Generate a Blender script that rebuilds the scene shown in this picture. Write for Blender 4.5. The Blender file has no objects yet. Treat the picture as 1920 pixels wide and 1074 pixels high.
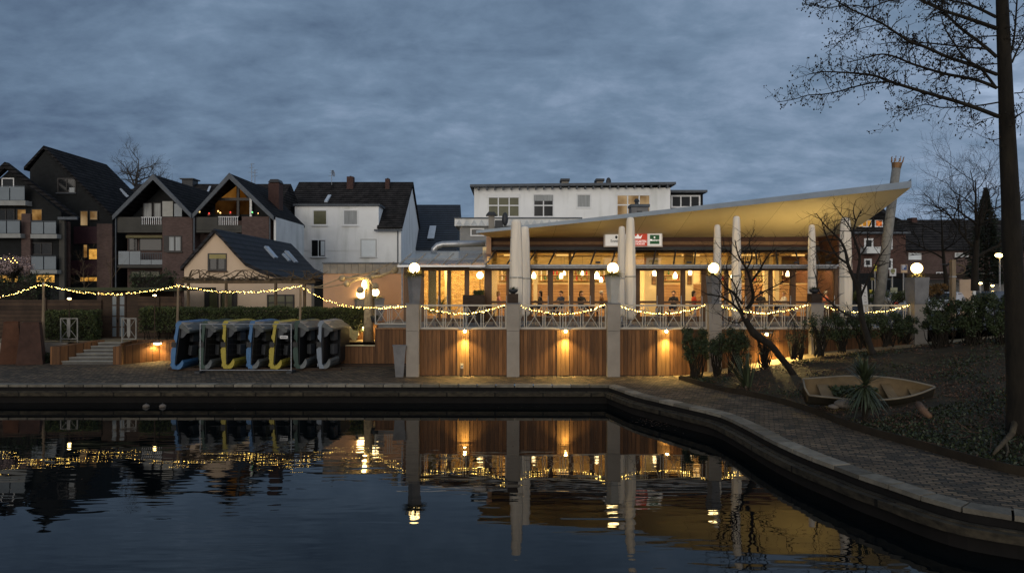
import bpy, bmesh, math, random
from math import sin, cos, pi, radians, sqrt
from mathutils import Vector, Matrix, noise
from mathutils.geometry import tessellate_polygon
SC = bpy.context.scene
COL = SC.collection
K = 1280.0                      # photo pixels (1920 wide) per unit of X/Y
CAMZ = 4.0
# ------------------------------------------------------------------ camera, sky, light
cam = bpy.data.cameras.new("camera"); cam.lens = 24; cam.sensor_width = 36; cam.clip_end = 3000
co = bpy.data.objects.new("camera", cam); COL.objects.link(co)
co.location = (0, 0, CAMZ); co.rotation_euler = (radians(90), 0, 0)
SC.camera = co
SC.view_settings.view_transform = 'Standard'; SC.view_settings.look = 'None'
SC.view_settings.gamma = 1; SC.view_settings.exposure = 0.15; SC.view_settings.use_curve_mapping = False
SC.cycles.use_denoising = True
SC.cycles.max_bounces = 8; SC.cycles.transparent_max_bounces = 12
SC.cycles.sample_clamp_indirect = 4; SC.cycles.caustics_reflective = False; SC.cycles.caustics_refractive = False
SUN_EL, SUN_AZ = 9.0, 196.0     # the last light is low behind the photographer
W = bpy.data.worlds.new("World"); SC.world = W; W.use_nodes = True
def world():
    nt = W.node_tree; nt.nodes.clear(); N = nt.nodes.new; L = nt.links.new
    out = N('ShaderNodeOutputWorld'); bg = N('ShaderNodeBackground'); bg.inputs[1].default_value = 0.1
    sky = N('ShaderNodeTexSky'); sky.sky_type = 'NISHITA'; sky.sun_disc = False
    sky.sun_elevation = radians(SUN_EL); sky.sun_rotation = radians(SUN_AZ)
    tc = N('ShaderNodeTexCoord'); sep = N('ShaderNodeSeparateXYZ'); L(tc.outputs['Generated'], sep.inputs[0])
    def m(op, a, b=None, clamp=False):
        n = N('ShaderNodeMath'); n.operation = op; n.use_clamp = clamp
        for i, v in enumerate((a, b)):
            if v is None: continue
            if isinstance(v, (int, float)): n.inputs[i].default_value = v
            else: L(v, n.inputs[i])
        return n.outputs[0]
    z = m('MAXIMUM', sep.outputs[2], 0.0); zd = m('ADD', z, 0.30)
    cx = m('DIVIDE', sep.outputs[0], zd); cy = m('DIVIDE', sep.outputs[1], zd)
    cmb = N('ShaderNodeCombineXYZ'); L(cx, cmb.inputs[0]); L(cy, cmb.inputs[1])
    def nz(scale, detail, rough, dist=0.0, off=0.0):
        mp = N('ShaderNodeMapping'); mp.inputs['Scale'].default_value = (scale * 1.0, scale * 1.35, 1); mp.inputs['Location'].default_value = (off, off, 0)
        L(cmb.outputs[0], mp.inputs[0])
        n = N('ShaderNodeTexNoise'); n.inputs['Scale'].default_value = 1; n.inputs['Detail'].default_value = detail
        n.inputs['Roughness'].default_value = rough; n.inputs['Distortion'].default_value = dist; L(mp.outputs[0], n.inputs[0]); return n.outputs[0]
    big = nz(1.3, 3, .5, .3, 3.1); mid = nz(3.4, 6, .60, .35, 7.7); fine = nz(12.0, 5, .60, .2, 1.2)
    c = m('ADD', m('ADD', m('MULTIPLY', big, .32), m('MULTIPLY', mid, .46)), m('MULTIPLY', fine, .22))
    rt = m('MULTIPLY', sep.outputs[0], .16); c = m('ADD', c, rt)
    c = m('ADD', c, m('MULTIPLY', m('SUBTRACT', z, .2), -.05))
    c = m('ADD', m('MULTIPLY', c, .80), .120)
    ramp = N('ShaderNodeValToRGB'); L(c, ramp.inputs[0]); e = ramp.color_ramp.elements
    e[0].position = .36; e[0].color = (.064, .098, .160, 1)
    e[1].position = .72; e[1].color = (.36, .45, .60, 1)
    for p, col in ((.44, (.093, .140, .212, 1)), (.53, (.128, .187, .272, 1)), (.62, (.188, .252, .354, 1))):
        x = ramp.color_ramp.elements.new(p); x.color = col
    # last daylight: the whole sky behind the photographer is brighter
    back = m('MULTIPLY', m('MAXIMUM', m('MULTIPLY', sep.outputs[1], -1.0), 0.0), 1.6)
    gain = m('ADD', back, 1.0); gain = m('MULTIPLY', gain, 11.4)
    vm = N('ShaderNodeVectorMath'); vm.operation = 'SCALE'; L(ramp.outputs[0], vm.inputs[0]); L(gain, vm.inputs['Scale'])
    mx = N('ShaderNodeMix'); mx.data_type = 'RGBA'; mx.inputs[0].default_value = .012
    tint = N('ShaderNodeMix'); tint.data_type = 'RGBA'; tint.blend_type = 'MULTIPLY'; L(m('MULTIPLY', m('MAXIMUM', m('MULTIPLY', sep.outputs[1], -1.0), 0.0), 1.0), tint.inputs[0]); L(vm.outputs[0], tint.inputs[6]); tint.inputs[7].default_value = (1.45, 1.0, .70, 1); L(tint.outputs[2], mx.inputs[6]); L(sky.outputs[0], mx.inputs[7])
    L(mx.outputs[2], bg.inputs[0]); L(bg.outputs[0], out.inputs[0])
world()
sun = bpy.data.lights.new("sun", 'SUN'); sun.energy = 0.95; sun.angle = radians(35); sun.color = (1, .90, .78)
so = bpy.data.objects.new("sun", sun); COL.objects.link(so)
az = radians(SUN_AZ); el = radians(SUN_EL)
sd = Vector((sin(az) * cos(el), cos(az) * cos(el), sin(el)))
so.rotation_euler = sd.to_track_quat('Z', 'Y').to_euler(); so.location = sd * 60
so.location = (sd * 80)

# ------------------------------------------------------------------ helpers
def P(px, py, Y): return Vector(((px - 960) / K * Y, Y, CAMZ - (py - 537) / K * Y))
def XX(px, Y): return (px - 960) / K * Y
def ZZ(py, Y): return CAMZ - (py - 537) / K * Y
def GY(py, z=0.0): return K * (CAMZ - z) / (py - 537)
def s2l(c): return tuple(((v / 255) / 12.92 if v / 255 <= .04045 else ((v / 255 + .055) / 1.055) ** 2.4) for v in c)

MATS = {}
def mat(name, col, rough=.75, var=.2, scale=3.0, bump=0.0, bscale=None, metal=0.0, spec=.3, stretch=(1, 1, 1), pattern=None, emit=None, estr=0.0, coord='Object'):
    if name in MATS: return MATS[name]
    m = bpy.data.materials.new(name); m.use_nodes = True; nt = m.node_tree; N = nt.nodes.new; L = nt.links.new
    b = nt.nodes['Principled BSDF']; b.inputs['Roughness'].default_value = rough; b.inputs['Metallic'].default_value = metal
    b.inputs['Specular IOR Level'].default_value = spec
    tc = N('ShaderNodeTexCoord'); mp = N('ShaderNodeMapping'); mp.inputs['Scale'].default_value = stretch; L(tc.outputs[coord], mp.inputs[0])
    n = N('ShaderNodeTexNoise'); n.inputs['Scale'].default_value = scale; n.inputs['Detail'].default_value = 6; n.inputs['Roughness'].default_value = .6
    L(mp.outputs[0], n.inputs[0])
    r = N('ShaderNodeValToRGB'); L(n.outputs[0], r.inputs[0])
    lo = tuple(max(0, c * (1 - var)) for c in col); hi = tuple(min(1, c * (1 + var)) for c in col)
    r.color_ramp.elements[0].position = .3; r.color_ramp.elements[1].position = .7
    r.color_ramp.elements[0].color = (*lo, 1); r.color_ramp.elements[1].color = (*hi, 1)
    colout = r.outputs[0]; hout = None
    if pattern:
        colout, hout = pattern(nt, tc, colout)
    L(colout, b.inputs['Base Color'])
    if bump or hout:
        bp = N('ShaderNodeBump'); bp.inputs['Strength'].default_value = max(bump, .3 if hout else bump); bp.inputs['Distance'].default_value = .03
        if hout is not None: L(hout, bp.inputs['Height'])
        else:
            n2 = N('ShaderNodeTexNoise'); n2.inputs['Scale'].default_value = bscale or scale * 6; n2.inputs['Detail'].default_value = 5
            L(mp.outputs[0], n2.inputs[0]); L(n2.outputs[0], bp.inputs['Height'])
        L(bp.outputs[0], b.inputs['Normal'])
    if emit:
        b.inputs['Emission Color'].default_value = (*emit, 1); b.inputs['Emission Strength'].default_value = estr
    MATS[name] = m; return m
def brickpat(w, h, mortar=(.05, .05, .05), ms=.012, axis='XZ', vary=.35, off=.5):
    def f(nt, tc, colout):
        N = nt.nodes.new; L = nt.links.new
        sep = N('ShaderNodeSeparateXYZ'); L(tc.outputs['Object'], sep.inputs[0]); cb = N('ShaderNodeCombineXYZ')
        ix = {'X': 0, 'Y': 1, 'Z': 2}
        if axis[0] == 'S':       # any vertical wall: X+Y runs along it
            a = N('ShaderNodeMath'); a.operation = 'ADD'; L(sep.outputs[0], a.inputs[0]); L(sep.outputs[1], a.inputs[1]); L(a.outputs[0], cb.inputs[0])
        else: L(sep.outputs[ix[axis[0]]], cb.inputs[0])
        L(sep.outputs[ix[axis[1]]], cb.inputs[1])
        br = N('ShaderNodeTexBrick'); br.inputs['Scale'].default_value = 1; br.inputs['Brick Width'].default_value = w; br.inputs['Row Height'].default_value = h
        br.inputs['Mortar Size'].default_value = ms; br.inputs['Mortar Smooth'].default_value = .2; br.offset = off
        br.inputs['Color1'].default_value = (1 - vary,) * 3 + (1,); br.inputs['Color2'].default_value = (1 + vary * .6,) * 3 + (1,)
        br.inputs['Mortar'].default_value = (*mortar, 1); br.inputs['Bias'].default_value = 0
        L(cb.outputs[0], br.inputs[0])
        mx = N('ShaderNodeMix'); mx.data_type = 'RGBA'; mx.blend_type = 'MULTIPLY'; mx.inputs[0].default_value = 1
        L(colout, mx.inputs[6]); L(br.outputs[0], mx.inputs[7])
        inv = N('ShaderNodeMath'); inv.operation = 'SUBTRACT'; inv.inputs[0].default_value = 1; L(br.outputs['Fac'], inv.inputs[1])
        return mx.outputs[2], inv.outputs[0]
    return f
def cobblepat(nt, tc, colout):   # small rectangular paving setts with uneven tops
    N = nt.nodes.new; L = nt.links.new
    d = N('ShaderNodeTexNoise'); d.inputs['Scale'].default_value = 2.5; L(tc.outputs['Object'], d.inputs[0])
    mp = N('ShaderNodeMapping'); mp.inputs['Rotation'].default_value = (0, 0, .35); L(tc.outputs['Object'], mp.inputs[0])
    v = N('ShaderNodeVectorMath'); v.operation = 'SCALE'; v.inputs['Scale'].default_value = .10; L(d.outputs[1], v.inputs[0])
    a = N('ShaderNodeVectorMath'); a.operation = 'ADD'; L(mp.outputs[0], a.inputs[0]); L(v.outputs[0], a.inputs[1])
    br = N('ShaderNodeTexBrick'); br.inputs['Scale'].default_value = 1; br.inputs['Brick Width'].default_value = .27; br.inputs['Row Height'].default_value = .135
    br.inputs['Mortar Size'].default_value = .02; br.inputs['Mortar Smooth'].default_value = .5
    br.inputs['Color1'].default_value = (.35, .38, .42, 1); br.inputs['Color2'].default_value = (1.75, 1.55, 1.4, 1); br.inputs['Mortar'].default_value = (.14, .16, .12, 1)
    L(a.outputs[0], br.inputs[0])
    mx = N('ShaderNodeMix'); mx.data_type = 'RGBA'; mx.blend_type = 'MULTIPLY'; mx.inputs[0].default_value = 1
    L(colout, mx.inputs[6]); L(br.outputs[0], mx.inputs[7])
    inv = N('ShaderNodeMath'); inv.operation = 'SUBTRACT'; inv.inputs[0].default_value = 1; L(br.outputs['Fac'], inv.inputs[1])
    n2 = N('ShaderNodeTexNoise'); n2.inputs['Scale'].default_value = 9; n2.inputs['Detail'].default_value = 5; L(tc.outputs['Object'], n2.inputs[0])
    ad = N('ShaderNodeMath'); ad.operation = 'ADD'; L(inv.outputs[0], ad.inputs[0]); L(n2.outputs[0], ad.inputs[1])
    return mx.outputs[2], ad.outputs[0]
def tilepat(row=.32, colw=.24, axis='X', row_from='Z'):   # roof tiles: courses by height, humps along the roof
    def f(nt, tc, colout):
        N = nt.nodes.new; L = nt.links.new
        sep = N('ShaderNodeSeparateXYZ'); L(tc.outputs['Object'], sep.inputs[0])
        def mm(op, a, b):
            n = N('ShaderNodeMath'); n.operation = op
            for i, v in enumerate((a, b)):
                if isinstance(v, (int, float)): n.inputs[i].default_value = v
                else: L(v, n.inputs[i])
            return n.outputs[0]
        fr = mm('FRACT', mm('DIVIDE', sep.outputs[2], row), 0)
        ax = sep.outputs[0 if axis == 'X' else 1]
        hump = mm('ABSOLUTE', mm('SINE', mm('MULTIPLY', ax, pi / colw), 0), 0)
        h = mm('ADD', mm('SUBTRACT', 1.0, fr), mm('MULTIPLY', hump, .5))
        dark = mm('ADD', mm('MULTIPLY', mm('GREATER_THAN', fr, .30), .85), .15)
        mx = N('ShaderNodeMix'); mx.data_type = 'RGBA'; mx.blend_type = 'MULTIPLY'; mx.inputs[0].default_value = 1
        L(colout, mx.inputs[6]); cb = N('ShaderNodeCombineXYZ')
        for i in range(3): L(dark, cb.inputs[i])
        L(cb.outputs[0], mx.inputs[7]); return mx.outputs[2], h
    return f
def plankpat(w=.19, axis='X', gap=.05, vary=.3):
    def f(nt, tc, colout):
        N = nt.nodes.new; L = nt.links.new
        sep = N('ShaderNodeSeparateXYZ'); L(tc.outputs['Object'], sep.inputs[0])
        def mm(op, a, b=0):
            n = N('ShaderNodeMath'); n.operation = op
            for i, v in enumerate((a, b)):
                if isinstance(v, (int, float)): n.inputs[i].default_value = v
                else: L(v, n.inputs[i])
            return n.outputs[0]
        ax = sep.outputs[{'X': 0, 'Y': 1, 'Z': 2}[axis]]
        u = mm('DIVIDE', ax, w); fl = mm('FLOOR', u); fr = mm('FRACT', u)
        wn = N('ShaderNodeTexWhiteNoise'); wn.noise_dimensions = '1D'; L(fl, wn.inputs['W'])
        val = mm('ADD', mm('MULTIPLY', wn.outputs[0], 2 * vary), 1 - vary)
        ed = mm('MULTIPLY', mm('GREATER_THAN', fr, gap), mm('LESS_THAN', fr, 1 - gap)); val = mm('MULTIPLY', val, mm('ADD', mm('MULTIPLY', ed, .8), .2))
        mx = N('ShaderNodeMix'); mx.data_type = 'RGBA'; mx.blend_type = 'MULTIPLY'; mx.inputs[0].default_value = 1
        cb = N('ShaderNodeCombineXYZ')
        for i in range(3): L(val, cb.inputs[i])
        L(colout, mx.inputs[6]); L(cb.outputs[0], mx.inputs[7]); return mx.outputs[2], ed
    return f
def objrand(nt, tc, colout):      # every board its own tone
    N = nt.nodes.new; L = nt.links.new
    oi = N('ShaderNodeObjectInfo'); mr = N('ShaderNodeMapRange'); mr.inputs[3].default_value = .55; mr.inputs[4].default_value = 1.5; L(oi.outputs['Random'], mr.inputs[0])
    vm = N('ShaderNodeVectorMath'); vm.operation = 'SCALE'; L(colout, vm.inputs[0]); L(mr.outputs[0], vm.inputs['Scale']); return vm.outputs[0], None
def islandrand(lo=.7, hi=1.3):    # every slab or leaf its own tone
    def f(nt, tc, colout):
        N = nt.nodes.new; L = nt.links.new
        g = N('ShaderNodeNewGeometry'); mr = N('ShaderNodeMapRange'); mr.inputs[3].default_value = lo; mr.inputs[4].default_value = hi; L(g.outputs['Random Per Island'], mr.inputs[0])
        vm = N('ShaderNodeVectorMath'); vm.operation = 'SCALE'; L(colout, vm.inputs[0]); L(mr.outputs[0], vm.inputs['Scale']); return vm.outputs[0], None
    return f
def globemat(name, core, rim):     # a frosted globe: hottest in the middle, yellower towards the rim
    m = bpy.data.materials.new(name); m.use_nodes = True; nt = m.node_tree; nt.nodes.clear(); N = nt.nodes.new; L = nt.links.new
    lw = N('ShaderNodeLayerWeight'); lw.inputs[0].default_value = .5; r = N('ShaderNodeValToRGB'); L(lw.outputs['Facing'], r.inputs[0]); e = N('ShaderNodeEmission'); o = N('ShaderNodeOutputMaterial')
    r.color_ramp.elements[0].position = .35; r.color_ramp.elements[0].color = (*[c / core[3] for c in core[:3]], 1); r.color_ramp.elements[1].position = .95; r.color_ramp.elements[1].color = (*[c / core[3] for c in rim], 1)
    L(r.outputs[0], e.inputs[0]); e.inputs[1].default_value = core[3]; L(e.outputs[0], o.inputs[0]); MATS[name] = m
def stainpat(nt, tc, colout):    # rain streaks running down a plaster wall
    N = nt.nodes.new; L = nt.links.new
    mp = N('ShaderNodeMapping'); mp.inputs['Scale'].default_value = (.7, .7, .10); L(tc.outputs['Object'], mp.inputs[0])
    n = N('ShaderNodeTexNoise'); n.inputs['Scale'].default_value = 1.3; n.inputs['Detail'].default_value = 6; L(mp.outputs[0], n.inputs[0])
    r = N('ShaderNodeValToRGB'); L(n.outputs[0], r.inputs[0]); r.color_ramp.elements[0].position = .5; r.color_ramp.elements[0].color = (1, 1, 1, 1)
    r.color_ramp.elements[1].position = .75; r.color_ramp.elements[1].color = (.72, .73, .70, 1)
    mx = N('ShaderNodeMix'); mx.data_type = 'RGBA'; mx.blend_type = 'MULTIPLY'; mx.inputs[0].default_value = 1
    L(colout, mx.inputs[6]); L(r.outputs[0], mx.inputs[7]); return mx.outputs[2], n.outputs[0]
def emat(name, col, strength, tex=None, light=True):
    if name in MATS: return MATS[name]
    m = bpy.data.materials.new(name); m.use_nodes = True; nt = m.node_tree; nt.nodes.clear(); N = nt.nodes.new; L = nt.links.new
    e = N('ShaderNodeEmission'); e.inputs[0].default_value = (*col, 1); e.inputs[1].default_value = strength; o = N('ShaderNodeOutputMaterial'); 
    if tex:                      # a lit room seen through a curtain: soft patches
        tc = N('ShaderNodeTexCoord'); n = N('ShaderNodeTexNoise'); n.inputs['Scale'].default_value = tex; n.inputs['Detail'].default_value = 3; L(tc.outputs['Object'], n.inputs[0])
        r = N('ShaderNodeValToRGB'); r.color_ramp.elements[0].position = .35; r.color_ramp.elements[1].position = .65
        r.color_ramp.elements[0].color = (col[0] * .35, col[1] * .28, col[2] * .2, 1); r.color_ramp.elements[1].color = (*col, 1)
        L(n.outputs[0], r.inputs[0]); L(r.outputs[0], e.inputs[0])
    L(e.outputs[0], o.inputs[0])
    if not light: m.cycles.emission_sampling = 'NONE'
    MATS[name] = m; return m
def glassmat(name, tint=(1, 1, 1), refl=.12, rough=.02, frost=0.0):
    if name in MATS: return MATS[name]
    m = bpy.data.materials.new(name); m.use_nodes = True; nt = m.node_tree; nt.nodes.clear(); N = nt.nodes.new; L = nt.links.new
    t = N('ShaderNodeBsdfTransparent'); t.inputs[0].default_value = (*tint, 1)
    g = N('ShaderNodeBsdfGlossy'); g.inputs['Roughness'].default_value = rough
    lw = N('ShaderNodeLayerWeight'); lw.inputs[0].default_value = refl
    mx = N('ShaderNodeMixShader'); L(lw.outputs['Fresnel'], mx.inputs[0]); L(t.outputs[0], mx.inputs[1]); L(g.outputs[0], mx.inputs[2])
    last = mx.outputs[0]
    if frost:
        d = N('ShaderNodeBsdfDiffuse'); d.inputs[0].default_value = (.5, .5, .5, 1); m2 = N('ShaderNodeMixShader'); m2.inputs[0].default_value = frost
        L(last, m2.inputs[1]); L(d.outputs[0], m2.inputs[2]); last = m2.outputs[0]
    o = N('ShaderNodeOutputMaterial'); L(last, o.inputs[0]); MATS[name] = m; return m

class MB:
    def __init__(s): s.v = []; s.f = []
    def quad(s, *p):
        i = len(s.v); s.v += [tuple(q) for q in p]; s.f.append(tuple(range(i, i + len(p)))); return s
    def box(s, x0, x1, y0, y1, z0, z1):
        i = len(s.v); s.v += [(x0, y0, z0), (x1, y0, z0), (x1, y1, z0), (x0, y1, z0), (x0, y0, z1), (x1, y0, z1), (x1, y1, z1), (x0, y1, z1)]
        s.f += [(i, i + 3, i + 2, i + 1), (i + 4, i + 5, i + 6, i + 7), (i, i + 1, i + 5, i + 4), (i + 1, i + 2, i + 6, i + 5), (i + 2, i + 3, i + 7, i + 6), (i + 3, i, i + 4, i + 7)]; return s
    def hull8(s, lo, hi):        # lo, hi: 4 points each, same winding (ccw from above)
        i = len(s.v); s.v += [tuple(p) for p in lo] + [tuple(p) for p in hi]
        s.f += [(i + 3, i + 2, i + 1, i), (i + 4, i + 5, i + 6, i + 7)] + [(i + k, i + (k + 1) % 4, i + 4 + (k + 1) % 4, i + 4 + k) for k in range(4)]; return s
    def frustum(s, cx, cy, z0, z1, w0, w1, d0=None, d1=None, rot=0):
        d0 = d0 or w0; d1 = d1 or w1; c, sn = cos(rot), sin(rot)
        def ring(w, d, z): return [(cx + x * c - y * sn, cy + x * sn + y * c, z) for x, y in ((-w / 2, -d / 2), (w / 2, -d / 2), (w / 2, d / 2), (-w / 2, d / 2))]
        return s.hull8(ring(w0, d0, z0), ring(w1, d1, z1))
    def prism(s, pts, a0, a1, axis='Y'):  # pts: (x,z) for axis Y, (y,z) for axis X, (x,y) for axis Z
        n = len(pts); i = len(s.v)
        def mk(p, a): return (p[0], a, p[1]) if axis == 'Y' else ((a, p[0], p[1]) if axis == 'X' else (p[0], p[1], a))
        s.v += [mk(p, a0) for p in pts] + [mk(p, a1) for p in pts]
        s.f.append(tuple(range(i, i + n))); s.f.append(tuple(range(i + 2 * n - 1, i + n - 1, -1)))
        s.f += [(i + k, i + n + k, i + n + (k + 1) % n, i + (k + 1) % n) for k in range(n)]; return s
    def tube(s, path, rad, n=6, cap=True):
        path = [Vector(p) for p in path]; m = len(path)
        if not isinstance(rad, (list, tuple)): rad = [rad] * m
        i0 = len(s.v); up = None
        for k, p in enumerate(path):
            t = (path[min(k + 1, m - 1)] - path[max(k - 1, 0)])
            if t.length < 1e-9: t = Vector((0, 0, 1))
            t.normalize()
            if up is None: up = Vector((1, 0, 0)) if abs(t.x) < .8 else Vector((0, 1, 0))
            a = up - t * up.dot(t)
            if a.length < 1e-6: a = Vector((0, 1, 0)) - t * t.y
            a.normalize(); b = t.cross(a); up = a
            for j in range(n):
                an = 2 * pi * j / n; q = p + (a * cos(an) + b * sin(an)) * rad[k]; s.v.append((q.x, q.y, q.z))
        for k in range(m - 1):
            for j in range(n):
                a0 = i0 + k * n + j; a1 = i0 + k * n + (j + 1) % n; s.f.append((a0, a1, a1 + n, a0 + n))
        if cap:
            s.f.append(tuple(range(i0 + n - 1, i0 - 1, -1))); s.f.append(tuple(range(i0 + (m - 1) * n, i0 + m * n)))
        return s
    def bar(s, a, b, r, n=4): return s.tube([a, b], r, n)
    def lathe(s, prof, c=(0, 0, 0), n=20):   # prof: (r, z)
        i0 = len(s.v)
        for r, z in prof:
            for j in range(n): an = 2 * pi * j / n; s.v.append((c[0] + r * cos(an), c[1] + r * sin(an), c[2] + z))
        for k in range(len(prof) - 1):
            for j in range(n):
                a0 = i0 + k * n + j; a1 = i0 + k * n + (j + 1) % n; s.f.append((a0, a1, a1 + n, a0 + n))
        s.f.append(tuple(range(i0 + n - 1, i0 - 1, -1))); s.f.append(tuple(range(i0 + (len(prof) - 1) * n, i0 + len(prof) * n))); return s
    def ball(s, c, r, n=16, m=10, sq=(1, 1, 1)):
        prof = [(max(1e-4, r * sin(pi * k / m)), -r * cos(pi * k / m)) for k in range(m + 1)]
        i = len(s.v); s.lathe(prof, (0, 0, 0), n)
        for k in range(i, len(s.v)): v = s.v[k]; s.v[k] = (c[0] + v[0] * sq[0], c[1] + v[1] * sq[1], c[2] + v[2] * sq[2])
        return s
    def leaf(s, p, d, up, l, w):
        p = Vector(p); i = len(s.v); side = d.cross(up)
        if side.length < 1e-5: side = Vector((1, 0, 0))
        side.normalize(); a = p + d * l * .45 + side * w * .5; b = p + d * l; c = p + d * l * .45 - side * w * .5
        s.v += [tuple(p), tuple(a), tuple(b), tuple(c)]; s.f.append((i, i + 1, i + 2, i + 3)); return s
    def blade(s, base, d, length, w, droop, n=5, thick=0):   # a sword leaf
        p = Vector(base); d = d.normalized(); side = d.cross(Vector((0, 0, 1)))
        if side.length < 1e-4: side = Vector((1, 0, 0))
        side.normalize(); i = len(s.v); st = length / n
        for k in range(n + 1):
            t = k / n; ww = w * (1 - t ** 2.2) * .5 + .001
            s.v += [tuple(p - side * ww), tuple(p + Vector((0, 0, -.15 * ww))), tuple(p + side * ww)]
            d = (d + Vector((0, 0, -droop / n))).normalized(); p = p + d * st
        for k in range(n):
            a = i + 3 * k; s.f += [(a, a + 1, a + 4, a + 3), (a + 1, a + 2, a + 5, a + 4)]
        return s
def rb(a, b): return random.uniform(a, b)
def rdir():
    while 1:
        v = Vector((rb(-1, 1), rb(-1, 1), rb(-1, 1)))
        if .05 < v.length < 1: return v.normalized()
LABELS = {}
def tag(o, label, cat, group=None, kind=None):
    if label in LABELS: print("DUP LABEL", label)
    LABELS[label] = 1
    o['label'] = label; o['category'] = cat
    if group: o['group'] = group
    if kind: o['kind'] = kind
    return o
def thing(name, label, cat, loc=(0, 0, 0), rz=0.0, group=None):
    o = bpy.data.objects.new(name, None); COL.objects.link(o); o.location = loc; o.rotation_euler = (0, 0, rz); o.empty_display_size = .1
    return tag(o, label, cat, group)
def obj(name, mb, m, parent=None, smooth=False, world=True, mats=None):
    me = bpy.data.meshes.new(name); me.from_pydata(mb.v, [], mb.f); me.validate(clean_customdata=False)
    if m: me.materials.append(m)
    for x in (mats or []): me.materials.append(x)
    if smooth: me.polygons.foreach_set('use_smooth', [True] * len(me.polygons))
    o = bpy.data.objects.new(name, me); COL.objects.link(o)
    if parent is not None:
        o.parent = parent
        if world and parent.type == 'EMPTY' and parent.parent is None: o.location = -Vector(parent.location)
    return o
def struct(name, mb, m, kind='structure'):
    o = obj(name, mb, m); o['kind'] = kind; return o
def kids(o): return [c for c in bpy.data.objects if c.parent == o]
def dup(root, loc=None, rz=None, label=None, cat=None, group=None, scale=None):
    r = root.copy(); COL.objects.link(r)
    if loc is not None: r.location = loc
    if rz is not None: r.rotation_euler[2] = rz
    if scale is not None: r.scale = (scale,) * 3
    if label:
        if label in LABELS: print("DUP LABEL", label)
        LABELS[label] = 1; r['label'] = label
    if group: r['group'] = group
    for ch in KIDS(root):
        c = ch.copy(); COL.objects.link(c); c.parent = r
        for g in KIDS(ch): d = g.copy(); COL.objects.link(d); d.parent = c
    return r
_kc = {}
def KIDS(o):
    if o.name not in _kc: _kc[o.name] = kids(o)
    return _kc[o.name]
def lamp(kind, loc, energy, col=(1, .6, .25), size=.2, direction=None, spot=60, blend=.6, shape=None, parent=None, name='light'):
    l = bpy.data.lights.new(name, kind); l.energy = energy; l.color = col
    if kind == 'AREA':
        l.size = size
        if shape: l.shape = 'RECTANGLE'; l.size, l.size_y = shape
    else: l.shadow_soft_size = size
    if kind == 'SPOT': l.spot_size = radians(spot); l.spot_blend = blend
    o = bpy.data.objects.new(name, l); COL.objects.link(o); o.location = loc
    if direction is not None: o.rotation_euler = Vector(direction).to_track_quat('-Z', 'Y').to_euler()
    if parent: o.parent = parent; o.location = Vector(loc) - Vector(parent.location)
    return o
def frame_rect(mb, x0, x1, z0, z1, y0, y1, t, nx=1, nz=1, tb=None):
    tb = tb or t
    mb.box(x0, x0 + t, y0, y1, z0, z1); mb.box(x1 - t, x1, y0, y1, z0, z1)
    mb.box(x0 + t, x1 - t, y0, y1, z0, z0 + tb); mb.box(x0 + t, x1 - t, y0, y1, z1 - t, z1)
    for k in range(1, nx): x = x0 + (x1 - x0) * k / nx; mb.box(x - t * .4, x + t * .4, y0, y1, z0 + tb, z1 - t)
    for k in range(1, nz):
        z = z0 + (z1 - z0) * k / nz
        xs = [x0 + t] + [x0 + (x1 - x0) * q / nx for q in range(1, nx)] + [x1 - t]
        for q in range(len(xs) - 1): mb.box(xs[q] + (t * .4 if q else 0), xs[q + 1] - (t * .4 if q < len(xs) - 2 else 0), y0, y1, z - t * .4, z + t * .4)
    return mb
def window(parent, px0, px1, py0, py1, Y, frame, pane, nx=2, nz=1, t=.07, sill=None, depth=.06):
    x0, x1, z0, z1 = XX(px0, Y), XX(px1, Y), ZZ(py1, Y), ZZ(py0, Y)
    fr = obj('window', frame_rect(MB(), x0, x1, z0, z1, Y - depth, Y + .02, t, nx, nz), frame, parent)
    obj('pane', MB().quad((x0 + t, Y - .012, z0 + t), (x1 - t, Y - .012, z0 + t), (x1 - t, Y - .012, z1 - t), (x0 + t, Y - .012, z1 - t)), pane, fr)
    if sill: obj('sill', MB().box(x0 - .08, x1 + .08, Y - .16, Y, z0 - .07, z0 - .004), sill, fr)
    return fr
# ------------------------------------------------------------------ materials
M = MATS
mat('water_bed', (.02, .02, .015))
mat('paving', (.100, .078, .052), .85, .4, 1.2, .9, pattern=cobblepat)
mat('coping', (.165, .145, .11), .85, .3, 3.5, .4, pattern=islandrand(.55, 1.4))
mat('ledge', (.036, .029, .018), .9, .75, 4.0, 1.0, 11, stretch=(1, 1, 2), pattern=brickpat(1.9, 9.0, (.15, .15, .15), .03, 'SZ', .3))
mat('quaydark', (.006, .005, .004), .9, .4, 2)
mat('corten', (.024, .017, .009), .85, .35, 2.0, .2)
mat('soil', (.036, .027, .013), .95, .5, 2.2, .8, 30)
mat('sand_path', (.22, .17, .10), .9, .25, 3, .3)
mat('plaster', (.29, .25, .20), .85, .12, 1.5, .15, 60)
mat('wood_wall', (.125, .056, .020), .7, .30, 2.2, .2, stretch=(6, 6, .5), pattern=plankpat(.19, 'X', .045, .35))
mat('wood_wall_y', (.125, .056, .020), .7, .30, 2.2, .2, stretch=(6, 6, .5), pattern=plankpat(.19, 'Y', .045, .35))
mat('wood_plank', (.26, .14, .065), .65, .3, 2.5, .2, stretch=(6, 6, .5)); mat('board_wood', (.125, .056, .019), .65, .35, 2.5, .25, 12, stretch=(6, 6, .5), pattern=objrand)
mat('dark_wood', (.040, .024, .014), .75, .35, 2, .2, stretch=(1, 1, 5))
mat('fence_wood', (.050, .030, .018), .8, .35, 2, .2, pattern=plankpat(.22, 'Z', .06, .35))
mat('frame_brown', (.125, .066, .030), .5, .2, 3, .08, stretch=(3, 3, .6))
mat('white_metal', (.40, .37, .31), .45, .1, 4)
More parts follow.
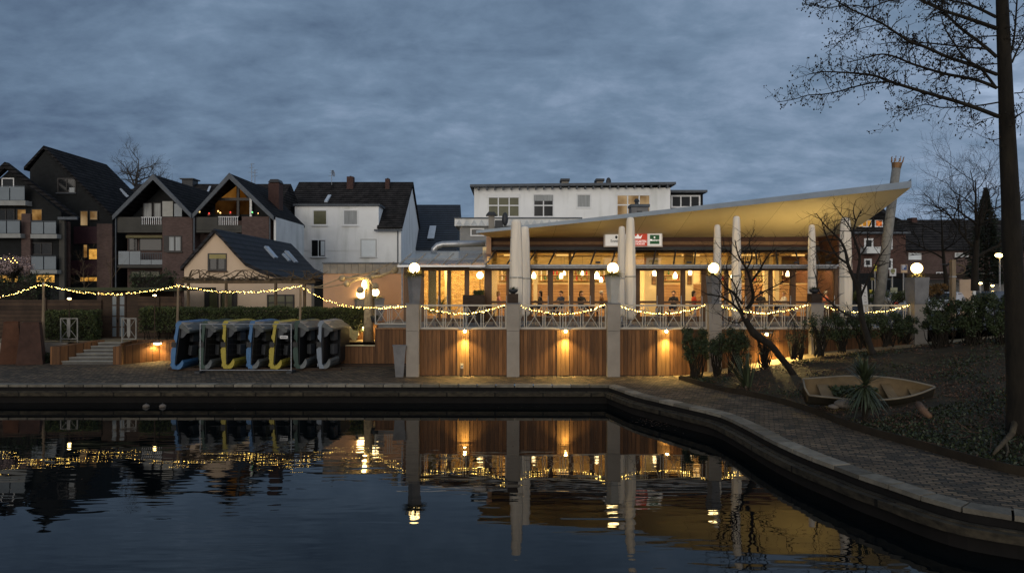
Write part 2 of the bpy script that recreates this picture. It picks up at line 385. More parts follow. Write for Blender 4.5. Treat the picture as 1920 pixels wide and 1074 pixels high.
mat('steel', (.36, .37, .38), .4, .15, 3, metal=.6)
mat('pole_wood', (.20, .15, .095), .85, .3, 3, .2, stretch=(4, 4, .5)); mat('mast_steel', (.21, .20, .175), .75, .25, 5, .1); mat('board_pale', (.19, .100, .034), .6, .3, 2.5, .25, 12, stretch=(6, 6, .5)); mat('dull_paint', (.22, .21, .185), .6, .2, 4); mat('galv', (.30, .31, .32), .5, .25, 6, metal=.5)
mat('black', (.012, .012, .012), .5, .2)
mat('dark_metal', (.03, .032, .035), .5, .2)
mat('fascia', (.21, .25, .29), .45, .12, 1.2, metal=.2)
mat('soffit', (.50, .425, .275), .75, .10, .5, pattern=plankpat(2.35, 'X', .003, .04))
mat('brownband', (.055, .022, .012), .6, .2, 1)
mat('cream', (.68, .54, .30), .8, .08, .8)
mat('olive_wall', (.30, .25, .10), .8, .2, 1.0)
mat('brick_inside', (.50, .34, .14), .85, .3, 4, .3, pattern=brickpat(.25, .08, (.5, .4, .3)))
mat('bar_wood', (.50, .29, .13), .55, .2, 2, .1, stretch=(.6, 1, 6), pattern=plankpat(.16, 'Z', .04, .18))
mat('umbrella', (.78, .69, .56), .9, .08, 1.5, .25, 3, stretch=(6, 6, .4))
mat('house_white', (.80, .80, .77), .85, .05, .8, .1, pattern=stainpat)
mat('side_white', (.66, .66, .63), .9, .1, .8, .1, pattern=stainpat)
mat('house_beige', (.60, .45, .31), .9, .05, 1.0, .08, 40)
mat('annex_peach', (.46, .28, .17), .9, .06, 1.0, .08, 40)
mat('zinc', (.20, .18, .15), .6, .25, 1.5)
mat('brick_house', (.100, .066, .056), .9, .15, 1, .3, pattern=brickpat(.25, .08, (.75, .75, .75), .012, 'SZ', .25))
mat('brick_red', (.105, .058, .045), .9, .15, 1, .3, pattern=brickpat(.25, .08, (.7, .7, .7), .012, 'SZ', .25))
mat('slate_wall', (.011, .012, .012), .9, .2, 1, .2, pattern=brickpat(.3, .2, (.6, .6, .6), .01, 'SZ', .2))
mat('roof_tile', (.030, .027, .025), .85, .6, 1.2, .6, spec=.08, pattern=tilepat(.30, .24, 'X'))
mat('roof_tile_y', (.018, .017, .017), .85, .6, 1.2, .6, spec=.08, pattern=tilepat(.33, .26, 'Y'))
mat('roof_glazed', (.020, .019, .022), .6, .5, 1.2, .6, spec=.15, pattern=tilepat(.36, .26, 'Y'))
mat('roof_blue', (.030, .038, .050), .7, .2, 1, .5, pattern=tilepat(.34, .26, 'X'))
mat('bargeboard', (.085, .095, .105), .7, .2, 2)
mat('purple_panel', (.035, .012, .016), .6, .2)
mat('balcony_glass', (.13, .155, .17), .25, .12, .8)
mat('balcony_white', (.26, .26, .24), .8, .15, 2)
mat('parapet_grey', (.055, .052, .044), .8, .2, 1)
mat('win_white', (.72, .72, .70), .5, .05)
mat('win_dark', (.025, .022, .020), .5, .2)
mat('pane_dark', (.012, .013, .014), .12, .3, .6, spec=.25)
mat('pane_curtain', (.30, .31, .30), .6, .3, 1.5, stretch=(8, 8, .3))
mat('pane_bright', (.66, .70, .70), .4, .08, 1)  # light grey stands in for bright sky reflected in the panes
mat('pane_olive', (.075, .075, .03), .3, .3, 1)
mat('skylight', (.42, .47, .52), .15, .1)
mat('brick_chimney', (.06, .032, .026), .9, .3, 4, .3)
mat('boat_blue', (.050, .14, .28), .45, .15, 3)
mat('boat_green', (.030, .060, .045), .5, .2, 3)
mat('boat_yellow', (.38, .30, .035), .45, .15, 3)
mat('boat_grey', (.17, .20, .235), .45, .15, 3)
mat('boat_inner', (.012, .012, .013), .6, .2, 3)
mat('boat_seat', (.07, .075, .08), .6, .2, 3)
mat('boat_deck', (.36, .30, .23), .6, .25, 2.5, stretch=(8, .5, 1))
mat('orange', (.55, .17, .02), .5, .1)
mat('dinghy_in', (.14, .095, .045), .6, .25, 3, .1)
mat('dinghy_out', (.028, .024, .016), .6, .25, 3, .1)
mat('dinghy_rim', (.17, .14, .095), .5, .2, 3)
mat('leaf_hedge', (.050, .066, .020), .6, .45, 3.0, spec=.35, pattern=islandrand(.45, 1.6))
mat('leaf_dark', (.030, .042, .015), .6, .5, 3.0, spec=.35, pattern=islandrand(.45, 1.6))
mat('leaf_brown', (.11, .062, .020), .8, .5, 3.0, pattern=islandrand(.45, 1.6))
mat('leaf_grass', (.26, .22, .075), .7, .35, 4.0, pattern=islandrand(.45, 1.6))
mat('leaf_yucca', (.038, .050, .024), .5, .35, 2.0, spec=.4, pattern=islandrand(.45, 1.6))
mat('ivy', (.020, .028, .009), .55, .5, 4.0, spec=.4, pattern=islandrand(.45, 1.6))
mat('litter', (.07, .040, .026), .85, .5, 5.0, pattern=islandrand(.45, 1.6))
mat('blossom', (.34, .25, .23), .8, .2, 4.0, pattern=islandrand(.45, 1.6))
mat('bark', (.013, .010, .006), .95, .5, 5, .9, 14, stretch=(1, 1, .3))
mat('bark_hazy', (.050, .044, .038), .95, .3, 4); mat('bark_black', (.016, .013, .010), .95, .4, 5)  # first one is lightened: distance haze put into the bark colour
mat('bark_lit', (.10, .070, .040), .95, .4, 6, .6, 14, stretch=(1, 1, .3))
mat('bark_plane', (.34, .26, .15), .9, .4, 4, .4, 14)
mat('conifer', (.012, .018, .012), .8, .4, 3, pattern=islandrand(.45, 1.6))
mat('stone', (.13, .11, .09), .9, .3, 4, .5)
mat('planter_grey', (.17, .165, .16), .8, .2, 2.5, .2)
mat('planter_stone', (.40, .38, .33), .8, .12, 2.5, .1)
mat('table_top', (.50, .36, .22), .5, .15, 3, stretch=(1, 6, 1))
mat('chair_metal', (.30, .29, .27), .5, .15, 3)
mat('sign_white', (.66, .65, .63), .4, .05)
mat('sign_red', (.44, .045, .020), .4, .08)
mat('sign_green', (.010, .055, .018), .4, .08)
mat('sign_blue', (.05, .09, .22), .4, .08)
mat('sign_yellow', (.55, .48, .06), .4, .08)
mat('ink', (.02, .02, .02), .6, .1)
mat('car_white', (.55, .55, .56), .25, .05, spec=.6); mat('car_dark', (.03, .035, .045), .22, .1, spec=.7); mat('car_silver', (.26, .27, .28), .28, .1, spec=.6)
mat('tyre', (.015, .015, .015), .8)
mat('skin', (.45, .26, .17), .6, .08); mat('hair_dark', (.018, .012, .008), .7); mat('hair_grey', (.28, .25, .22), .7); mat('hair_blond', (.30, .18, .07), .7)
for n_, c_ in (('pink', (.50, .22, .18)), ('black', (.02, .02, .025)), ('white', (.6, .56, .5)), ('red', (.42, .05, .02)), ('navy', (.03, .04, .08)), ('brown', (.12, .06, .03)), ('rose', (.40, .12, .08))): mat('cloth_' + n_, c_, .9, .12)
mat('bottle_green', (.03, .10, .03), .2, .3, spec=.6); mat('bottle_brown', (.16, .06, .02), .2, .3, spec=.6)
mat('red_box', (.35, .03, .02), .5)
globemat('globe', (16, 11.5, 5.0, 16), (2.2, 1.25, .30)); emat('bulb_gold', (1, .64, .15), 26.0); emat('lamp_hot', (1, .70, .26), 40.0)
emat('street_bulb', (1, .62, .20), 30.0); emat('lamp_shade_lit', (1, .60, .22), 3.0); emat('pendant_lit', (1, .76, .40), 9.0)
emat('win_warm', (1, .50, .10), .85, 1.2); emat('win_warm_dim', (.75, .42, .14), .38, 1.5); emat('win_gold', (1, .52, .10), .85, 1.2)
emat('win_soft', (.85, .58, .30), .38, .8); emat('win_red', (1, .25, .05), .8, 3); emat('candle', (1, .55, .2), 3.0, light=False)
emat('candle_red', (1, .08, .06), 1.2, light=False); emat('candle_green', (.2, 1, .3), 1.5, light=False); emat('gable_glow', (.75, .33, .06), .20, .6)
emat('shelf_glow', (1, .62, .26), 1.0, 2.5)
GL = glassmat('clear_glass', (.96, .94, .90), .10)
GLR = glassmat('roof_glass', (.40, .38, .29), .20, .08)
GLF = glassmat('frosted_glass', (.72, .72, .68), .22, .15, .16)

# water
def water_mat():
    m = bpy.data.materials.new('water'); m.use_nodes = True; nt = m.node_tree; b = nt.nodes['Principled BSDF']; N = nt.nodes.new; L = nt.links.new
    b.inputs['Base Color'].default_value = (.003, .0045, .005, 1); b.inputs['Roughness'].default_value = .015; b.inputs['IOR'].default_value = 1.333
    b.inputs['Specular IOR Level'].default_value = .5
    tc = N('ShaderNodeTexCoord')
    def nz(sx, sy, det, off=0):
        mp = N('ShaderNodeMapping'); mp.inputs['Scale'].default_value = (sx, sy, 1); mp.inputs['Location'].default_value = (off, off, 0); L(tc.outputs['Object'], mp.inputs[0])
        n = N('ShaderNodeTexNoise'); n.inputs['Scale'].default_value = 1; n.inputs['Detail'].default_value = det; n.inputs['Roughness'].default_value = .45; L(mp.outputs[0], n.inputs[0]); return n.outputs[0]
    def mm(op, a, b_):
        n = N('ShaderNodeMath'); n.operation = op
        for i, v in enumerate((a, b_)):
            if isinstance(v, (int, float)): n.inputs[i].default_value = v
            else: L(v, n.inputs[i])
        return n.outputs[0]
    a = nz(.42, 1.7, 2); c = nz(1.3, 4.2, 1, 5); big = nz(.13, .22, 1, 2)
    patch = N('ShaderNodeMapRange'); patch.inputs[1].default_value = .42; patch.inputs[2].default_value = .62; patch.inputs[3].default_value = .25; patch.inputs[4].default_value = 1.0; L(big, patch.inputs[0])
    sep = N('ShaderNodeSeparateXYZ'); L(tc.outputs['Object'], sep.inputs[0])
    near = N('ShaderNodeMapRange'); near.inputs[1].default_value = 14.0; near.inputs[2].default_value = 24.0; near.inputs[3].default_value = 1.0; near.inputs[4].default_value = .06; L(sep.outputs[1], near.inputs[0])
    h = mm('MULTIPLY', mm('MULTIPLY', mm('ADD', a, mm('MULTIPLY', c, .32)), patch.outputs[0]), near.outputs[0])
    bp = N('ShaderNodeBump'); bp.inputs['Strength'].default_value = 1.0; bp.inputs['Distance'].default_value = .015; L(h, bp.inputs['Height']); L(bp.outputs[0], b.inputs['Normal'])
    MATS['water'] = m; return m
water_mat()

# ------------------------------------------------------------------ ground, water, quay
ZW = -.69
struct('water', MB().quad((-160, -60, ZW), (120, -60, ZW), (120, 29, ZW), (-160, 29, ZW)), M['water'])
EDGE = [(1140.5, 723), (1192, 741), (1242, 752.5), (1319, 770), (1352, 777.5), (1395, 798), (1454, 830), (1518, 858), (1566, 875), (1614, 894), (1671, 912), (1736, 935), (1800, 953), (1867, 964), (1920, 971)]
Y0 = GY(722)
edge = [(-120.0, Y0), (-40.0, Y0), (-18., Y0), (-8., Y0)] + [(XX(x, GY(y)), GY(y)) for x, y in EDGE] + [(9.9, 11.1), (11.6, 10.3), (15, 9.3), (30, 8.0), (110, 8)]
def arclen(pts, step):
    L_ = [0]
    for a, b in zip(pts, pts[1:]): L_.append(L_[-1] + (Vector(b) - Vector(a)).length)
    n = int(L_[-1] / step); out = []; j = 0
    for k in range(n + 1):
        s = L_[-1] * k / n
        while j < len(pts) - 2 and L_[j + 1] < s: j += 1
        out.append(Vector(pts[j]).lerp(Vector(pts[j + 1]), min(1, (s - L_[j]) / max(1e-6, L_[j + 1] - L_[j]))))
    return out
def resample(pts, step):
    out = [Vector(pts[0])]
    for a, b in zip(pts, pts[1:]):
        a, b = Vector(a), Vector(b); n = max(1, int((b - a).length / step))
        for k in range(1, n + 1): out.append(a.lerp(b, k / n))
    return out
def offset(pts, d):              # d > 0: to the land side
    out = []
    for k, p in enumerate(pts):
        t = (Vector(pts[min(k + 1, len(pts) - 1)]) - Vector(pts[max(k - 1, 0)])).normalized()
        out.append(Vector(p) + Vector((-t.y, t.x)) * d)
    return out
def smooth2(pts, it=2):
    pts = [Vector(p) for p in pts]
    for _ in range(it):
        q = [pts[0]]
        for a, b in zip(pts, pts[1:]): q += [a.lerp(b, .25), a.lerp(b, .75)]
        q.append(pts[-1]); pts = q
    return pts
edge = [Vector(e) for e in edge[:5]] + smooth2(edge[5:], 1)
def ribbon(mb, A, B, zA0, zA1, zB0=None, zB1=None):
    i = len(mb.v); n = len(A)
    for a, b in zip(A, B): mb.v += [(a.x, a.y, zA0), (a.x, a.y, zA1), (b.x, b.y, zA1 if zB1 is None else zB1), (b.x, b.y, zA0 if zB0 is None else zB0)]
    for k in range(n - 1):
        a = i + 4 * k; c = a + 4
        mb.f += [(a, c, c + 1, a + 1), (a + 1, c + 1, c + 2, a + 2), (a + 2, c + 2, c + 3, a + 3), (a + 3, c + 3, c, a)]
    mb.f += [(i, i + 1, i + 2, i + 3), (i + 4 * n - 1, i + 4 * n - 2, i + 4 * n - 3, i + 4 * n - 4)]; return mb
quay = thing('quay_wall', 'low dark quay wall with pale coping slabs and a stepped ledge along the water', 'quay wall', (0, Y0, 0))
rs = resample(edge, .62); inner = offset(rs, .45)
mb = MB(); r_all = rs; rs = arclen(edge, .76); inner = offset(rs, .45)
for k in range(len(rs) - 1):     # coping slabs with open joints, each very slightly out of line
    a, b, c, d = rs[k], rs[k + 1], inner[k + 1], inner[k]
    if abs((a.x + b.x) / 2) > 30: continue
    g = .02; t = (b - a).normalized() * g; zz = .025 + random.Random(k).uniform(-.006, .006)
    A, B, C, D = a + t, b - t, c - t, d + t
    mb.hull8([(p.x, p.y, -.07) for p in (A, B, C, D)], [(p.x, p.y, zz) for p in (A, B, C, D)])
obj('coping', mb, M['coping'], quay); rs = r_all
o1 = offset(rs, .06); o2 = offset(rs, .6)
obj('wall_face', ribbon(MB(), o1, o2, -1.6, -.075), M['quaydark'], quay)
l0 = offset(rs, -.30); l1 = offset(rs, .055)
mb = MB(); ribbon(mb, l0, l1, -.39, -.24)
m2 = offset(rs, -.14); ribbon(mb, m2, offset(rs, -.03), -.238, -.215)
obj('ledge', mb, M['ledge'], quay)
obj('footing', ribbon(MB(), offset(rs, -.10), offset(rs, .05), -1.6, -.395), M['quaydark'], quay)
# paving sheet
KERB = [(1275, 712), (1330, 729), (1428, 747), (1516, 771), (1598, 806.5), (1719, 839), (1828, 872), (1920, 894)]
kerb = [Vector((XX(x, GY(y)), GY(y))) for x, y in KERB] + [Vector((11.9, 13.2)), Vector((14, 12.2)), Vector((20, 11.2)), Vector((60, 10.5))]
kerb = smooth2(kerb, 2)
poly = offset(rs, .40); pts = [(p.x, p.y, 0) for p in poly] + [(110, 60, 0), (-120, 60, 0)]
mbp = MB(); mbp.v = pts; mbp.f = [tuple(t) for t in tessellate_polygon([[Vector(p) for p in pts]])]
pave = struct('pavement', mbp, M['paving'])
for p_ in pave.data.polygons:
    if p_.normal.z < 0: p_.flip()
k2 = offset(kerb, .05)
ks = thing('kerb_edging', 'rust brown steel edging strip between the brick path and the planting bed', 'edging', (9, 20, 0))
obj('edging_strip', ribbon(MB(), kerb, k2, -.02, .20), M['corten'], ks)
obj('edging_end', MB().box(kerb[0].x - .05, kerb[0].x + 3.0, kerb[0].y + .0, kerb[0].y + .05, -.02, .16), M['corten'], ks)

def kerbX(y):
    if y >= kerb[0].y: return kerb[0].x
    for a, b in zip(kerb, kerb[1:]):
        if b.y <= y <= a.y: return a.x + (b.x - a.x) * (a.y - y) / max(1e-6, a.y - b.y)
    return 60
def rampz(x): return min(2.05, max(0.0, .175 * (x - 7.6)) if x < 13.5 else 1.03 + .09 * (x - 13.5))
def bedz(x, y):
    t = max(0, x - kerbX(y)); h = .13 + min(1.9, .15 * t)
    if y > 27: 
        u = min(1, (y - 27) / 2.2); h = h * (1 - u) + (rampz(x) + .02) * u
    return h
mb = MB(); nx, ny = 90, 100
for j in range(ny + 1):
    y = 11.0 + (29.25 - 11.0) * j / ny; x0 = kerbX(y) + .04
    x0 = max(x0, 7.3)
    for i in range(nx + 1):
        t = (i / nx) ** 1.8; x = x0 + t * 45; b = .05 * noise.noise(Vector((x * .8, y * .8, 0))) + .035 * noise.noise(Vector((x * 3, y * 3, 5)))
        mb.v.append((x, y, bedz(x, y) + b * (1 if i else 0) - (0.03 if i == 0 else 0)))
for j in range(ny):
    for i in range(nx): a = j * (nx + 1) + i; mb.f.append((a, a + 1, a + nx + 2, a + nx + 1))
o = struct('planting_bed_ground', mb, M['soil']); o.data.polygons.foreach_set('use_smooth', [True] * len(o.data.polygons))
# sloping path along the terrace wall
mb = MB(); xs = [7.2 + .5 * k for k in range(60)]
for x in xs: mb.v += [(x, 29.2, rampz(x) + .012), (x, 30.75, rampz(x) + .012)]
mb.f = [(2 * k, 2 * k + 2, 2 * k + 3, 2 * k + 1) for k in range(len(xs) - 1)]
struct('path', mb, M['sand_path'])
# far ground in two levels
struct('ground', MB().quad((-400, 36.95, .985), (400, 36.95, .985), (400, 900, .985), (-400, 900, .985)), M['soil'])
struct('terrace_floor', MB().quad((-40, 36.9, 1.0), (-5.9, 36.9, 1.0), (-5.9, 46, 1.0), (-40, 46, 1.0)), M['sand_path'])
struct('street', MB().quad((18.6, 30.7, 2.05), (160, 30.7, 2.05), (160, 160, 2.3), (18.6, 160, 2.3)), mat('asphalt', (.05, .05, .052), .85, .3, 2, .3))

emat('gable_dim', (.6, .25, .06), .045, .8); mat('win_frame_grey', (.45, .45, .43), .5, .05)
# ------------------------------------------------------------------ the terrace front
YF = 30.5; TZ = 2.1; PT = 3.26
PX = [775, 962, 1149, 1338, 1528, 1720]
pil_lab = ['square plaster pillar at the left corner of the terrace, under the blue-grey planter', 'square plaster pillar between the first and second wall lamps, with a small dark pot box on top',
           'square plaster pillar under the pale planter in front of the brewery sign', 'square plaster pillar half hidden behind the bare leaning tree',
           'square plaster pillar with a dark bust-shaped pot, right of the leaning tree', 'square plaster pillar at the far right end of the terrace railing']
PW = .56
for i, px in enumerate(PX):
    x = XX(px, YF); zb = rampz(x) - .05 if i > 2 else -.01
    t = thing('pillar', pil_lab[i], 'pillar', (x, YF, zb), group='plaster pillars along the terrace front')
    mb = MB(); w = PW / 2
    mb.box(x - w, x + w, YF - w, YF + w, zb, ZZ(620, YF)); obj('shaft', mb, M['plaster'], t)
    mb = MB(); mb.box(x - w - .004, x + w + .004, YF - w - .004, YF + w + .004, ZZ(620, YF) + .012, PT - .04); obj('upper_block', mb, M['plaster'], t)
    obj('cap', MB().box(x - w - .03, x + w + .03, YF - w - .03, YF + w + .03, PT - .04, PT), M['planter_grey'], t)
bay_names = ['first terrace bay from the left', 'second terrace bay from the left', 'third terrace bay, behind the clipped shrubs', 'fourth terrace bay, behind the leaning tree', 'last terrace bay before the street pillar']
def rail_bay(t, xa, xb, yy, zb, zt):
    """white frame, upright bars in the middle and two crosses to each side"""
    w = xb - xa
    mb = MB(); r = .028
    mb.box(xa, xb, yy - .04, yy + .04, zt - .07, zt); mb.box(xa, xb, yy - .04, yy + .04, zb, zb + .08)
    mb.box(xa, xa + .06, yy - .035, yy + .035, zb + .08, zt - .07); mb.box(xb - .06, xb, yy - .035, yy + .035, zb + .08, zt - .07)
    obj('frame', mb, M['white_metal'], t)
    c = (xa + xb) / 2; mb = MB(); z0, z1 = zb + .08, zt - .07
    for u in (-.032, 0, .032, -.232, -.205, .205, .232, -.42, .42, -.445, .445): mb.box(c + u * w - .017, c + u * w + .017, yy - .015, yy + .015, z0, z1)
    obj('bars', mb, M['white_metal'], t)
    mb = MB()
    for s in (-1, 1):
        for a, b in ((.045, .19), (.245, .405)):
            xa_, xb_ = c + s * a * w, c + s * b * w
            mb.bar((xa_, yy - .02, z0), (xb_, yy - .02, z1), .018); mb.bar((xa_, yy + .012, z1), (xb_, yy + .012, z0), .018)
    obj('crosses', mb, M['white_metal'], t)
for i in range(5):
    xa = XX(PX[i], YF) + PW / 2; xb = XX(PX[i + 1], YF) - PW / 2
    xa0 = xa
    if i == 0: xa += .0
    zb = [0, 0, 0, 0, 1.0][i] - .02
    t = thing('terrace_wall', 'brown vertical board wall of the ' + bay_names[i], 'wall', ((xa + xb) / 2, YF + .1, zb), group='board walls under the terrace')
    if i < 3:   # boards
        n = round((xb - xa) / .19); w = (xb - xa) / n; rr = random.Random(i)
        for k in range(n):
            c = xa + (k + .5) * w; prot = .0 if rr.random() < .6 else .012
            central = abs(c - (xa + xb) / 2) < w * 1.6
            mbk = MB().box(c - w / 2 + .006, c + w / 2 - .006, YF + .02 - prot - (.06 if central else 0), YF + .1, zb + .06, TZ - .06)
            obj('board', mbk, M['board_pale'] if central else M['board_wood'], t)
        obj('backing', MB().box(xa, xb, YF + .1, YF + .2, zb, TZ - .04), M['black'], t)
    else:
        obj('boarding', MB().box(xa, xb, YF + .04, YF + .2, zb, TZ - .04), M['wood_wall'], t)
    obj('edge_beam', MB().box(xa, xb, YF - .02, YF + .2, TZ - .055, TZ - .003), M['frame_brown'], t)
    t = thing('terrace_railing', 'cream crossed-bar railing of the ' + bay_names[i], 'railing', ((xa + xb) / 2, YF, TZ), group='terrace railings')
    rail_bay(t, xa + .01, xb - .01, YF + .02, TZ, 3.19)
# railing and lower board wall set back at the left corner
YB = 34.6
t = thing('terrace_railing', 'cream crossed-bar railing at the left corner of the terrace, beside the plane tree', 'railing', (XX(733, YB), YB, TZ), group='terrace railings')
xa, xb = XX(703, YB), XX(775, YB); z0, z1 = 2.08, 3.05
mb = MB().box(xa, xb, YB - .03, YB + .03, z1 - .06, z1).box(xa, xb, YB - .03, YB + .03, z0, z0 + .06).box(xa, xa + .05, YB - .03, YB + .03, z0 + .06, z1 - .06); obj('frame', mb, M['white_metal'], t)
mb = MB()
for u in (.33, .38, .44): mb.box(xa + u * (xb - xa) - .016, xa + u * (xb - xa) + .016, YB - .014, YB + .014, z0 + .06, z1 - .06)
obj('bars', mb, M['white_metal'], t); mb = MB()
for a, b in ((.03, .31), (.46, .76)):
    p, q = xa + a * (xb - xa), xa + b * (xb - xa); mb.bar((p, YB - .02, z0 + .05), (q, YB - .02, z1 - .06), .018); mb.bar((p, YB + .015, z1 - .06), (q, YB + .015, z0 + .05), .018)
obj('crosses', mb, M['white_metal'], t)
t = thing('board_wall', 'tall reddish brown board wall behind the grey tapered pot, left of the corner pillar', 'wall', (XX(735, YB), YB, 0))
obj('boarding', MB().box(XX(703, YB), XX(790, YB), YB + .05, YB + .2, -.01, 1.84), M['wood_wall'], t)
obj('cap_rail', MB().box(XX(703, YB) - .03, XX(790, YB), YB - .02, YB + .22, 1.845, 1.90), M['wood_plank'], t)
obj('side_boarding', MB().box(XX(703, YB), XX(703, YB) + .12, YB + .205, 38.6, -.01, 1.84), M['wood_wall_y'], t)
t = thing('board_wall', 'low brown board wall with a pale lit top edge, right of the stacked pedal boats', 'wall', (XX(670, YB), YB, 0))
xa, xb = XX(636, YB), XX(703, YB) - .01
obj('boarding', MB().box(xa, xb, YB + .05, YB + .2, -.01, .97), M['wood_wall'], t)
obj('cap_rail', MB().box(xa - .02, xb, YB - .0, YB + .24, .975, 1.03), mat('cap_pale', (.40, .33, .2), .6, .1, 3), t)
obj('lower_platform', MB().box(xa, xb, YB + .24, 38.6, .6, .72), M['wood_plank'], t)
obj('foot_beam', MB().box(xa - .6, xb + 1.9, YB - .5, YB - .02, -.01, .10), M['dark_wood'], t)
t = thing('board_wall', 'brown board wall under the lit disc lamp, behind the low wall by the plane tree', 'wall', (XX(672, 38.6), 38.6, .6))
obj('boarding', MB().box(XX(645, 38.6), XX(706, 38.6) - .0, 38.6, 38.75, .0, 2.25), M['wood_wall'], t)
# paving of the raised terrace
mb = MB().box(XX(775, YF) - .27, 18.3, YF + .21, YB, 1.86, 2.095).box(XX(703, YB) + .13, 18.3, YB + .21, 46.5, 1.86, 2.095).box(XX(775, YF) - .27, 18.3, YB, YB + .209, 1.86, 2.095)
terr = struct('terrace_deck', mb, mat('deck', (.16, .165, .16), .6, .2, 1.5, .1))
# front lamps: disc with a hot bulb throwing a scallop of light down the boards
LP = [(872, 'under the first railing bay'), (1060, 'under the second railing bay'), (1248, 'under the third railing bay'), (1435, 'behind the bare shrubs, under the fourth railing bay')]
for k, (px, nm) in enumerate(LP):
    x = XX(px, YF); z = ZZ(618, YF)
    if k == 3: z = ZZ(624, YF)
    t = thing('wall_lamp', 'small glowing disc lamp lighting the boards ' + nm, 'wall lamp', (x, YF - .12, z), group='disc lamps on the terrace wall')
    obj('cap', MB().lathe([(.02, .06), (.26, .035), (.27, .02), (.02, .015)], (x, YF - .16, z), 20), M['white_metal'], t, True)
    obj('arm', MB().box(x - .02, x + .02, YF - .16, YF - .035, z - .02, z + .014), M['white_metal'], t)
    obj('bulb', MB().ball((x, YF - .16, z - .06), .065, 12, 8), M['lamp_hot'], t, True)
    lamp('SPOT', (x, YF - .20, z - .14), 520 if k < 3 else 400, (1, .70, .22), .02, (0, .12, -1), 40, .8, parent=t)
    lamp('SPOT', (x, YF - .34, z - .16), 330 if k < 3 else 650, (1, .70, .24), .05, (0, -.12, -1) if k < 3 else (.25, -.55, -1), 120 if k < 3 else 155, .7, parent=t)
    lamp('POINT', (x, YF - .24, z - .05), 30, (1, .68, .24), .06, parent=t)
# power socket on the boards
t = thing('socket', 'small grey power socket low on the boards left of the first wall lamp strip', 'socket', (XX(867, YF), YF - .06, ZZ(685, YF)))
obj('box', MB().box(XX(864, YF), XX(869, YF), YF - .10, YF - .05, ZZ(690, YF), ZZ(681, YF)), M['white_metal'], t)
obj('hole', MB().box(XX(865.3, YF), XX(867.8, YF), YF - .106, YF - .101, ZZ(687, YF), ZZ(684, YF)), M['black'], t)

# string lights ----------------------------------------------------
bulb_me = None
def bulb(p, parent, r=.021):
    global bulb_me
    if bulb_me is None:
        mb = MB().ball((0, 0, 0), 1, 6, 4); bulb_me = bpy.data.meshes.new('bulb'); bulb_me.from_pydata(mb.v, [], mb.f); bulb_me.materials.append(M['bulb_gold'])
    o = bpy.data.objects.new('bulb', bulb_me); COL.objects.link(o); o.parent = parent; o.location = Vector(p) - Vector(parent.location); o.scale = (r, r, r); return o
def catenary(a, b, sag, n):
    a, b = Vector(a), Vector(b); return [a.lerp(b, k / n) - Vector((0, 0, 4 * sag * (k / n) * (1 - k / n))) for k in range(n + 1)]
def string(label, pts, nb, jit=.045, r=.0145, group='warm white string lights', seed=1):
    rr = random.Random(seed); t = thing('string_lights', label, 'string lights', tuple(pts[0]), group=group)
    obj('cable', MB().tube(pts, .012, 4), M['black'], t)
    L_ = [0]
    for a, b in zip(pts, pts[1:]): L_.append(L_[-1] + (b - a).length)
    for k in range(nb):
        s = (k + .5 + rr.uniform(-.35, .35)) / nb * L_[-1]; j = max(i for i in range(len(L_)) if L_[i] <= s); j = min(j, len(pts) - 2)
        p = pts[j].lerp(pts[j + 1], (s - L_[j]) / (L_[j + 1] - L_[j])) + Vector((rr.uniform(-jit, jit), -.03, rr.uniform(-jit, jit)))
        bulb(p, t, r * rr.uniform(.4, 1.15))
YS = 36.2
S0 = [P(-60, 575, YS), P(0, 557, YS)]
string('gold string lights running off the left edge of the picture to the first pole', [P(-70, 572, YS), P(-30, 566, YS), P(0, 557, YS), P(40, 547, YS), P(80, 533, YS)], 60, seed=1)
string('long gold string lights sagging between the first and second poles, over the steps', catenary(P(80, 533, YS), P(333, 535, YS), .49, 24), 96, seed=2)
string('gold string lights sagging across the front of the beige gable house', catenary(P(333, 535, YS), P(562, 536, YS), .36, 22), 96, seed=3)
string('gold string lights dropping from the third pole down to the corner pillar', [P(562, 535, YS), P(590, 553, YS - .2), P(620, 566, YS - .6), P(650, 574, YS - 1.2), P(680, 577.5, 34.6), P(710, 578, 33.6), P(740, 576, 32), P(763, 573, 30.9)], 88, seed=4)
for i in range(5):
    a = PX[i] + 14; b = PX[i + 1] - 14
    string('gold string lights draped along the ' + bay_names[i], catenary(P(a, 573, YF - .1) - Vector((0, 0, .02)), P(b, 571, YF - .1), [.37, .37, .36, .33, .33][i], 16), 46, .03, .017, seed=10 + i)

# globes and planters ----------------------------------------------
def tuft(mb, c, n, r, h, rr, w=.03, droop=.9):
    for _ in range(n):
        a = rr.uniform(0, 2 * pi); d = Vector((cos(a) * rr.uniform(.3, 1), sin(a) * rr.uniform(.3, 1), rr.uniform(.2, 1))).normalized()
        mb.blade((c[0] + cos(a) * r * rr.random() * .8, c[1] + sin(a) * r * rr.random() * .8, c[2]), d, h * rr.uniform(.6, 1.2), w, droop, 3)
pl = [(777, 'tapered planter with dry grass on the left corner pillar, bluish on one side', .45, .34, .46, 503, 10, .60),
      (1149, 'pale tapered planter with dry grass on the pillar in front of the white umbrella pair', .45, .32, .52, 503, 10.5, .04),
      (1338, 'tapered planter with thin grass behind the bare tree twigs, under a globe lamp', .45, .36, .50, 503, 10, .04),
      (1719, 'stout square planter with sparse brown plant on the far right pillar', .55, .62, .70, 503, 10, .04)]
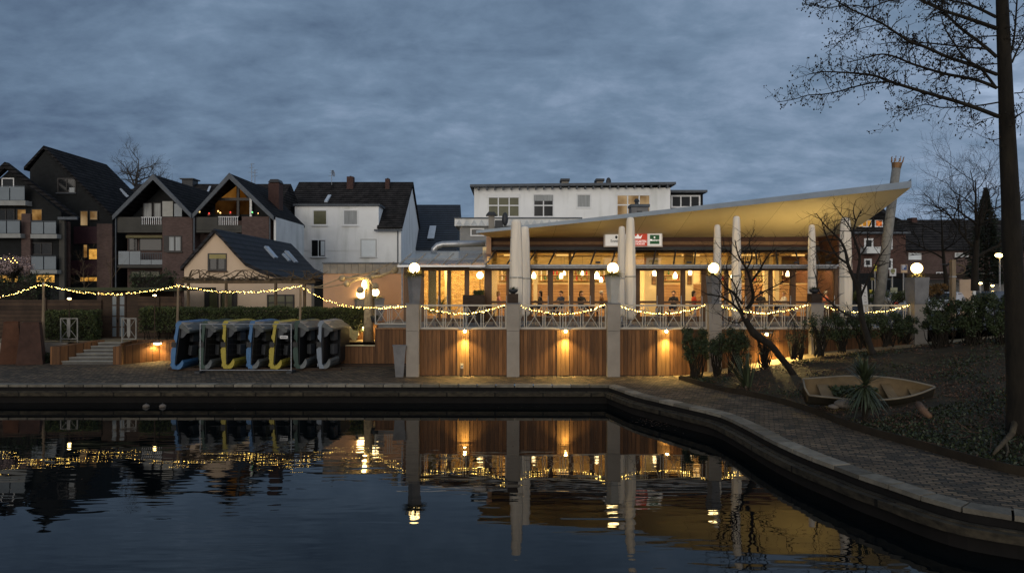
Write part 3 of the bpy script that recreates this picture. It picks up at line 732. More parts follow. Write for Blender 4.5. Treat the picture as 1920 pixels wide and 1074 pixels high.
for k, (px, lab, rot_, w0, w1, gpy, gr, tf) in enumerate(pl):
    x = XX(px, YF); zt = ZZ(517, YF) if k < 3 else ZZ(520, YF)
    t = thing('planter', lab, 'planter', (x, YF, PT), group='planters on the terrace pillars')
    rt = [0.62, 0.35, .25, .1][k]
    obj('pot', MB().frustum(x, YF, PT + .003, zt, w0, w1, rot=rt), M['planter_stone' if k in (1,) else 'planter_grey'], t)
    obj('soil', MB().frustum(x, YF, zt, zt + .02, w1 * .85, w1 * .85, rot=rt), M['soil'], t)
    rr = random.Random(40 + k); mb = MB(); tuft(mb, (x, YF, zt + .02), 320 if k < 2 else 90, .24, .50 if k < 3 else .35, rr, .035, 1.0)
    obj('grass', mb, M['leaf_grass'], t)
    gz = ZZ(gpy, YF)
    g = thing('globe_lamp', ['glowing globe lamp above the grass on the left corner pillar', 'glowing globe lamp above the pale planter in front of the white umbrella pair',
                             'glowing globe lamp among the bare tree twigs over the fourth pillar', 'glowing globe lamp on the far right pillar, left of the dark trunk'][k], 'globe lamp', (x, YF, zt), group='globe lamps')
    obj('globe', MB().ball((x, YF, gz), gr / K * YF, 24, 14), M['globe'], g, True)
    obj('stem', MB().tube([(x, YF, zt), (x, YF, gz - gr / K * YF + .01)], .03, 8), M['dark_metal'], g)
for k, (px, lab) in enumerate([(962, 'dark square box with a small spiky plant bowl on the second pillar'), (1527, 'dark square box with a round bushy plant on the fifth pillar')]):
    x = XX(px, YF); t = thing('planter', lab, 'planter', (x, YF, PT), group='planters on the terrace pillars')
    obj('box', MB().box(x - .23, x + .23, YF - .23, YF + .23, PT + .003, PT + .42), M['dark_wood'], t)
    obj('bowl', MB().lathe([(.08, .42), (.2, .5), (.23, .62), (.19, .62), (.1, .52)], (x, YF, PT), 16), M['dark_metal'], t, True)
    mb = MB(); rr = random.Random(k); tuft(mb, (x, YF, PT + .58), 40 if k == 0 else 90, .15, .26, rr, .03, .4)
    obj('plant', mb, M['leaf_dark'], t)
# tall tapered pots and rusty planters on the quay
def pot(px, pyb, pyt, w0, w1, lab, m, name='tall_pot', rz=.15):
    Y = GY(pyb); x = XX(px, Y); h = ZZ(pyt, Y); t = thing(name, lab, 'pot', (x, Y, 0))
    obj('body', MB().frustum(x, Y, .005, h - .03, w0, w1, rot=rz), m, t)
    mb = MB(); c, s = cos(rz), sin(rz); e = w1 / 2 + .02
    for (ax, ay, bx, by) in ((-e, -e, e, -e + .06), (-e, e - .06, e, e), (-e, -e + .06, -e + .06, e - .06), (e - .06, -e + .06, e, e - .06)):
        q = [(x + u * c - v * s, Y + u * s + v * c) for u, v in ((ax, ay), (bx, ay), (bx, by), (ax, by))]
        mb.hull8([(a, b, h - .03) for a, b in q], [(a, b, h) for a, b in q])
    obj('rim', mb, m, t); obj('soil', MB().frustum(x, Y, h - .06, h - .05, w1 - .06, w1 - .06, rot=rz), M['soil'], t)
    return t
pot(749, 706, 647, .34, .56, 'tall grey tapered pot standing beside the corner pillar', M['planter_grey'])
pot(22, 681, 602, .98, .60, 'orange brown rusty steel planter tapering upwards, further left by the picture edge', mat('rust', (.085, .036, .018), .85, .3, 2, .2), 'steel_planter', .5)
pot(59, 682, 604, 1.15, .78, 'darker brown steel planter tapering upwards, beside the dark plants near the steps', mat('rust_dark', (.060, .030, .020), .85, .3, 2, .2), 'steel_planter', .45)

# closed umbrellas --------------------------------------------------
def umbrella(px, pyt, w, Y, lab):
    x = XX(px, Y); zt = ZZ(pyt, Y); r = w / 2 / K * Y; zb = TZ + .35
    t = thing('closed_umbrella', lab, 'umbrella', (x, Y, TZ), group='closed sun umbrellas on the terrace')
    mb = MB(); n = 22; rings = [(0, .62), (.03, .95), (.3, 1.05), (.6, .98), (.85, .86), (.96, .80), (.985, .72), (.996, .45), (1.0, .10)]
    i0 = 0; rr = random.Random(px); ph = rr.uniform(0, 6)
    for tt, q in rings:
        z = zb + (zt - zb) * tt
        for j in range(n):
            a = 2 * pi * j / n; fold = 1 + (.15 if tt < .95 else .03) * sin(a * 7 + ph + tt * .8) * (1 - .3 * tt)
            mb.v.append((x + r * q * fold * cos(a), Y + r * q * fold * sin(a), z))
    for k in range(len(rings) - 1):
        for j in range(n): a0 = k * n + j; a1 = k * n + (j + 1) % n; mb.f.append((a0, a1, a1 + n, a0 + n))
    mb.f.append(tuple(range(n - 1, -1, -1))); mb.f.append(tuple(range((len(rings) - 1) * n, len(rings) * n)))
    obj('cover', mb, M['umbrella'], t, True)
    zs_ = zb + (zt - zb) * .42; obj('tie_strap', MB().lathe([(r * 1.10, -.035), (r * 1.16, 0), (r * 1.10, .035)], (x, Y, zs_), 22), M['planter_stone'], t, True)
    obj('mast', MB().tube([(x, Y, TZ), (x, Y, zb + .1)], .05, 8), M['steel'], t)
    obj('base', MB().box(x - .35, x + .35, Y - .35, Y + .35, TZ + .003, TZ + .09), M['planter_grey'], t)
UY, VY = 32.0, 35.7
umbrella(968, 411, 22.5, UY, 'closed white umbrella left of the roof slope, nearer one of the left pair')
umbrella(984, 424, 20, VY, 'closed white umbrella half behind its neighbour, further one of the left pair')
umbrella(1182, 407, 18, UY, 'warm-lit closed umbrella covering the middle of the brewery sign')
umbrella(1166, 424, 15, VY, 'greyer closed umbrella just left of the warm-lit one at the brewery sign')
umbrella(1381, 405, 16, UY, 'tall closed umbrella right of the globe lamp in the bare tree')
umbrella(1345, 421, 14, VY, 'shorter closed umbrella directly behind the globe lamp in the bare tree')
umbrella(1585, 408, 21, UY, 'wide closed umbrella at the right end of the restaurant front')
umbrella(1522, 421, 14, VY, 'slim closed umbrella in front of the last restaurant doors')

# bistro tables and chairs ------------------------------------------
def chair_proto():
    t = thing('terrace_chair', 'slatted light metal chair', 'chair', (0, 0, 0), group='slatted chairs on the terrace')
    mb = MB()
    for k in range(6): mb.box(-.2, .2, -.2 + k * .068, -.2 + k * .068 + .05, .44, .46)
    obj('seat', mb, M['chair_metal'], t)
    mb = MB().box(-.21, .21, .205, .225, .82, .86); 
    for k in range(5): mb.box(-.18 + k * .082, -.18 + k * .082 + .03, .207, .223, .50, .82)
    obj('backrest', mb, M['chair_metal'], t)
    for sx in (-1, 1):
        obj('leg', MB().bar((sx * .2, -.2, 0), (sx * .2, -.16, .45), .014), M['chair_metal'], t)
        obj('leg', MB().tube([(sx * .2, .27, 0), (sx * .2, .2, .45), (sx * .2, .215, .86)], .014, 4), M['chair_metal'], t)
    return t
def table_proto():
    t = thing('terrace_table', 'square wooden-topped table', 'table', (0, 0, 0), group='tables on the terrace')
    obj('tabletop', MB().box(-.45, .45, -.4, .4, .72, .75), M['table_top'], t)
    mb = MB(); 
    for sx in (-1, 1):
        obj('leg', MB().bar((sx * .38, -.33, 0), (sx * .38, .33, .72), .018), M['dark_metal'], t); obj('leg', MB().bar((sx * .36, .33, 0), (sx * .36, -.33, .72), .018), M['dark_metal'], t)
    return t
CH, TB = chair_proto(), table_proto(); LABELS.pop(CH['label'], 0); LABELS.pop(TB['label'], 0)
firstc = firstt = True
spots = [(835, 33.0, 0), (912, 33.6, 1), (1000, 32.9, 0), (1040, 33.4, 0), (1105, 33.0, 1), (1195, 33.2, 0), (1268, 32.9, 1), (1390, 33.0, 0), (1455, 33.2, 1), (1500, 32.9, 0)]
where = ['left of the centre bars in the first bay', 'right of the centre bars in the first bay', 'beside the left umbrella pair', 'left of the centre bars in the second bay', 'right of the centre bars in the second bay',
         'next to the brewery-sign umbrellas', 'right of the centre bars in the third bay', 'behind the leaning tree in the fourth bay', 'in the middle of the fourth bay', 'at the right end of the fourth bay']
for (px, Y, kind), w_ in zip(spots, where):
    x = XX(px, Y); loc = (x, Y, 2.098)
    if firstt: TB.location = loc; LABELS['x'] = 1; TB['label'] = 'wooden-topped terrace table ' + w_; firstt = False
    else: dup(TB, loc, 0, 'wooden-topped terrace table ' + w_)
    for sx, nm, rz in ((-1, 'left of', pi / 2), (1, 'right of', -pi / 2)):
        l2 = (x + sx * .72, Y + rb(-.1, .1), 2.098); lab = 'metal chair %s table %s' % (nm, w_.replace('in the ', 'in '))
        if firstc: CH.location = l2; CH.rotation_euler[2] = rz; CH['label'] = lab; firstc = False
        else: dup(CH, l2, rz + rb(-.15, .15), lab)
# ------------------------------------------------------------------ the restaurant
YR = 37.2; FZ = 2.26
R = thing('restaurant', 'long glass-fronted restaurant with a swooping pointed roof and warm lit rooms', 'restaurant', (6, 40, 2.1))
def ro(name, mb, m, parent=None, smooth=False): return obj(name, mb, m, R if parent is None else parent, smooth)
XL = XX(757, YR); XRt = XX(1571, YR)
# floor, back wall, side walls, ceiling
ro('inner_floor', MB().box(XL, XRt, YR + .06, 46, 2.10, FZ - .0), mat('floor_tile', (.20, .12, .07), .4, .15, 2))
ro('back_wall', MB().box(XX(905, 45), XX(1571, 45) , 45, 45.2, FZ, 6.6), M['cream'])
ro('side_wall', MB().box(XRt, XRt + .15, YR, 45.2, 2.1, 6.85), M['brownband'])
ro('side_wall', MB().box(XL - .02, XL + .12, YR, 42.4, 2.1, 5.05), M['annex_peach'])
ro('partition', MB().box(XX(908, 40), XX(908, 40) + .14, 39.7, 45, FZ, 6.0), M['cream'])
ro('room_back', MB().box(XL, XX(908, 40), 41.4, 41.6, 2.1, 5.6), M['brick_inside'])
ro('ceiling', MB().box(XX(908, 40) + .15, XRt, 39.75, 45, 5.95, 6.1), M['cream'])
ro('ceiling_small', MB().box(XL, XX(908, 40), 39.7, 41.4, 5.3, 5.42), M['cream'])
ro('upper_wall', MB().box(XX(915, 39.7), XX(1575, 39.7), 39.62, 39.74, 6.02, 6.92), M['brownband'])
ro('upper_stripe', MB().box(XX(915, 39.7), XX(1575, 39.7), 39.55, 39.615, ZZ(459, 39.6), ZZ(453, 39.6)), mat('stripe', (.20, .11, .05), .6))
ro('gutter', MB().box(XX(920, 39.4), XX(1572, 39.4), 39.35, 39.54, ZZ(469, 39.5), ZZ(463, 39.5)), M['dark_metal'])
ro('corner_column', MB().box(XX(912, 39.3), XX(921, 39.3), 39.2, 39.54, 5.7, 7.0), M['annex_peach'])
# door band
y0, y1 = YR, YR + .09
zt, zb = ZZ(507.5, YR), ZZ(564, YR)
ro('head_beam', MB().box(XL, XRt, YR - .06, YR + .12, zt, 5.09), M['frame_brown'])
spans = [(787, 795, 822), (824, 826, 838), (840, 844, 871), (876, 880, 908)]
spans2 = [(919, 922, 949), (955, 960, 988), (992, 997, 1027), (1032, 1037, 1067), (1070, 1075, 1106), (1110, 1115, 1146), (1150, 1155, 1190), (1196, 1200, 1231), (1240, 1245, 1276), (1280, 1285, 1315), (1322, 1328, 1358), (1362, 1366, 1397), (1406, 1411, 1441), (1445, 1449, 1481), (1487, 1492, 1523), (1528, 1533, 1563)]
allsp = [(a, b, c) for a, b, c in spans + spans2]
mb = MB(); prev = XL
posts = MB(); edges = []
for k, (a, b, c) in enumerate(allsp):
    xb_, xc = XX(b, YR), XX(c, YR); small = k < 4
    lo = 2.12 if small else FZ
    gl0 = ZZ(566, YR) - .9 if small else zb
    d = MB(); f = .045
    d.box(xb_ - f, xb_, y0 - .02, y1, lo, zt); d.box(xc, xc + f, y0 - .02, y1, lo, zt)
    d.box(xb_, xc, y0 - .02, y1, lo, lo + .12)
    if not small: d.box(xb_, xc, y0 - .02, y1, zb - .13, zb)
    dd = ro('door', d, M['frame_brown'])
    pn = MB()
    if small: pn.box(xb_, xc, y0 + .03, y0 + .04, lo + .12, zt)
    else: pn.box(xb_, xc, y0 + .03, y0 + .04, zb, zt).box(xb_, xc, y0 + .03, y0 + .04, lo + .12, zb - .13)
    obj('pane', pn, GL, dd)
    obj('handle', MB().tube([(xc + .02, y0 - .06, 3.0), (xc + .02, y0 - .06, 3.5)], .015, 5), M['steel'], dd)
    edges.append((xb_ - f, xc + f))
prev = XL
for a, b in edges + [(XRt, XRt)]:
    if a - prev > .02: ro('post', MB().box(prev + .003, a - .003, y0 - .05, y1 + .05, 2.1, zt - .003), M['frame_brown'])
    prev = b
ro('threshold', MB().box(XX(913, YR), XRt, YR - .12, YR - .06, 2.1, FZ), M['frame_brown'])
# glass lean-to roofs
def leanto(px0, px1, tx0, tx1, pyf, pyb, Yf, Yb, n, gl, bar, lab):
    rf = ro('glass_roof', MB().quad(P(px0, pyf, Yf), P(px1, pyf, Yf), P(tx1, pyb, Yb), P(tx0, pyb, Yb)), gl)
    a, b = P(px0, pyf, Yf), P(px1, pyf, Yf); c, d = P(tx0, pyb, Yb), P(tx1, pyb, Yb)
    for k in range(n + 1):
        u = k / n; obj('rafter', MB().bar(a.lerp(b, u) + Vector((0, 0, .03)), c.lerp(d, u) + Vector((0, 0, .03)), .045), bar, rf)
    mid = MB().bar(a.lerp(c, .5) + Vector((0, 0, .035)), b.lerp(d, .5) + Vector((0, 0, .035)), .015); obj('purlin', mid, bar, rf)
    obj('eaves_gutter', MB().box(min(a.x, b.x) - .03, b.x + .03, Yf - .13, Yf + .02, a.z - .10, a.z + .0), M['steel'] if bar is not M['dark_metal'] else M['galv'], rf)
    return rf
lr = leanto(912, 1575, 931, 1566, 496, 468.5, 36.3, 39.5, 17, GLR, M['dark_metal'], 'x')
lr2 = leanto(747, 909, 771, 930, 497, 476, 35.7, 39.2, 6, GLF, M['white_metal'], 'x')
obj('upper_glazing', MB().quad(P(771, 476, 39.2), P(930, 476, 39.2), P(932, 469.5, 39.9), P(775, 469.5, 39.9)), GLF, lr2)
ro('awning_box', MB().box(XX(880, 36.2), XX(1572, 36.2), 36.34, 36.5, ZZ(503, 36.2), ZZ(500, 36.2)), M['galv'])
ro('downpipe', MB().tube([P(754, 500, 36.0), P(754, 575, 36.0)], .045, 8), M['galv'])
ro('soffit_board', MB().box(XL, XRt, 36.5, YR - .06, 5.06, 5.09), M['frame_brown'])

# the big roof: ruled sheet from the high front edge down to the wall
def Ff(u):  # front edge, left tip to right tip
    px = 893 + (1708 - 893) * u; py = 437 - (437 - 352) * (u ** 1.03); return P(px, py, 36.2 - 1.2 * u)
def Bf(u): return P(925 + (1577 - 925) * u, 446.5 - 1.5 * u, 39.7)
NU, NV = 48, 10
def under(u, v):
    f, b = Ff(u), Bf(u); p = f.lerp(b, v); p.z -= .10 * u * sin(pi * v); return p
ms = MB()
for i in range(NU + 1):
    for j in range(NV + 1): ms.v.append(tuple(under(i / NU, j / NV)))
for i in range(NU):
    for j in range(NV): a = i * (NV + 1) + j; ms.f.append((a, a + 1, a + NV + 2, a + NV + 1))
big = ro('roof', ms, M['soffit'], smooth=True)
mf = MB(); th = lambda u: .14 + .20 * u
for i in range(NU + 1):
    u = i / NU; f = Ff(u); mf.v += [(f.x, f.y - .05, f.z - .01), (f.x, f.y - .05, f.z + th(u)), (f.x, f.y + .12, f.z + th(u)), (f.x, f.y + .12, f.z + .02)]
for i in range(NU):
    a = 4 * i; mf.f += [(a, a + 4, a + 5, a + 1), (a + 1, a + 5, a + 6, a + 2), (a + 2, a + 6, a + 7, a + 3), (a + 3, a + 7, a + 4, a)]
mf.f += [(0, 1, 2, 3), (4 * NU + 3, 4 * NU + 2, 4 * NU + 1, 4 * NU)]
obj('fascia', mf, M['fascia'], big)
mt = MB()
for i in range(NU + 1):
    u = i / NU; f = Ff(u) + Vector((0, .12, th(u) - .03)); b = Bf(u) + Vector((0, 1.2, .5 + .25 * u)); mt.v += [tuple(f), tuple(b), (b.x, b.y + 4.5, b.z - .6)]
for i in range(NU): a = 3 * i; mt.f += [(a, a + 3, a + 4, a + 1), (a + 1, a + 4, a + 5, a + 2)]
obj('top_sheet', mt, M['fascia'], big)
me_ = MB()
for j in range(NV + 1):
    v = j / NV; p = under(1, v); me_.v += [(p.x, p.y, p.z), (p.x + .02, p.y, p.z + .47 - .1 * v)]
for j in range(NV): a = 2 * j; me_.f.append((a, a + 2, a + 3, a + 1))
obj('end_edge', me_, M['fascia'], big)
# floodlights standing on the lean-to ridge, washing the soffit
for k, (px, e) in enumerate(((990, 12), (1120, 18), (1290, 40), (1400, 60), (1490, 75), (1550, 85))):
    x = XX(px, 36.4); f = ro('floodlight', MB().box(x - .12, x + .12, 36.12, 36.28, 5.22, 5.32), M['dark_metal'])
    lamp('SPOT', (x, 36.15, 5.42), e * 1.55, (1, .72, .26), .12, (.04, .30, 1), 150, 1.0, parent=f.parent)
# brewery sign
YG = 38.9
S = thing('sign_board', 'long white sign board with brewery name, red crown panel and green square', 'sign', tuple(P(1187, 450, YG)))
sx0, sx1, sz0, sz1 = XX(1132, YG), XX(1242.5, YG), ZZ(463, YG), ZZ(436.5, YG)
obj('board', MB().box(sx0, sx1, YG, YG + .16, sz0, sz1), mat('sign_frame', (.50, .46, .44), .5, .05), S)
def face(name, a, b, pyt, pyb, m, dy): return obj(name, MB().box(XX(a, YG), XX(b, YG), YG - dy, YG - dy + .012, ZZ(pyb, YG), ZZ(pyt, YG)), m, S)
emat('sign_lit', (.62, .58, .53), .55)
def lit(m, s):
    b = m.node_tree.nodes['Principled BSDF']; b.inputs['Emission Color'].default_value = b.inputs['Base Color'].default_value
    src = b.inputs['Base Color'].links[0].from_socket; m.node_tree.links.new(src, b.inputs['Emission Color']); b.inputs['Emission Strength'].default_value = s
wf = mat('sign_white_lit', (.60, .58, .54), .4, .03); rf_ = M['sign_red']; lit(wf, .45); lit(rf_, .5); lit(M['sign_green'], .6)
face('white_panel', 1135, 1174, 438, 461, wf, .015); face('red_panel', 1174.5, 1213.5, 438, 461, rf_, .015); face('white_panel', 1214, 1240.5, 438, 461, wf, .015); face('green_square', 1218.5, 1236, 440.5, 457.5, M['sign_green'], .03)
def text(s, px, py, h, m, parent, Y, dy=.02, align='CENTER', sx=1.0, name='lettering', shear=0):
    c = bpy.data.curves.new(name, 'FONT'); c.body = s; c.size = h; c.align_x = align; c.align_y = 'CENTER'; c.extrude = .004; c.materials.append(m); c.shear = shear; c.offset = h * .012
    o0 = bpy.data.objects.new(name, c); COL.objects.link(o0); dg = bpy.context.evaluated_depsgraph_get(); me = bpy.data.meshes.new_from_object(o0.evaluated_get(dg)); bpy.data.objects.remove(o0); me.materials.clear(); me.materials.append(m)
    o = bpy.data.objects.new(name, me); COL.objects.link(o); o.rotation_euler = (radians(90), 0, 0); o.scale = (sx, 1, 1)
    o.parent = parent; o.location = Vector((XX(px, Y), Y - dy, ZZ(py, Y))) - Vector(parent.location); return o
text('Krombacher', 1144.6, 452.0, .25, M['ink'], S, YG, .022, 'LEFT', .60)
crm = mat('crown_white', (.75, .72, .68), .4, .03); lit(crm, .6)
text('OGARTEN', 1211.8, 453, .21, crm, S, YG, .022, 'RIGHT', .66); text('& BURGER', 1209, 457.6, .13, crm, S, YG, .022, 'RIGHT', 1.0)
text('Mathers', 1227.2, 450.3, .165, crm, S, YG, .036, 'CENTER', 1.0, shear=.1)
obj('emblem', MB().lathe([(.001, -.012), (.07, -.01), (.07, .0), (.001, .002)], (0, 0, 0), 14), M['ink'], S)
e_ = S.children[-1] if S.children else None
for o in bpy.data.objects:
    if o.name.startswith('emblem'): o.location = Vector((XX(1155.5, YG), YG - .022, ZZ(444.8, YG))) - Vector(S.location); o.rotation_euler = (radians(90), 0, 0); o.scale = (1, 1.25, 1)
o = obj('emblem', MB().lathe([(.001, -.012), (.05, -.01), (.05, .0), (.001, .002)], (0, 0, 0), 8), crm, S); o.location = Vector((XX(1227, YG), YG - .036, ZZ(445, YG))) - Vector(S.location); o.rotation_euler = (radians(90), 0, 0)
cr = [(1183, 447.5), (1201.5, 447.5), (1204.5, 440), (1199.5, 444.2), (1195.8, 438.9), (1192, 444.2), (1188.5, 438.9), (1185, 444.2), (1180, 440)]
obj('crown', MB().prism([(XX(a, YG), ZZ(b, YG)) for a, b in cr[::-1]], YG - .024, YG - .014), crm, S)

# interior fittings -------------------------------------------------
B = thing('bar_counter', 'long warm wood panelled bar counter inside the restaurant', 'bar counter', (XX(1250, 41), 41, FZ))
obj('front', MB().box(XX(930, 41), XX(1178, 41), 41, 41.5, FZ, ZZ(533, 41)), M['bar_wood'], B); obj('front', MB().box(XX(1236, 41), XX(1525, 41), 41, 41.5, FZ, ZZ(533, 41)), M['bar_wood'], B)
obj('counter_top', MB().box(XX(928, 41), XX(1180, 41), 40.95, 41.55, ZZ(533, 41) + .002, ZZ(531, 41)), M['cream'], B); obj('counter_top', MB().box(XX(1234, 41), XX(1528, 41), 40.95, 41.55, ZZ(533, 41) + .002, ZZ(531, 41)), M['cream'], B)
rr = random.Random(5)
H = thing('bottle_shelf', 'tall bottle shelves behind the bar counter', 'shelf', (XX(1250, 44), 44, FZ))
for a, b in ((935, 1000), (1010, 1160), (1240, 1290), (1320, 1375), (1400, 1520)):
    for py in (525, 515, 505):
        obj('board', MB().box(XX(a, 44), XX(b, 44), 44.6, 44.95, ZZ(py, 44) - .03, ZZ(py, 44)), M['bar_wood'], H)
    obj('backboard', MB().box(XX(a, 44), XX(b, 44), 44.96, 44.99, ZZ(530, 44), ZZ(496, 44)), M['olive_wall'], H)
def bottle(x, y, z, m, lab):
    t = thing('bottle', lab, 'bottle', (x, y, z), group='bottles on the bar shelves')
    obj('body', MB().lathe([(.045, 0), (.045, .2), (.015, .26), (.015, .32)], (x, y, z), 8), m, t, True); return t
BP = {}
n = 0
for a, b in ((935, 1000), (1010, 1160), (1240, 1290), (1320, 1375), (1400, 1520)):
    for py in (525, 515):
        x = XX(a, 44) + .2
        while x < XX(b, 44) - .1:
            m = rr.choice(['bottle_green', 'bottle_brown', 'red_box', 'cream', 'cloth_white'])
            z = ZZ(py, 44) + .002
            if m not in BP:
                BP[m] = thing('bottle', 'PROTO' + m, 'bottle', (x, 44.75, z), group='bottles on the bar shelves'); LABELS.pop('PROTO' + m)
                o = obj('glass', MB().lathe([(.055, 0), (.055, .2), (.018, .28), (.018, .36)], (0, 0, 0), 8), M[m], BP[m], True, world=False); q = BP[m]
            else: q = dup(BP[m], (x, 44.75, z))
            q['label'] = {'bottle_green': 'dark green', 'bottle_brown': 'amber brown', 'red_box': 'red', 'cream': 'cream', 'cloth_white': 'white'}[m] + ' bottle standing on the shelves behind the bar'
            q['group'] = {'bottle_green': 'green', 'bottle_brown': 'brown', 'red_box': 'red', 'cream': 'cream', 'cloth_white': 'white'}[m] + ' bottles behind the bar'
            x += rr.uniform(.22, .5); n += 1
for px, w in ((927, 10), (1004, 7), (1069, 5), (1172, 8), (1222, 26), (1292, 16), (1372, 14), (1438, 9), (1457, 8), (1527, 8)):   # pale columns and wall strips
    ro('column', MB().box(XX(px - w / 2, 40.2), XX(px + w / 2, 40.2), 40.2, 40.5, FZ, 5.94), M['cream'])
nm = ['left of the counter', 'by the first column', 'over the middle tables', 'over the bar', 'near the right doors', 'by the last doors', 'over the rear tables', 'at the counter end']
for k, (px, py, Y, r) in enumerate(((1001, 516, 39.5, 6), (1052, 517, 42, 5), (1058, 512, 41.8, 4), (1092, 512, 43, 4), (1119, 516, 39.4, 7), (1127, 524, 41.5, 5), (1227, 511, 39.5, 5.5), (1229.5, 514, 39.0, 3.5), (1294, 510, 39.8, 5), (1266, 516, 41.6, 6), (1373, 517, 39.8, 4), (1477, 513, 38.9, 5))):
    x, z = XX(px, Y), ZZ(py, Y); t = thing('pendant_lamp', 'small glowing pendant lamp inside the restaurant, %s from the left' % ['first', 'second', 'third', 'fourth', 'fifth', 'sixth', 'seventh', 'eighth', 'ninth', 'tenth', 'eleventh', 'twelfth'][k], 'pendant lamp', (x, Y, z), group='pendant lamps in the restaurant')
    obj('shade', MB().lathe([(.03, r / K * Y), (r / K * Y * .7, .0), (r / K * Y * .6, -r / K * Y), (.02, -r / K * Y)], (x, Y, z), 14), M['pendant_lit'], t, True)
    obj('cord', MB().tube([(x, Y, z + r / K * Y), (x, Y, 5.3 if Y < 39.6 else 5.94)], .008, 4), M['black'], t)
for k, px in enumerate((1226, 1293, 1374)):
    x = XX(px, 40.15); t = thing('wall_sconce', 'brown wall sconce throwing a cone of light on the pale wall, %s one' % ['left', 'middle', 'right'][k], 'sconce', (x, 40.1, ZZ(522, 40.1)), group='sconces inside the restaurant')
    obj('backplate', MB().box(x - .13, x + .13, 40.17, 40.19, ZZ(534, 40.1), ZZ(512, 40.1)), M['frame_brown'], t)
    obj('shade', MB().lathe([(.05, .12), (.09, -.02), (.08, -.02), (.04, .1)], (x, 40.05, ZZ(516, 40.1)), 12), M['lamp_shade_lit'], t)
    lamp('SPOT', (x, 39.98, ZZ(519, 40.1)), 20, (1, .7, .3), .02, (0, .2, -1), 60, .7, parent=t)
G = thing('globe_lamp', 'glowing globe lamp inside the left glass room', 'globe lamp', tuple(P(900, 516, 39)), group='globe lamps')
obj('globe', MB().ball(P(900, 516, 39), .20, 18, 12), M['globe'], G, True); obj('bracket', MB().tube([P(900, 522, 39), P(900, 545, 39), (XX(900, 39), 41.38, ZZ(545, 39))], .02, 6), M['dark_metal'], G)
# left glass room: planter box outside, palm, curtain strips
t = thing('planter_box', 'dark brown wooden planter box standing before the left glass room', 'planter', tuple(P(888, 568, 36.4)))
obj('box', MB().box(XX(868, 36), XX(909, 36), 35.9, 36.5, 2.098, ZZ(553, 36)), M['dark_wood'], t); mb = MB(); rr = random.Random(9)
for _ in range(500):
    p = Vector((XX(rr.uniform(888, 907), 36.2), rr.uniform(36, 36.4), ZZ(553, 36) + rr.uniform(0, .22))); mb.leaf(p, rdir(), rdir(), .09, .05)
obj('foliage', mb, M['leaf_hedge'], t)
t = thing('potted_palm', 'small green palm in a pot behind the left glass doors', 'palm', tuple(P(827, 568, 38.4)))
mb = MB(); rr = random.Random(3); tuft(mb, (XX(827, 38.4), 38.4, 2.95), 60, .08, 1.0, rr, .045, 1.0); obj('leaves', mb, M['leaf_hedge'], t)
obj('pot', MB().lathe([(.12, 0), (.18, .35)], (XX(827, 38.4), 38.4, 2.46), 12), M['dark_metal'], t); obj('stem', MB().tube([(XX(827, 38.4), 38.4, 2.7), (XX(827, 38.4), 38.4, 3.0)], .04, 6), M['bark'], t)
for a, b in ((803, 818), (842, 846)): ro('curtain', MB().box(XX(a, 38), XX(b, 38), 38, 38.08, 2.5, 5.0), M['olive_wall'])
ro('inner_pier', MB().box(XX(834, 40), XX(842, 40), 39.9, 40.2, 2.46, 5.29), M['cream'])
# room lights
for px, e in ((960, 270), (1060, 340), (1180, 340), (1300, 340), (1410, 340), (1510, 300)):
    x = XX(px, 41); f = ro('ceiling_light', MB().box(x - .5, x + .5, 41.4, 41.8, 5.85, 5.94), M['lamp_shade_lit']); lamp('AREA', (x, 41.6, 5.80), e, (1, .75, .40), direction=(0, .5, -1), shape=(2.6, 2.2), parent=R)
for px in (800, 870): lamp('AREA', (XX(px, 39.8), 39.6, 5.0), 110, (1, .74, .32), direction=(0, .5, -1), shape=(2.0, 1.2), parent=R)
for px in (985, 1130, 1260, 1400, 1520): lamp('AREA', (XX(px, 38), 38.2, 5.0), 60, (1, .76, .42), direction=(0, .5, -1), shape=(2.0, .8), parent=R)

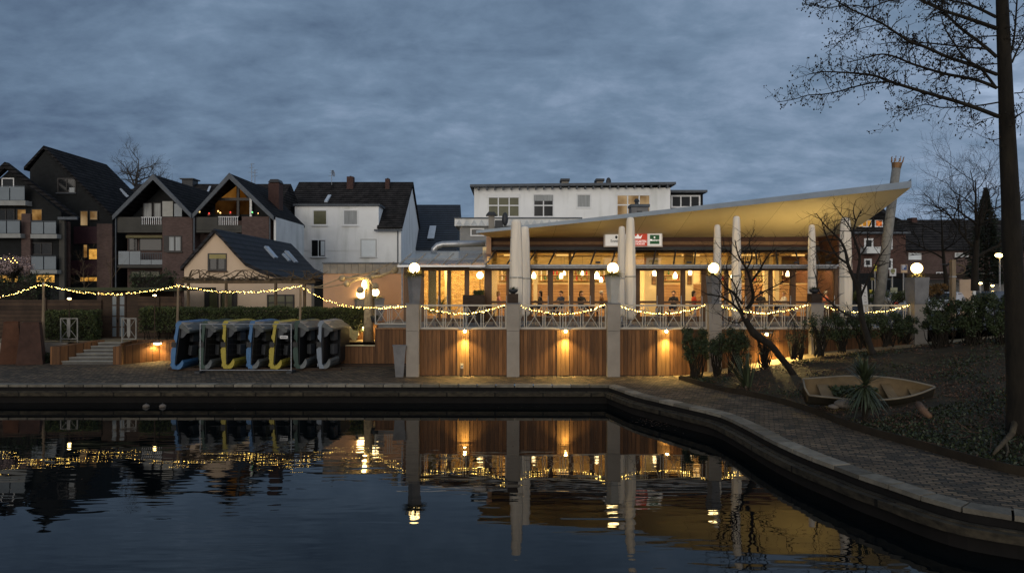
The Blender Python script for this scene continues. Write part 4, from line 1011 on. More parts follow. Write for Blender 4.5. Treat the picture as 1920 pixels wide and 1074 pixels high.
# guests --------------------------------------------------------------
def person_proto():
    me = bpy.data.meshes.new('person'); v = []; e = []; r = []
    def add(p, rad, par=None):
        v.append(p); r.append(rad)
        if par is not None: e.append((par, len(v) - 1))
        return len(v) - 1
    pel = add((0, 0, .50), .15); wa = add((0, 0, .68), .135, pel); chs = add((0, 0, .88), .155, wa); nk0 = add((0, 0, 1.01), .10, chs); nk = add((0, -.01, 1.09), .058, nk0)
    hd0 = add((0, -.03, 1.17), .085, nk); hd1 = add((0, -.03, 1.25), .098, hd0); add((0, -.02, 1.32), .070, hd1); add((0, -.125, 1.195), .018, hd0)
    for s in (-1, 1):
        sh = add((s * .19, 0, .97), .062, chs); el_ = add((s * .25, -.08, .74), .045, sh); wr = add((s * .13, -.30, .80), .030, el_); ha = add((s * .08, -.38, .81), .034, wr)
        for k in range(4): add((s * .08 - s * .028 + k * .018 * s, -.45, .80 + .004 * k), .010, ha)
        add((s * .04, -.39, .83), .011, ha)
        hp = add((s * .10, -.03, .48), .10, pel); kn = add((s * .13, -.44, .50), .066, hp); an = add((s * .13, -.44, .10), .045, kn); add((s * .13, -.58, .05), .038, an)
        add((s * .088, -.03, 1.22), .018, hd0)
    me.from_pydata(v, e, []); o = bpy.data.objects.new('body', me); COL.objects.link(o)
    o.modifiers.new('skin', 'SKIN'); o.modifiers.new('sub', 'SUBSURF').render_levels = 1; o.modifiers['sub'].levels = 1
    sv = me.skin_vertices[0].data
    for k, x in enumerate(r): sv[k].radius = (x, x); sv[k].use_root = (k == 0)
    dg = bpy.context.evaluated_depsgraph_get(); m2 = bpy.data.meshes.new_from_object(o.evaluated_get(dg)); bpy.data.objects.remove(o)
    m2.polygons.foreach_set('use_smooth', [True] * len(m2.polygons)); m2.name = 'person'; m2.materials.clear(); m2.materials.append(M['skin']); return m2
PM = person_proto()
def shell(zlo, zhi, grow, ymin=-9):
    """clothing: the matching faces of the body pushed outwards"""
    bm = bmesh.new(); bm.from_mesh(PM); bm.normal_update()
    dele = [f for f in bm.faces if not (zlo < f.calc_center_median().z < zhi and f.calc_center_median().y > ymin)]
    bmesh.ops.delete(bm, geom=dele, context='FACES')
    for v_ in bm.verts: v_.co += v_.normal * grow
    me = bpy.data.meshes.new('clothing'); bm.to_mesh(me); bm.free(); me.polygons.foreach_set('use_smooth', [True] * len(me.polygons)); return me
top_me = shell(.55, 1.05, .014, -.33); trs_me = shell(.08, .60, .012)
def hair_mesh(long):
    mb = MB().ball((0, .012, 1.275), .115, 14, 8, (1, 1.08, 1.0)); 
    if long: mb.ball((0, .075, 1.17), .10, 12, 8, (1.1, .6, 1.4))
    mb.v = [(x, max(y, -.095 + (z < 1.24) * .12), z) for x, y, z in mb.v]; return mb
def person(px, Y, face, shirt, hair, long, lab, floor):
    x = XX(px, Y); t = thing('person', lab, 'person', (x, Y, floor), face, group='guests seated in the restaurant')
    b = bpy.data.objects.new('body', PM); COL.objects.link(b); b.parent = t
    for nm_, me, m in (('shirt', top_me, shirt), ('trousers', trs_me, 'cloth_navy')):
        o = bpy.data.objects.new(nm_, me.copy()); o.data.materials.append(M[m]); COL.objects.link(o); o.parent = b
    obj('hair', hair_mesh(long), M[hair], b, True, world=False)
def seat_chair(x, Y, rz, lab): return dup(CH, (x, Y, FZ), rz, lab, group='chairs inside the restaurant')
GU = [(935, 38.5, pi / 2, 'cloth_pink', 'hair_blond', True, 'person in a pink top behind the first wide door of the restaurant'),
      (1013, 38.5, -pi / 2, 'cloth_black', 'hair_dark', True, 'person with dark hair and dark top, just right of the left umbrella pair'),
      (1052, 38.9, -.8, 'cloth_navy', 'hair_dark', False, 'person leaning at a table in the fourth wide door'),
      (1090, 38.5, .5, 'cloth_black', 'hair_dark', True, 'person in black seen from the front, behind the door left of the pale planter'),
      (1128, 38.6, pi / 2, 'cloth_brown', 'hair_grey', False, 'grey-haired person partly hidden by the pale planter'),
      (1263, 38.5, -.4, 'cloth_black', 'hair_dark', False, 'person in a dark jumper, two doors right of the warm-lit umbrella'),
      (1301, 38.6, pi / 2, 'cloth_red', 'hair_dark', True, 'person in a red top left of the globe in the bare tree'),
      (1427, 39.0, pi, 'cloth_black', 'hair_dark', False, 'person in dark clothes standing low behind the trunk of the leaning tree'),
      (1470, 38.5, -pi / 2, 'cloth_white', 'hair_blond', False, 'person in a white shirt under the square pendant lamp'),
      (1549, 38.5, pi / 2, 'cloth_rose', 'hair_grey', False, 'person in a rose top behind the last door on the right')]
for k, (px, Y, fc, sh, hr, lg, lab) in enumerate(GU):
    fl = FZ + .12; person(px, Y, fc, sh, hr, lg, lab, fl)
    c = seat_chair(XX(px, Y), Y, fc + 0, 'chair under the guest: ' + lab.replace('person ', '')[:60].strip()); c['label'] = ' '.join(('indoor chair under the ' + lab.replace('person ', 'guest ', 1)).split(',')[0].split()[:15])
    c.location[2] = FZ + .04
for k, (px, nm_) in enumerate(((922, 'by the first wide door'), (1035, 'left of the fourth wide door'), (1108, 'left of the pale planter'), (1283, 'right of the sign umbrellas'), (1452, 'under the square pendant lamp'), (1533, 'by the last doors'))):
    d = dup(TB, (XX(px, 38.5), 38.5, FZ), 0, 'indoor dining table ' + nm_, group='tables inside the restaurant')
# ------------------------------------------------------------------ left: steps, low walls, hedges
YW = 36.8
t = thing('garden_steps', 'broad grey stone steps climbing between two wooden cheeks to the upper terrace', 'steps', (XX(170, 35.6), 35.6, 0))
mb = MB(); n = 6
for k in range(n):
    xa = XX(118 + k * 7, 35.2); xb = XX(216, 35.2)
    mb.box(xa, xb, 35.1 + k * .30, 37.0, k * 1.0 / n + (.0 if k else -.02), (k + 1) * 1.0 / n - .03)
obj('risers', mb, mat('step_dark', (.10, .095, .085), .9, .2, 2), t)
mb = MB()
for k in range(n):
    xa = XX(118 + k * 7, 35.2); xb = XX(216, 35.2); mb.box(xa - .0, xb, 35.06 + k * .30, 35.1 + (k + 1) * .30 - .002, (k + 1) * 1.0 / n - .03 + .001, (k + 1) * 1.0 / n)
obj('treads', mb, mat('step_edge', (.27, .26, .22), .85, .15, 2), t)
def cheek(name, lab, pxa, pxb, side):
    xa, xb = XX(pxa, 35.2), XX(pxb, 35.2); t = thing('board_wall', lab, 'wall', (xa, 35.1, 0))
    obj('boarding', MB().hull8([(xa, 35.0, -.01), (xb, 35.0, -.01), (xb + side, 37.0, -.01), (xa + side, 37.0, -.01)], [(xa, 35.0, .92), (xb, 35.0, .92), (xb + side, 37.0, 1.10), (xa + side, 37.0, 1.10)]), M['wood_wall'], t); return t
cheek('x', 'short dark wooden cheek wall on the left of the steps', 99, 117, 1.1)
cheek('x', 'short wooden cheek wall on the right of the steps', 216, 230, 1.2)
t = thing('board_wall', 'low board wall lit orange by a disc lamp, between the steps and the stacked pedal boats', 'wall', (XX(290, YW), YW, 0))
obj('boarding', MB().box(XX(256, YW), XX(640, YW), YW, YW + .14, -.01, 1.13), M['wood_wall'], t)
xa, xb = XX(230, 35.2), XX(256, YW)
obj('angled_boarding', MB().hull8([(xa, 35.0, -.01), (xa + .1, 34.95, -.01), (xb, YW - .01, -.01), (xb - .1, YW + .1, -.01)], [(xa, 35.0, 1.1), (xa + .1, 34.95, 1.1), (xb, YW - .01, 1.13), (xb - .1, YW + .1, 1.13)]), M['wood_wall'], t)
t = thing('retaining_wall', 'low grey plaster wall between the rusty planters and the steps', 'wall', (XX(60, 36.6), 36.6, 0))
obj('face', MB().box(XX(-60, 36.6), XX(101, 35.6), 36.6, 36.75, -.01, .98), M['plaster'], t)
t = thing('wall_lamp', 'glowing disc lamp low on the board wall beside the steps', 'wall lamp', tuple(P(300, 642, YW - .1)), group='disc lamps on the low walls')
x, z = XX(300, YW), ZZ(642, YW)
obj('cap', MB().lathe([(.02, .09), (.2, .05), (.24, .0), (.02, .0)], (x, YW - .26, z), 18), M['white_metal'], t); obj('bulb', MB().ball((x, YW - .26, z - .03), .15, 14, 6, (1.3, 1, .35)), M['lamp_hot'], t, True)
lamp('SPOT', (x, YW - .34, z - .10), 110, (1, .66, .24), .05, (-.06, -.25, -1), 150, .5, parent=t)
t = thing('wall_lamp', 'bright disc lamp on the board wall beside the plane tree trunk', 'wall lamp', tuple(P(686, 613, 38.5)), group='disc lamps on the low walls')
x, z = XX(686, 38.5), ZZ(613, 38.5)
obj('cap', MB().lathe([(.02, .09), (.2, .05), (.24, .0), (.02, .0)], (x, 38.3, z + .04), 18), M['white_metal'], t); obj('bulb', MB().ball((x, 38.3, z), .16, 14, 6, (1.4, 1, .4)), M['lamp_hot'], t, True)
lamp('POINT', (x, 38.1, z - .12), 60, (1, .68, .24), .08, parent=t)
t = thing('bollard', 'short silver bollard standing in the light pool by the steps', 'bollard', (XX(264, 36.0), 36.0, 0))
obj('post', MB().lathe([(.06, .005), (.06, .36), (.045, .38)], (XX(264, 36.0), 36.0, 0), 12), M['steel'], t, True); obj('cap', MB().lathe([(.066, .36), (.066, .40)], (XX(264, 36.0), 36.0, .0), 12), M['dark_metal'], t)
# lantern posts
for px, py, lab in ((130, 560, 'small glowing garden lantern on a short post above the left clipped hedge'), (290, 554, 'small glowing garden lantern above the left end of the long hedge')):
    Y = 37.6; p = P(px, py, Y); t = thing('garden_lantern', lab, 'lantern', (p.x, Y, 1.0), group='garden lanterns')
    obj('post', MB().tube([(p.x, Y, 1.0), (p.x, Y, p.z - .06)], .035, 6), M['dark_wood'], t); obj('cap', MB().lathe([(.13, .04), (.05, .09)], tuple(p), 14), M['white_metal'], t)
    obj('bulb', MB().ball(p, .065, 12, 6, (1.3, 1.3, .5)), M['lamp_hot'], t, True)
# crossed-bar gate panels at the steps
for pa, pb, lab in ((113, 146, 'small white crossed-bar railing left of the steps'), (228, 256, 'small white crossed-bar railing right of the steps')):
    Y = 36.9; xa, xb = XX(pa, Y), XX(pb, Y); z0, z1 = ZZ(636, Y), ZZ(596, Y); t = thing('step_railing', lab, 'railing', ((xa + xb) / 2, Y, .98), group='railings at the steps')
    obj('frame', frame_rect(MB(), xa, xb, z0, z1, Y - .02, Y + .02, .05), M['dull_paint'], t)
    obj('posts', MB().box(xa, xa + .05, Y - .02, Y + .02, .985, z0 - .003).box(xb - .05, xb, Y - .02, Y + .02, .985, z0 - .003), M['dull_paint'], t)
    obj('crosses', MB().bar((xa + .05, Y - .015, z0 + .05), (xb - .05, Y - .015, z1 - .05), .017).bar((xa + .05, Y + .012, z1 - .05), (xb - .05, Y + .012, z0 + .05), .017), M['dull_paint'], t)
    c = (xa + xb) / 2; obj('centre_plate', MB().prism([(c - .09, z1 - .055), (c - .09, z0 + .2), (c, z0 + .06), (c + .09, z0 + .2), (c + .09, z1 - .055)], Y - .045, Y - .035), M['dull_paint'], t)
# hedges
def hedge(name, lab, x0, x1, y0, y1, z0, z1, m, n, seed, lump=.10, leaf=.075, stems=0, core=True, cat='hedge', group=None, ragged=0.0):
    rr = random.Random(seed); t = thing(name, lab, cat, ((x0 + x1) / 2, (y0 + y1) / 2, z0), group=group)
    mb = MB(); dx, dy, dz = x1 - x0, y1 - y0, z1 - z0; zs = z0 + (dz * .25 if stems else 0)
    A = [dx * (z1 - zs), dx * dy, dy * (z1 - zs)]; tot = sum((A[0], A[1], 2 * A[2]))
    for _ in range(n):
        q = rr.random() * tot
        if q < A[0]: p = Vector((rr.uniform(x0, x1), y0, rr.uniform(zs, z1))); nn = Vector((0, -1, 0))
        elif q < A[0] + A[1]: p = Vector((rr.uniform(x0, x1), rr.uniform(y0, y1), z1)); nn = Vector((0, 0, 1))
        elif q < A[0] + A[1] + A[2]: p = Vector((x0, rr.uniform(y0, y1), rr.uniform(zs, z1))); nn = Vector((-1, 0, 0))
        else: p = Vector((x1, rr.uniform(y0, y1), rr.uniform(zs, z1))); nn = Vector((1, 0, 0))
        k = noise.noise(p * 1.3) * lump * 1.6 + noise.noise(p * 4) * lump * .8; p = p + nn * (k - rr.random() ** 2 * .22)
        if stems and p.z < zs + dz * .2 and rr.random() < .6: continue
        if ragged and p.z > z1 - ragged and noise.noise(p * 2.2 + Vector((7, 0, 0))) > .05: continue
        d = (nn * .7 + rdir_(rr) * .9).normalized(); mb.leaf(p, d, rdir_(rr), leaf * rr.uniform(.6, 1.3), leaf * .6)
    obj('foliage', mb, m, t)
    if core: obj('dark_core', MB().hull8([(x0 + .16, y0 + .2, zs + .1), (x1 - .16, y0 + .2, zs + .1), (x1 - .16, y1 - .1, zs + .1), (x0 + .16, y1 - .1, zs + .1)], [(x0 + .16, y0 + .2, z1 - .2), (x1 - .16, y0 + .2, z1 - .2), (x1 - .16, y1 - .1, z1 - .2), (x0 + .16, y1 - .1, z1 - .2)]), M['bark_black'], t)  # solid dark box standing in for the shade inside the hedge
    if stems:
        mb = MB()
        for _ in range(stems):
            x = rr.uniform(x0 + .1, x1 - .1); y = rr.uniform(y0 + .1, y1 - .1)
            mb.tube([(x, y, z0 - .05), (x + rr.uniform(-.1, .1), y, z0 + dz * .2), (x + rr.uniform(-.25, .25), y + rr.uniform(-.1, .1), z0 + dz * .45)], [.03, .025, .012], 5)
        obj('stems', mb, M['bark'], t)
    return t
def rdir_(rr):
    while 1:
        v = Vector((rr.uniform(-1, 1), rr.uniform(-1, 1), rr.uniform(-1, 1)))
        if .05 < v.length < 1: return v.normalized()
YH = 37.9
hedge('hedge', 'long clipped green hedge behind the stacked pedal boats', XX(259, YH), XX(683, YH), YH, YH + 1.0, 1.0, ZZ(578, YH), M['leaf_hedge'], 30000, 1, .09, .08, 34)
hedge('hedge', 'short clipped green hedge left of the steps', XX(79, YH), XX(172, YH), YH, YH + 1.0, 1.0, ZZ(583, YH), M['leaf_hedge'], 9000, 2, .09, .08)
hedge('shrub', 'dark rounded evergreen behind the first string light pole', XX(-30, 41), XX(70, 41), 41, 42.5, 1.0, ZZ(522, 41), M['leaf_dark'], 6000, 3, .4, .11, cat='shrub')
hedge('shrub', 'dark low shrub in front of the balconies, above the shed roof', XX(240, 44.5), XX(318, 44.5), 44.5, 45.5, 1.0, ZZ(513, 44.5), M['leaf_dark'], 4000, 4, .4, .11, cat='shrub')
hedge('shrub', 'low dark sprawling plant beside the rusty planters', XX(76, 35.9), XX(98, 35.9), 35.7, 36.3, 0, .45, M['leaf_dark'], 700, 5, .2, .10, cat='shrub')
# dark garden fence, shed door, pergola
YP = 39.6
t = thing('garden_fence', 'dark slatted wooden fence behind the left clipped hedge', 'fence', (XX(120, YP), YP, 1.0), group='dark wooden fences')
obj('slats', MB().box(XX(-80, YP), XX(190, YP), YP, YP + .08, 1.0, ZZ(562, YP)), M['fence_wood'], t); obj('post', MB().box(XX(84, YP), XX(88, YP), YP - .08, YP - .003, 1.0, ZZ(558, YP)), M['dark_wood'], t)
t = thing('garden_fence', 'dark slatted wooden fence right of the shed door, behind the second lantern', 'fence', (XX(295, YP), YP, 1.0), group='dark wooden fences')
obj('slats', MB().box(XX(258, YP), XX(340, YP), YP, YP + .08, 1.0, ZZ(556, YP)), M['fence_wood'], t); obj('post', MB().box(XX(296, YP), XX(300, YP), YP - .08, YP - .003, 1.0, ZZ(556, YP)), M['dark_wood'], t)
t = thing('garden_shed', 'low dark wooden shed with a paned double door and a flat mossy roof', 'shed', (XX(220, YP + .3), YP + .3, 1.0))
obj('wall', MB().box(XX(188, YP), XX(260, YP), YP + .1, YP + 4, 1.0, ZZ(548, YP)), M['dark_wood'], t)
for a, b in ((207, 220), (221, 235)):
    d = obj('door', frame_rect(MB(), XX(a, YP), XX(b, YP), 1.02, ZZ(552, YP), YP + .03, YP + .09, .08, 1, 4), M['dark_wood'], t)
    obj('pane', MB().box(XX(a, YP) + .08, XX(b, YP) - .08, YP + .05, YP + .06, 1.1, ZZ(552, YP) - .1), M['balcony_glass'], d); obj('handle', MB().box(XX(220, YP), XX(220.8, YP), YP - .02, YP + .02, 1.9, 2.1), M['steel'], d)
obj('roof', MB().box(XX(130, YP), XX(345, YP), YP - .3, YP + 4.3, ZZ(545, YP), ZZ(539, YP)), mat('moss', (.05, .055, .03), .95, .4, 2, .5), t)
t = thing('pergola', 'low timber pergola overgrown with bare vines, in front of the beige house', 'pergola', (XX(430, 39), 39, 1.0))
zp = ZZ(531, 39)
obj('beam', MB().box(XX(335, 39), XX(590, 39), 39, 39.12, zp, zp + .16), M['bark_lit'], t); obj('beam', MB().box(XX(335, 39), XX(590, 39), 41, 41.12, zp, zp + .16), M['bark_lit'], t)
mb = MB()
for px in (345, 385, 425, 465, 505, 545, 580): mb.box(XX(px, 39), XX(px, 39) + .1, 38.8, 41.3, zp + .165, zp + .28)
obj('rafters', mb, M['bark_lit'], t)
for px in (353, 424, 517, 571): obj('post', MB().tube([(XX(px, 39.05), 39.06, 1.0), (XX(px, 39.05), 39.06, zp)], .09, 6), M['bark_lit'], t)
rr = random.Random(12)
mb = MB()
for _ in range(90):
    x = XX(rr.uniform(335, 590), 39); y = rr.uniform(38.8, 41); p = Vector((x, y, zp + .3)); pts = [p]
    d = Vector((rr.uniform(-1, 1), rr.uniform(-.5, .5), rr.uniform(-.05, .3)))
    for _ in range(5): d = (d + rdir_(rr) * .5).normalized(); p = p + d * rr.uniform(.15, .35); p.z = max(zp + .2, min(zp + .75, p.z)); pts.append(p.copy())
    mb.tube(pts, [.035, .03, .025, .02, .015, .01], 4)
obj('vines', mb, M['bark_lit'], t)
# string light poles
for px, py, lab in ((80, 531, 'pale timber pole carrying the string lights beside the rusty planters'), (333, 533, 'pale timber pole carrying the string lights at the left end of the long hedge'), (563, 534, 'pale timber pole carrying the string lights right of the beige house')):
    t = thing('timber_pole', lab, 'pole', (XX(px, YS), YS, 0), group='timber poles holding the string lights'); zt_ = ZZ(py, YS) + .05
    Yp = 36.45
    obj('pole', MB().tube([(XX(px - (2 if px > 300 else 0), Yp), Yp, -.01), (XX(px, YS), YS + .08, zt_)], [.08, .055], 8), M['pole_wood'], t); obj('ring', MB().tube([(XX(px, YS), YS + .08, zt_ - .12), (XX(px, YS), YS + .08, zt_ - .04)], .068, 8), M['steel'], t)
# plane tree with knobbly pollarded arms
t = thing('plane_tree', 'pollarded plane tree with a floodlit trunk and knobbly bare arms', 'tree', (XX(690, 37.2), 37.2, 1.0))
def Q(px, py, Y=37.2): return P(px, py, Y)
obj('trunk', MB().tube([Q(691, 640), Q(691, 605), Q(691, 575), Q(691, 545), Q(690, 525), Q(690, 517)], [.30, .26, .24, .22, .22, .18], 12), M['bark_plane'], t, True)
mb = MB()
for pts, r in (([Q(690, 522), Q(672, 520), Q(655, 521), Q(643, 520)], .09), ([Q(686, 520), Q(664, 526), Q(652, 532)], .08), ([Q(692, 520), Q(712, 517), Q(728, 512, 36.6), Q(740, 505, 36.4)], .09), ([Q(690, 524), Q(684, 535, 36.8), Q(676, 545, 36.6)], .05),
               ([Q(692, 522), Q(698, 532, 36.6), Q(702, 536, 36.5)], .06), ([Q(690, 519), Q(702, 514, 38), Q(708, 512, 38.5)], .1)):
    n = len(pts); mb.tube(pts, [r * (1 - .4 * k / n) for k in range(n)], 7); e = pts[-1]
    for k in range(3): mb.ball(e + rdir() * .06, .11 + .04 * k, 8, 6)
for a, b in (((643, 520), (560, 542)), ((655, 531), (560, 538)), ((660, 518), (740, 490)), ((728, 512), (765, 480)), ((740, 505), (690, 524))):
    a, b = Q(*a), Q(*b, Y=38); mid = a.lerp(b, .5) + Vector((0, 0, -.15)); mb.tube([a, mid, b], [.035, .028, .012], 5)
obj('limbs', mb, M['bark_plane'], t, True)
t = thing('tree_lamp', 'bright upright lamp strapped to the plane tree trunk', 'lamp', tuple(Q(683, 533, 36.85))); obj('bulb', MB().ball(Q(683, 534, 36.85), .12, 12, 8, (1, 1, 2.1)), M['lamp_hot'], t, True); obj('strap', MB().tube([Q(683, 541, 36.85), Q(688, 543, 37.0)], .03, 5), M['dark_metal'], t)
for px, py, r, lab, Y in ((677, 551, 8.5, 'glowing globe lamp left of the plane tree trunk', 39.3), (704, 548, 7, 'glowing globe lamp right of the plane tree trunk', 37.6)):
    p = P(px, py, Y); t = thing('globe_lamp', lab, 'globe lamp', (p.x, Y, 2.3), group='globe lamps'); obj('globe', MB().ball(p, r / K * Y, 20, 12), M['globe'], t, True); obj('stem', MB().tube([(p.x, Y, ZZ(570, Y)), (p.x, Y, p.z - r / K * Y + .01)], .03, 6), M['dark_metal'], t)
for px, pyt, pyb, Y, lab in ((676, 559, 620, 39.3, 'tall tapered planter with fern, left of the plane tree'), (709, 557, 612, 37.6, 'tall tapered planter with brown plant, right of the plane tree')):
    x = XX(px, Y); z0 = 1.0 if px < 700 else 2.1; t = thing('planter', lab, 'planter', (x, Y, z0)); z1 = ZZ(pyt, Y)
    obj('pot', MB().frustum(x, Y, z0, z1 - .05, .36, .56, rot=.5), M['planter_grey'], t); mb = MB(); rr = random.Random(px); tuft(mb, (x - .1, Y, z1 - .05), 90, .28, .45, rr, .035, 1.3); obj('fern', mb, M['leaf_hedge'], t)
t = thing('planter', 'dark round pot with a drooping plant in front of the plane tree trunk', 'planter', tuple(P(702, 600, 36.4))); x = XX(702, 36.4)
obj('pot', MB().lathe([(.15, 0), (.22, .3), (.2, .34)], (x, 36.4, 2.1), 14), M['dark_metal'], t, True); mb = MB(); tuft(mb, (x, 36.4, 2.42), 40, .1, .35, rr, .04, 1.5); obj('plant', mb, M['leaf_dark'], t)

mat('boat_pale', (.12, .13, .13), .5, .3, 3); mat('boat_lining', (.085, .09, .085), .6, .35, 3)
# ------------------------------------------------------------------ pedal boats stored on edge
def pedal_boat(loc, m, lab, lean, rz=0.0, wheel=False):
    t = thing('pedal_boat', lab, 'pedal boat', loc, rz, group='pedal boats stored on edge'); t.rotation_euler = (0, lean, rz)
    Lb, Hb, th_ = 3.7, 2.25, .62
    # C-shaped section in x (thickness) and z (boat width), lofted along y
    def sec(y):
        u = y / Lb; nar = 1 - .16 * max(0, (u - .55) / .45) ** 2; s0 = .05 * sin(pi * u)
        H = Hb * nar; z0 = (Hb - H) / 2
        out = [(0.03, z0 + .05), (.06, z0), (.34, z0), (.46, z0 + .06), (.53, z0 + .20), (.55, z0 + .36), (.50, z0 + .46), (.44, z0 + .34), (.36, z0 + .20), (.20, z0 + .17), (.19, z0 + .5),
               (.17, z0 + H * .46), (.15, z0 + H * .50), (.16, z0 + H - .30), (.34, z0 + H - .32), (.54, z0 + H - .47), (.62, z0 + H - .43), (.62, z0 + H - .33), (.40, z0 + H - .16), (.18, z0 + H - .01), (.06, z0 + H + .02), (0.0, z0 + H - .04),
               (-.01, z0 + H * .78), (-.03, z0 + H * .62), (.06, z0 + H * .59), (.06, z0 + H * .47), (-.02, z0 + H * .45), (-.10, z0 + H * .41), (-.07, z0 + H * .22), (-.0, z0 + H * .10)]
        return [(x * (1 - .1 * u) + s0, y, z) for x, z in out]
    def loft(name, idx_fn, mm_):
        ns = 12; mb = MB(); n = len(idx_fn(0))
        for k in range(ns + 1): mb.v += idx_fn(Lb * k / ns)
        for k in range(ns):
            for j in range(n): p_ = k * n + j; q_ = k * n + (j + 1) % n; mb.f.append((p_, p_ + n, q_ + n, q_))
        mb.f.append(tuple(range(n))); mb.f.append(tuple(range((ns + 1) * n - 1, ns * n - 1, -1))); return obj(name, mb, mm_, t, world=False)
    def part(pts):
        def f(y):
            u = y / Lb; nar = 1 - .16 * max(0, (u - .55) / .45) ** 2; s0 = .05 * sin(pi * u); return [(x * (1 - .1 * u) + s0, y, Hb * (1 - nar) / 2 + z * nar) for x, z in pts]
        return f
    H = Hb
    loft('hull', part([(.03, .05), (.06, 0), (.26, 0), (.24, .14), (.16, .22), (.15, .5), (.13, H * .46), (.11, H * .50), (.13, H - .40), (.14, H - .20), (.24, H - .06), (.20, H), (.06, H + .02), (.0, H - .04), (-.01, H * .78), (-.03, H * .62), (.05, H * .59), (.05, H * .47), (-.02, H * .45), (-.10, H * .41), (-.07, H * .22), (0, H * .10)]), m)
    loft('lower_float', part([(.262, .0), (.36, .0), (.47, .06), (.55, .20), (.57, .36), (.50, .47), (.42, .34), (.34, .22), (.245, .15)]), m if lab.split()[0] in ('yellow', 'light') else M['boat_pale'])
    loft('upper_float', part([(.142, H - .21), (.145, H - .30), (.34, H - .34), (.56, H - .50), (.66, H - .46), (.66, H - .36), (.42, H - .17), (.242, H - .062)]), M['boat_lining'])
    # ribbed top float surface
    mb = MB()
    for k in range(4):
        xa_, xb_ = .20 + k * .105, .20 + k * .105 + .075; za_, zb_ = Hb - .022 - (xa_ - .18) * .75, Hb - .022 - (xb_ - .18) * .75
        mb.hull8([(xa_, .03, za_ - .03), (xb_, .03, zb_ - .03), (xb_, Lb * .55, zb_ - .03), (xa_, Lb * .55, za_ - .03)], [(xa_, .03, za_ + .035), (xb_, .03, zb_ + .035), (xb_, Lb * .55, zb_ + .035), (xa_, Lb * .55, za_ + .035)])
    obj('bulkhead', MB().prism([(.17, Hb - .30), (.36, Hb - .33), (.52, Hb - .46), (.44, Hb - .62), (.34, Hb - .74), (.17, Hb - .78)][::-1], .10, .16), M['boat_seat'], t, world=False)
    obj('ribs', mb, M['boat_deck'], t, world=False)
    obj('cockpit', MB().box(.175, .21, .02, 3.2, .22, Hb - .24), M['boat_inner'], t, world=False)
    obj('dark_fill', MB().box(.212, .64, 1.45, 3.2, .18, Hb - .42), M['boat_inner'], t, world=False)  # added black box filling the boat, stands in for its dark shaded inside
    for k, z in enumerate((.62, 1.28)):
        mb = MB().hull8([(.28, .9, z), (.52, .75, z), (.56, 1.25, z), (.28, 1.3, z)], [(.28, .9, z + .46), (.52, .75, z + .46), (.56, 1.25, z + .46), (.28, 1.3, z + .46)])
        obj('seat', mb, M['boat_seat'], t, world=False)
    obj('end_plate', MB().hull8([(-.085, -.05, 1.02), (.14, -.05, 1.02), (.12, .0 - .004, 1.02), (-.075, -.004, 1.02)], [(-.085, -.05, 1.26), (.14, -.05, 1.26), (.12, -.004, 1.26), (-.075, -.004, 1.26)]), M['black'], t, world=False)
    mb = MB()
    for z in (.08, .62, 1.42, 1.98): mb.box(-.085, -.03, .1, .16, z, z + .16)
    obj('fenders', mb, m, t, world=False)
    if wheel:
        mb = MB()
        for k in range(3): mb.hull8([(.36 + k * .09, 1.5, 1.15), (.40 + k * .09, 1.5, 1.15), (.40 + k * .09, 1.75, 1.15), (.36 + k * .09, 1.75, 1.15)], [(.40 + k * .09, 1.5, 1.5), (.44 + k * .09, 1.5, 1.5), (.44 + k * .09, 1.75, 1.5), (.40 + k * .09, 1.75, 1.5)])
        obj('paddle_wheel', mb, M['orange'], t, world=False)
    return t
BO = [(320, 'boat_blue', 'light blue pedal boat leaning outermost on the left of the stack', .13, True), (374, 'boat_green', 'dark green pedal boat second from the left, behind the mesh fence edge', .07, False), (417, 'boat_yellow', 'yellow pedal boat third from the left in the stack', .02, True),
      (463, 'boat_blue', 'blue pedal boat between the two yellow ones', .07, True), (505, 'boat_yellow', 'yellow pedal boat fifth from the left, behind the small white notice', .10, False), (553, 'boat_green', 'dark green pedal boat just right of the mesh fence', .0, False),
      (597, 'boat_grey', 'grey-blue pedal boat at the right end, its far side lit yellow', .01, False)]
for k, (px, m, lab, lean, wh) in enumerate(BO):
    pedal_boat((XX(px, 32.3), 32.3 + .0 * k, .03 + .09), M[m], lab, lean, -.02 - .0 * k, wh)
t = thing('storage_beam', 'dark low timber beams under the stacked pedal boats', 'beam', (XX(470, 33), 33, 0))
obj('beam', MB().box(XX(316, 32.6), XX(640, 32.6), 32.55, 32.75, 0, .11), M['dark_wood'], t); obj('beam', MB().box(XX(316, 32.6), XX(640, 32.6), 35.0, 35.2, 0, .11), M['dark_wood'], t)
t = thing('tarpaulin', 'crumpled yellowish tarpaulin lit by the lamp behind the grey boat', 'tarpaulin', tuple(P(638, 612, 35.6)))
mb = MB(); nn = 10
for i in range(nn + 1):
    for j in range(nn + 1):
        u, v = i / nn, j / nn; mb.v.append((XX(622, 35.6) + 1.1 * u, 36.0 + 1.2 * v + .1 * noise.noise(Vector((u * 4, v * 4, 1))), 1.95 - .55 * u * u + .22 * noise.noise(Vector((u * 5, v * 5, 2))) - .3 * (1 - v)))
for i in range(nn):
    for j in range(nn): a = i * (nn + 1) + j; mb.f.append((a, a + nn + 1, a + nn + 2, a + 1))
obj('sheet', mb, mat('tarp', (.45, .38, .16), .6, .2, 3, .3), t, True)
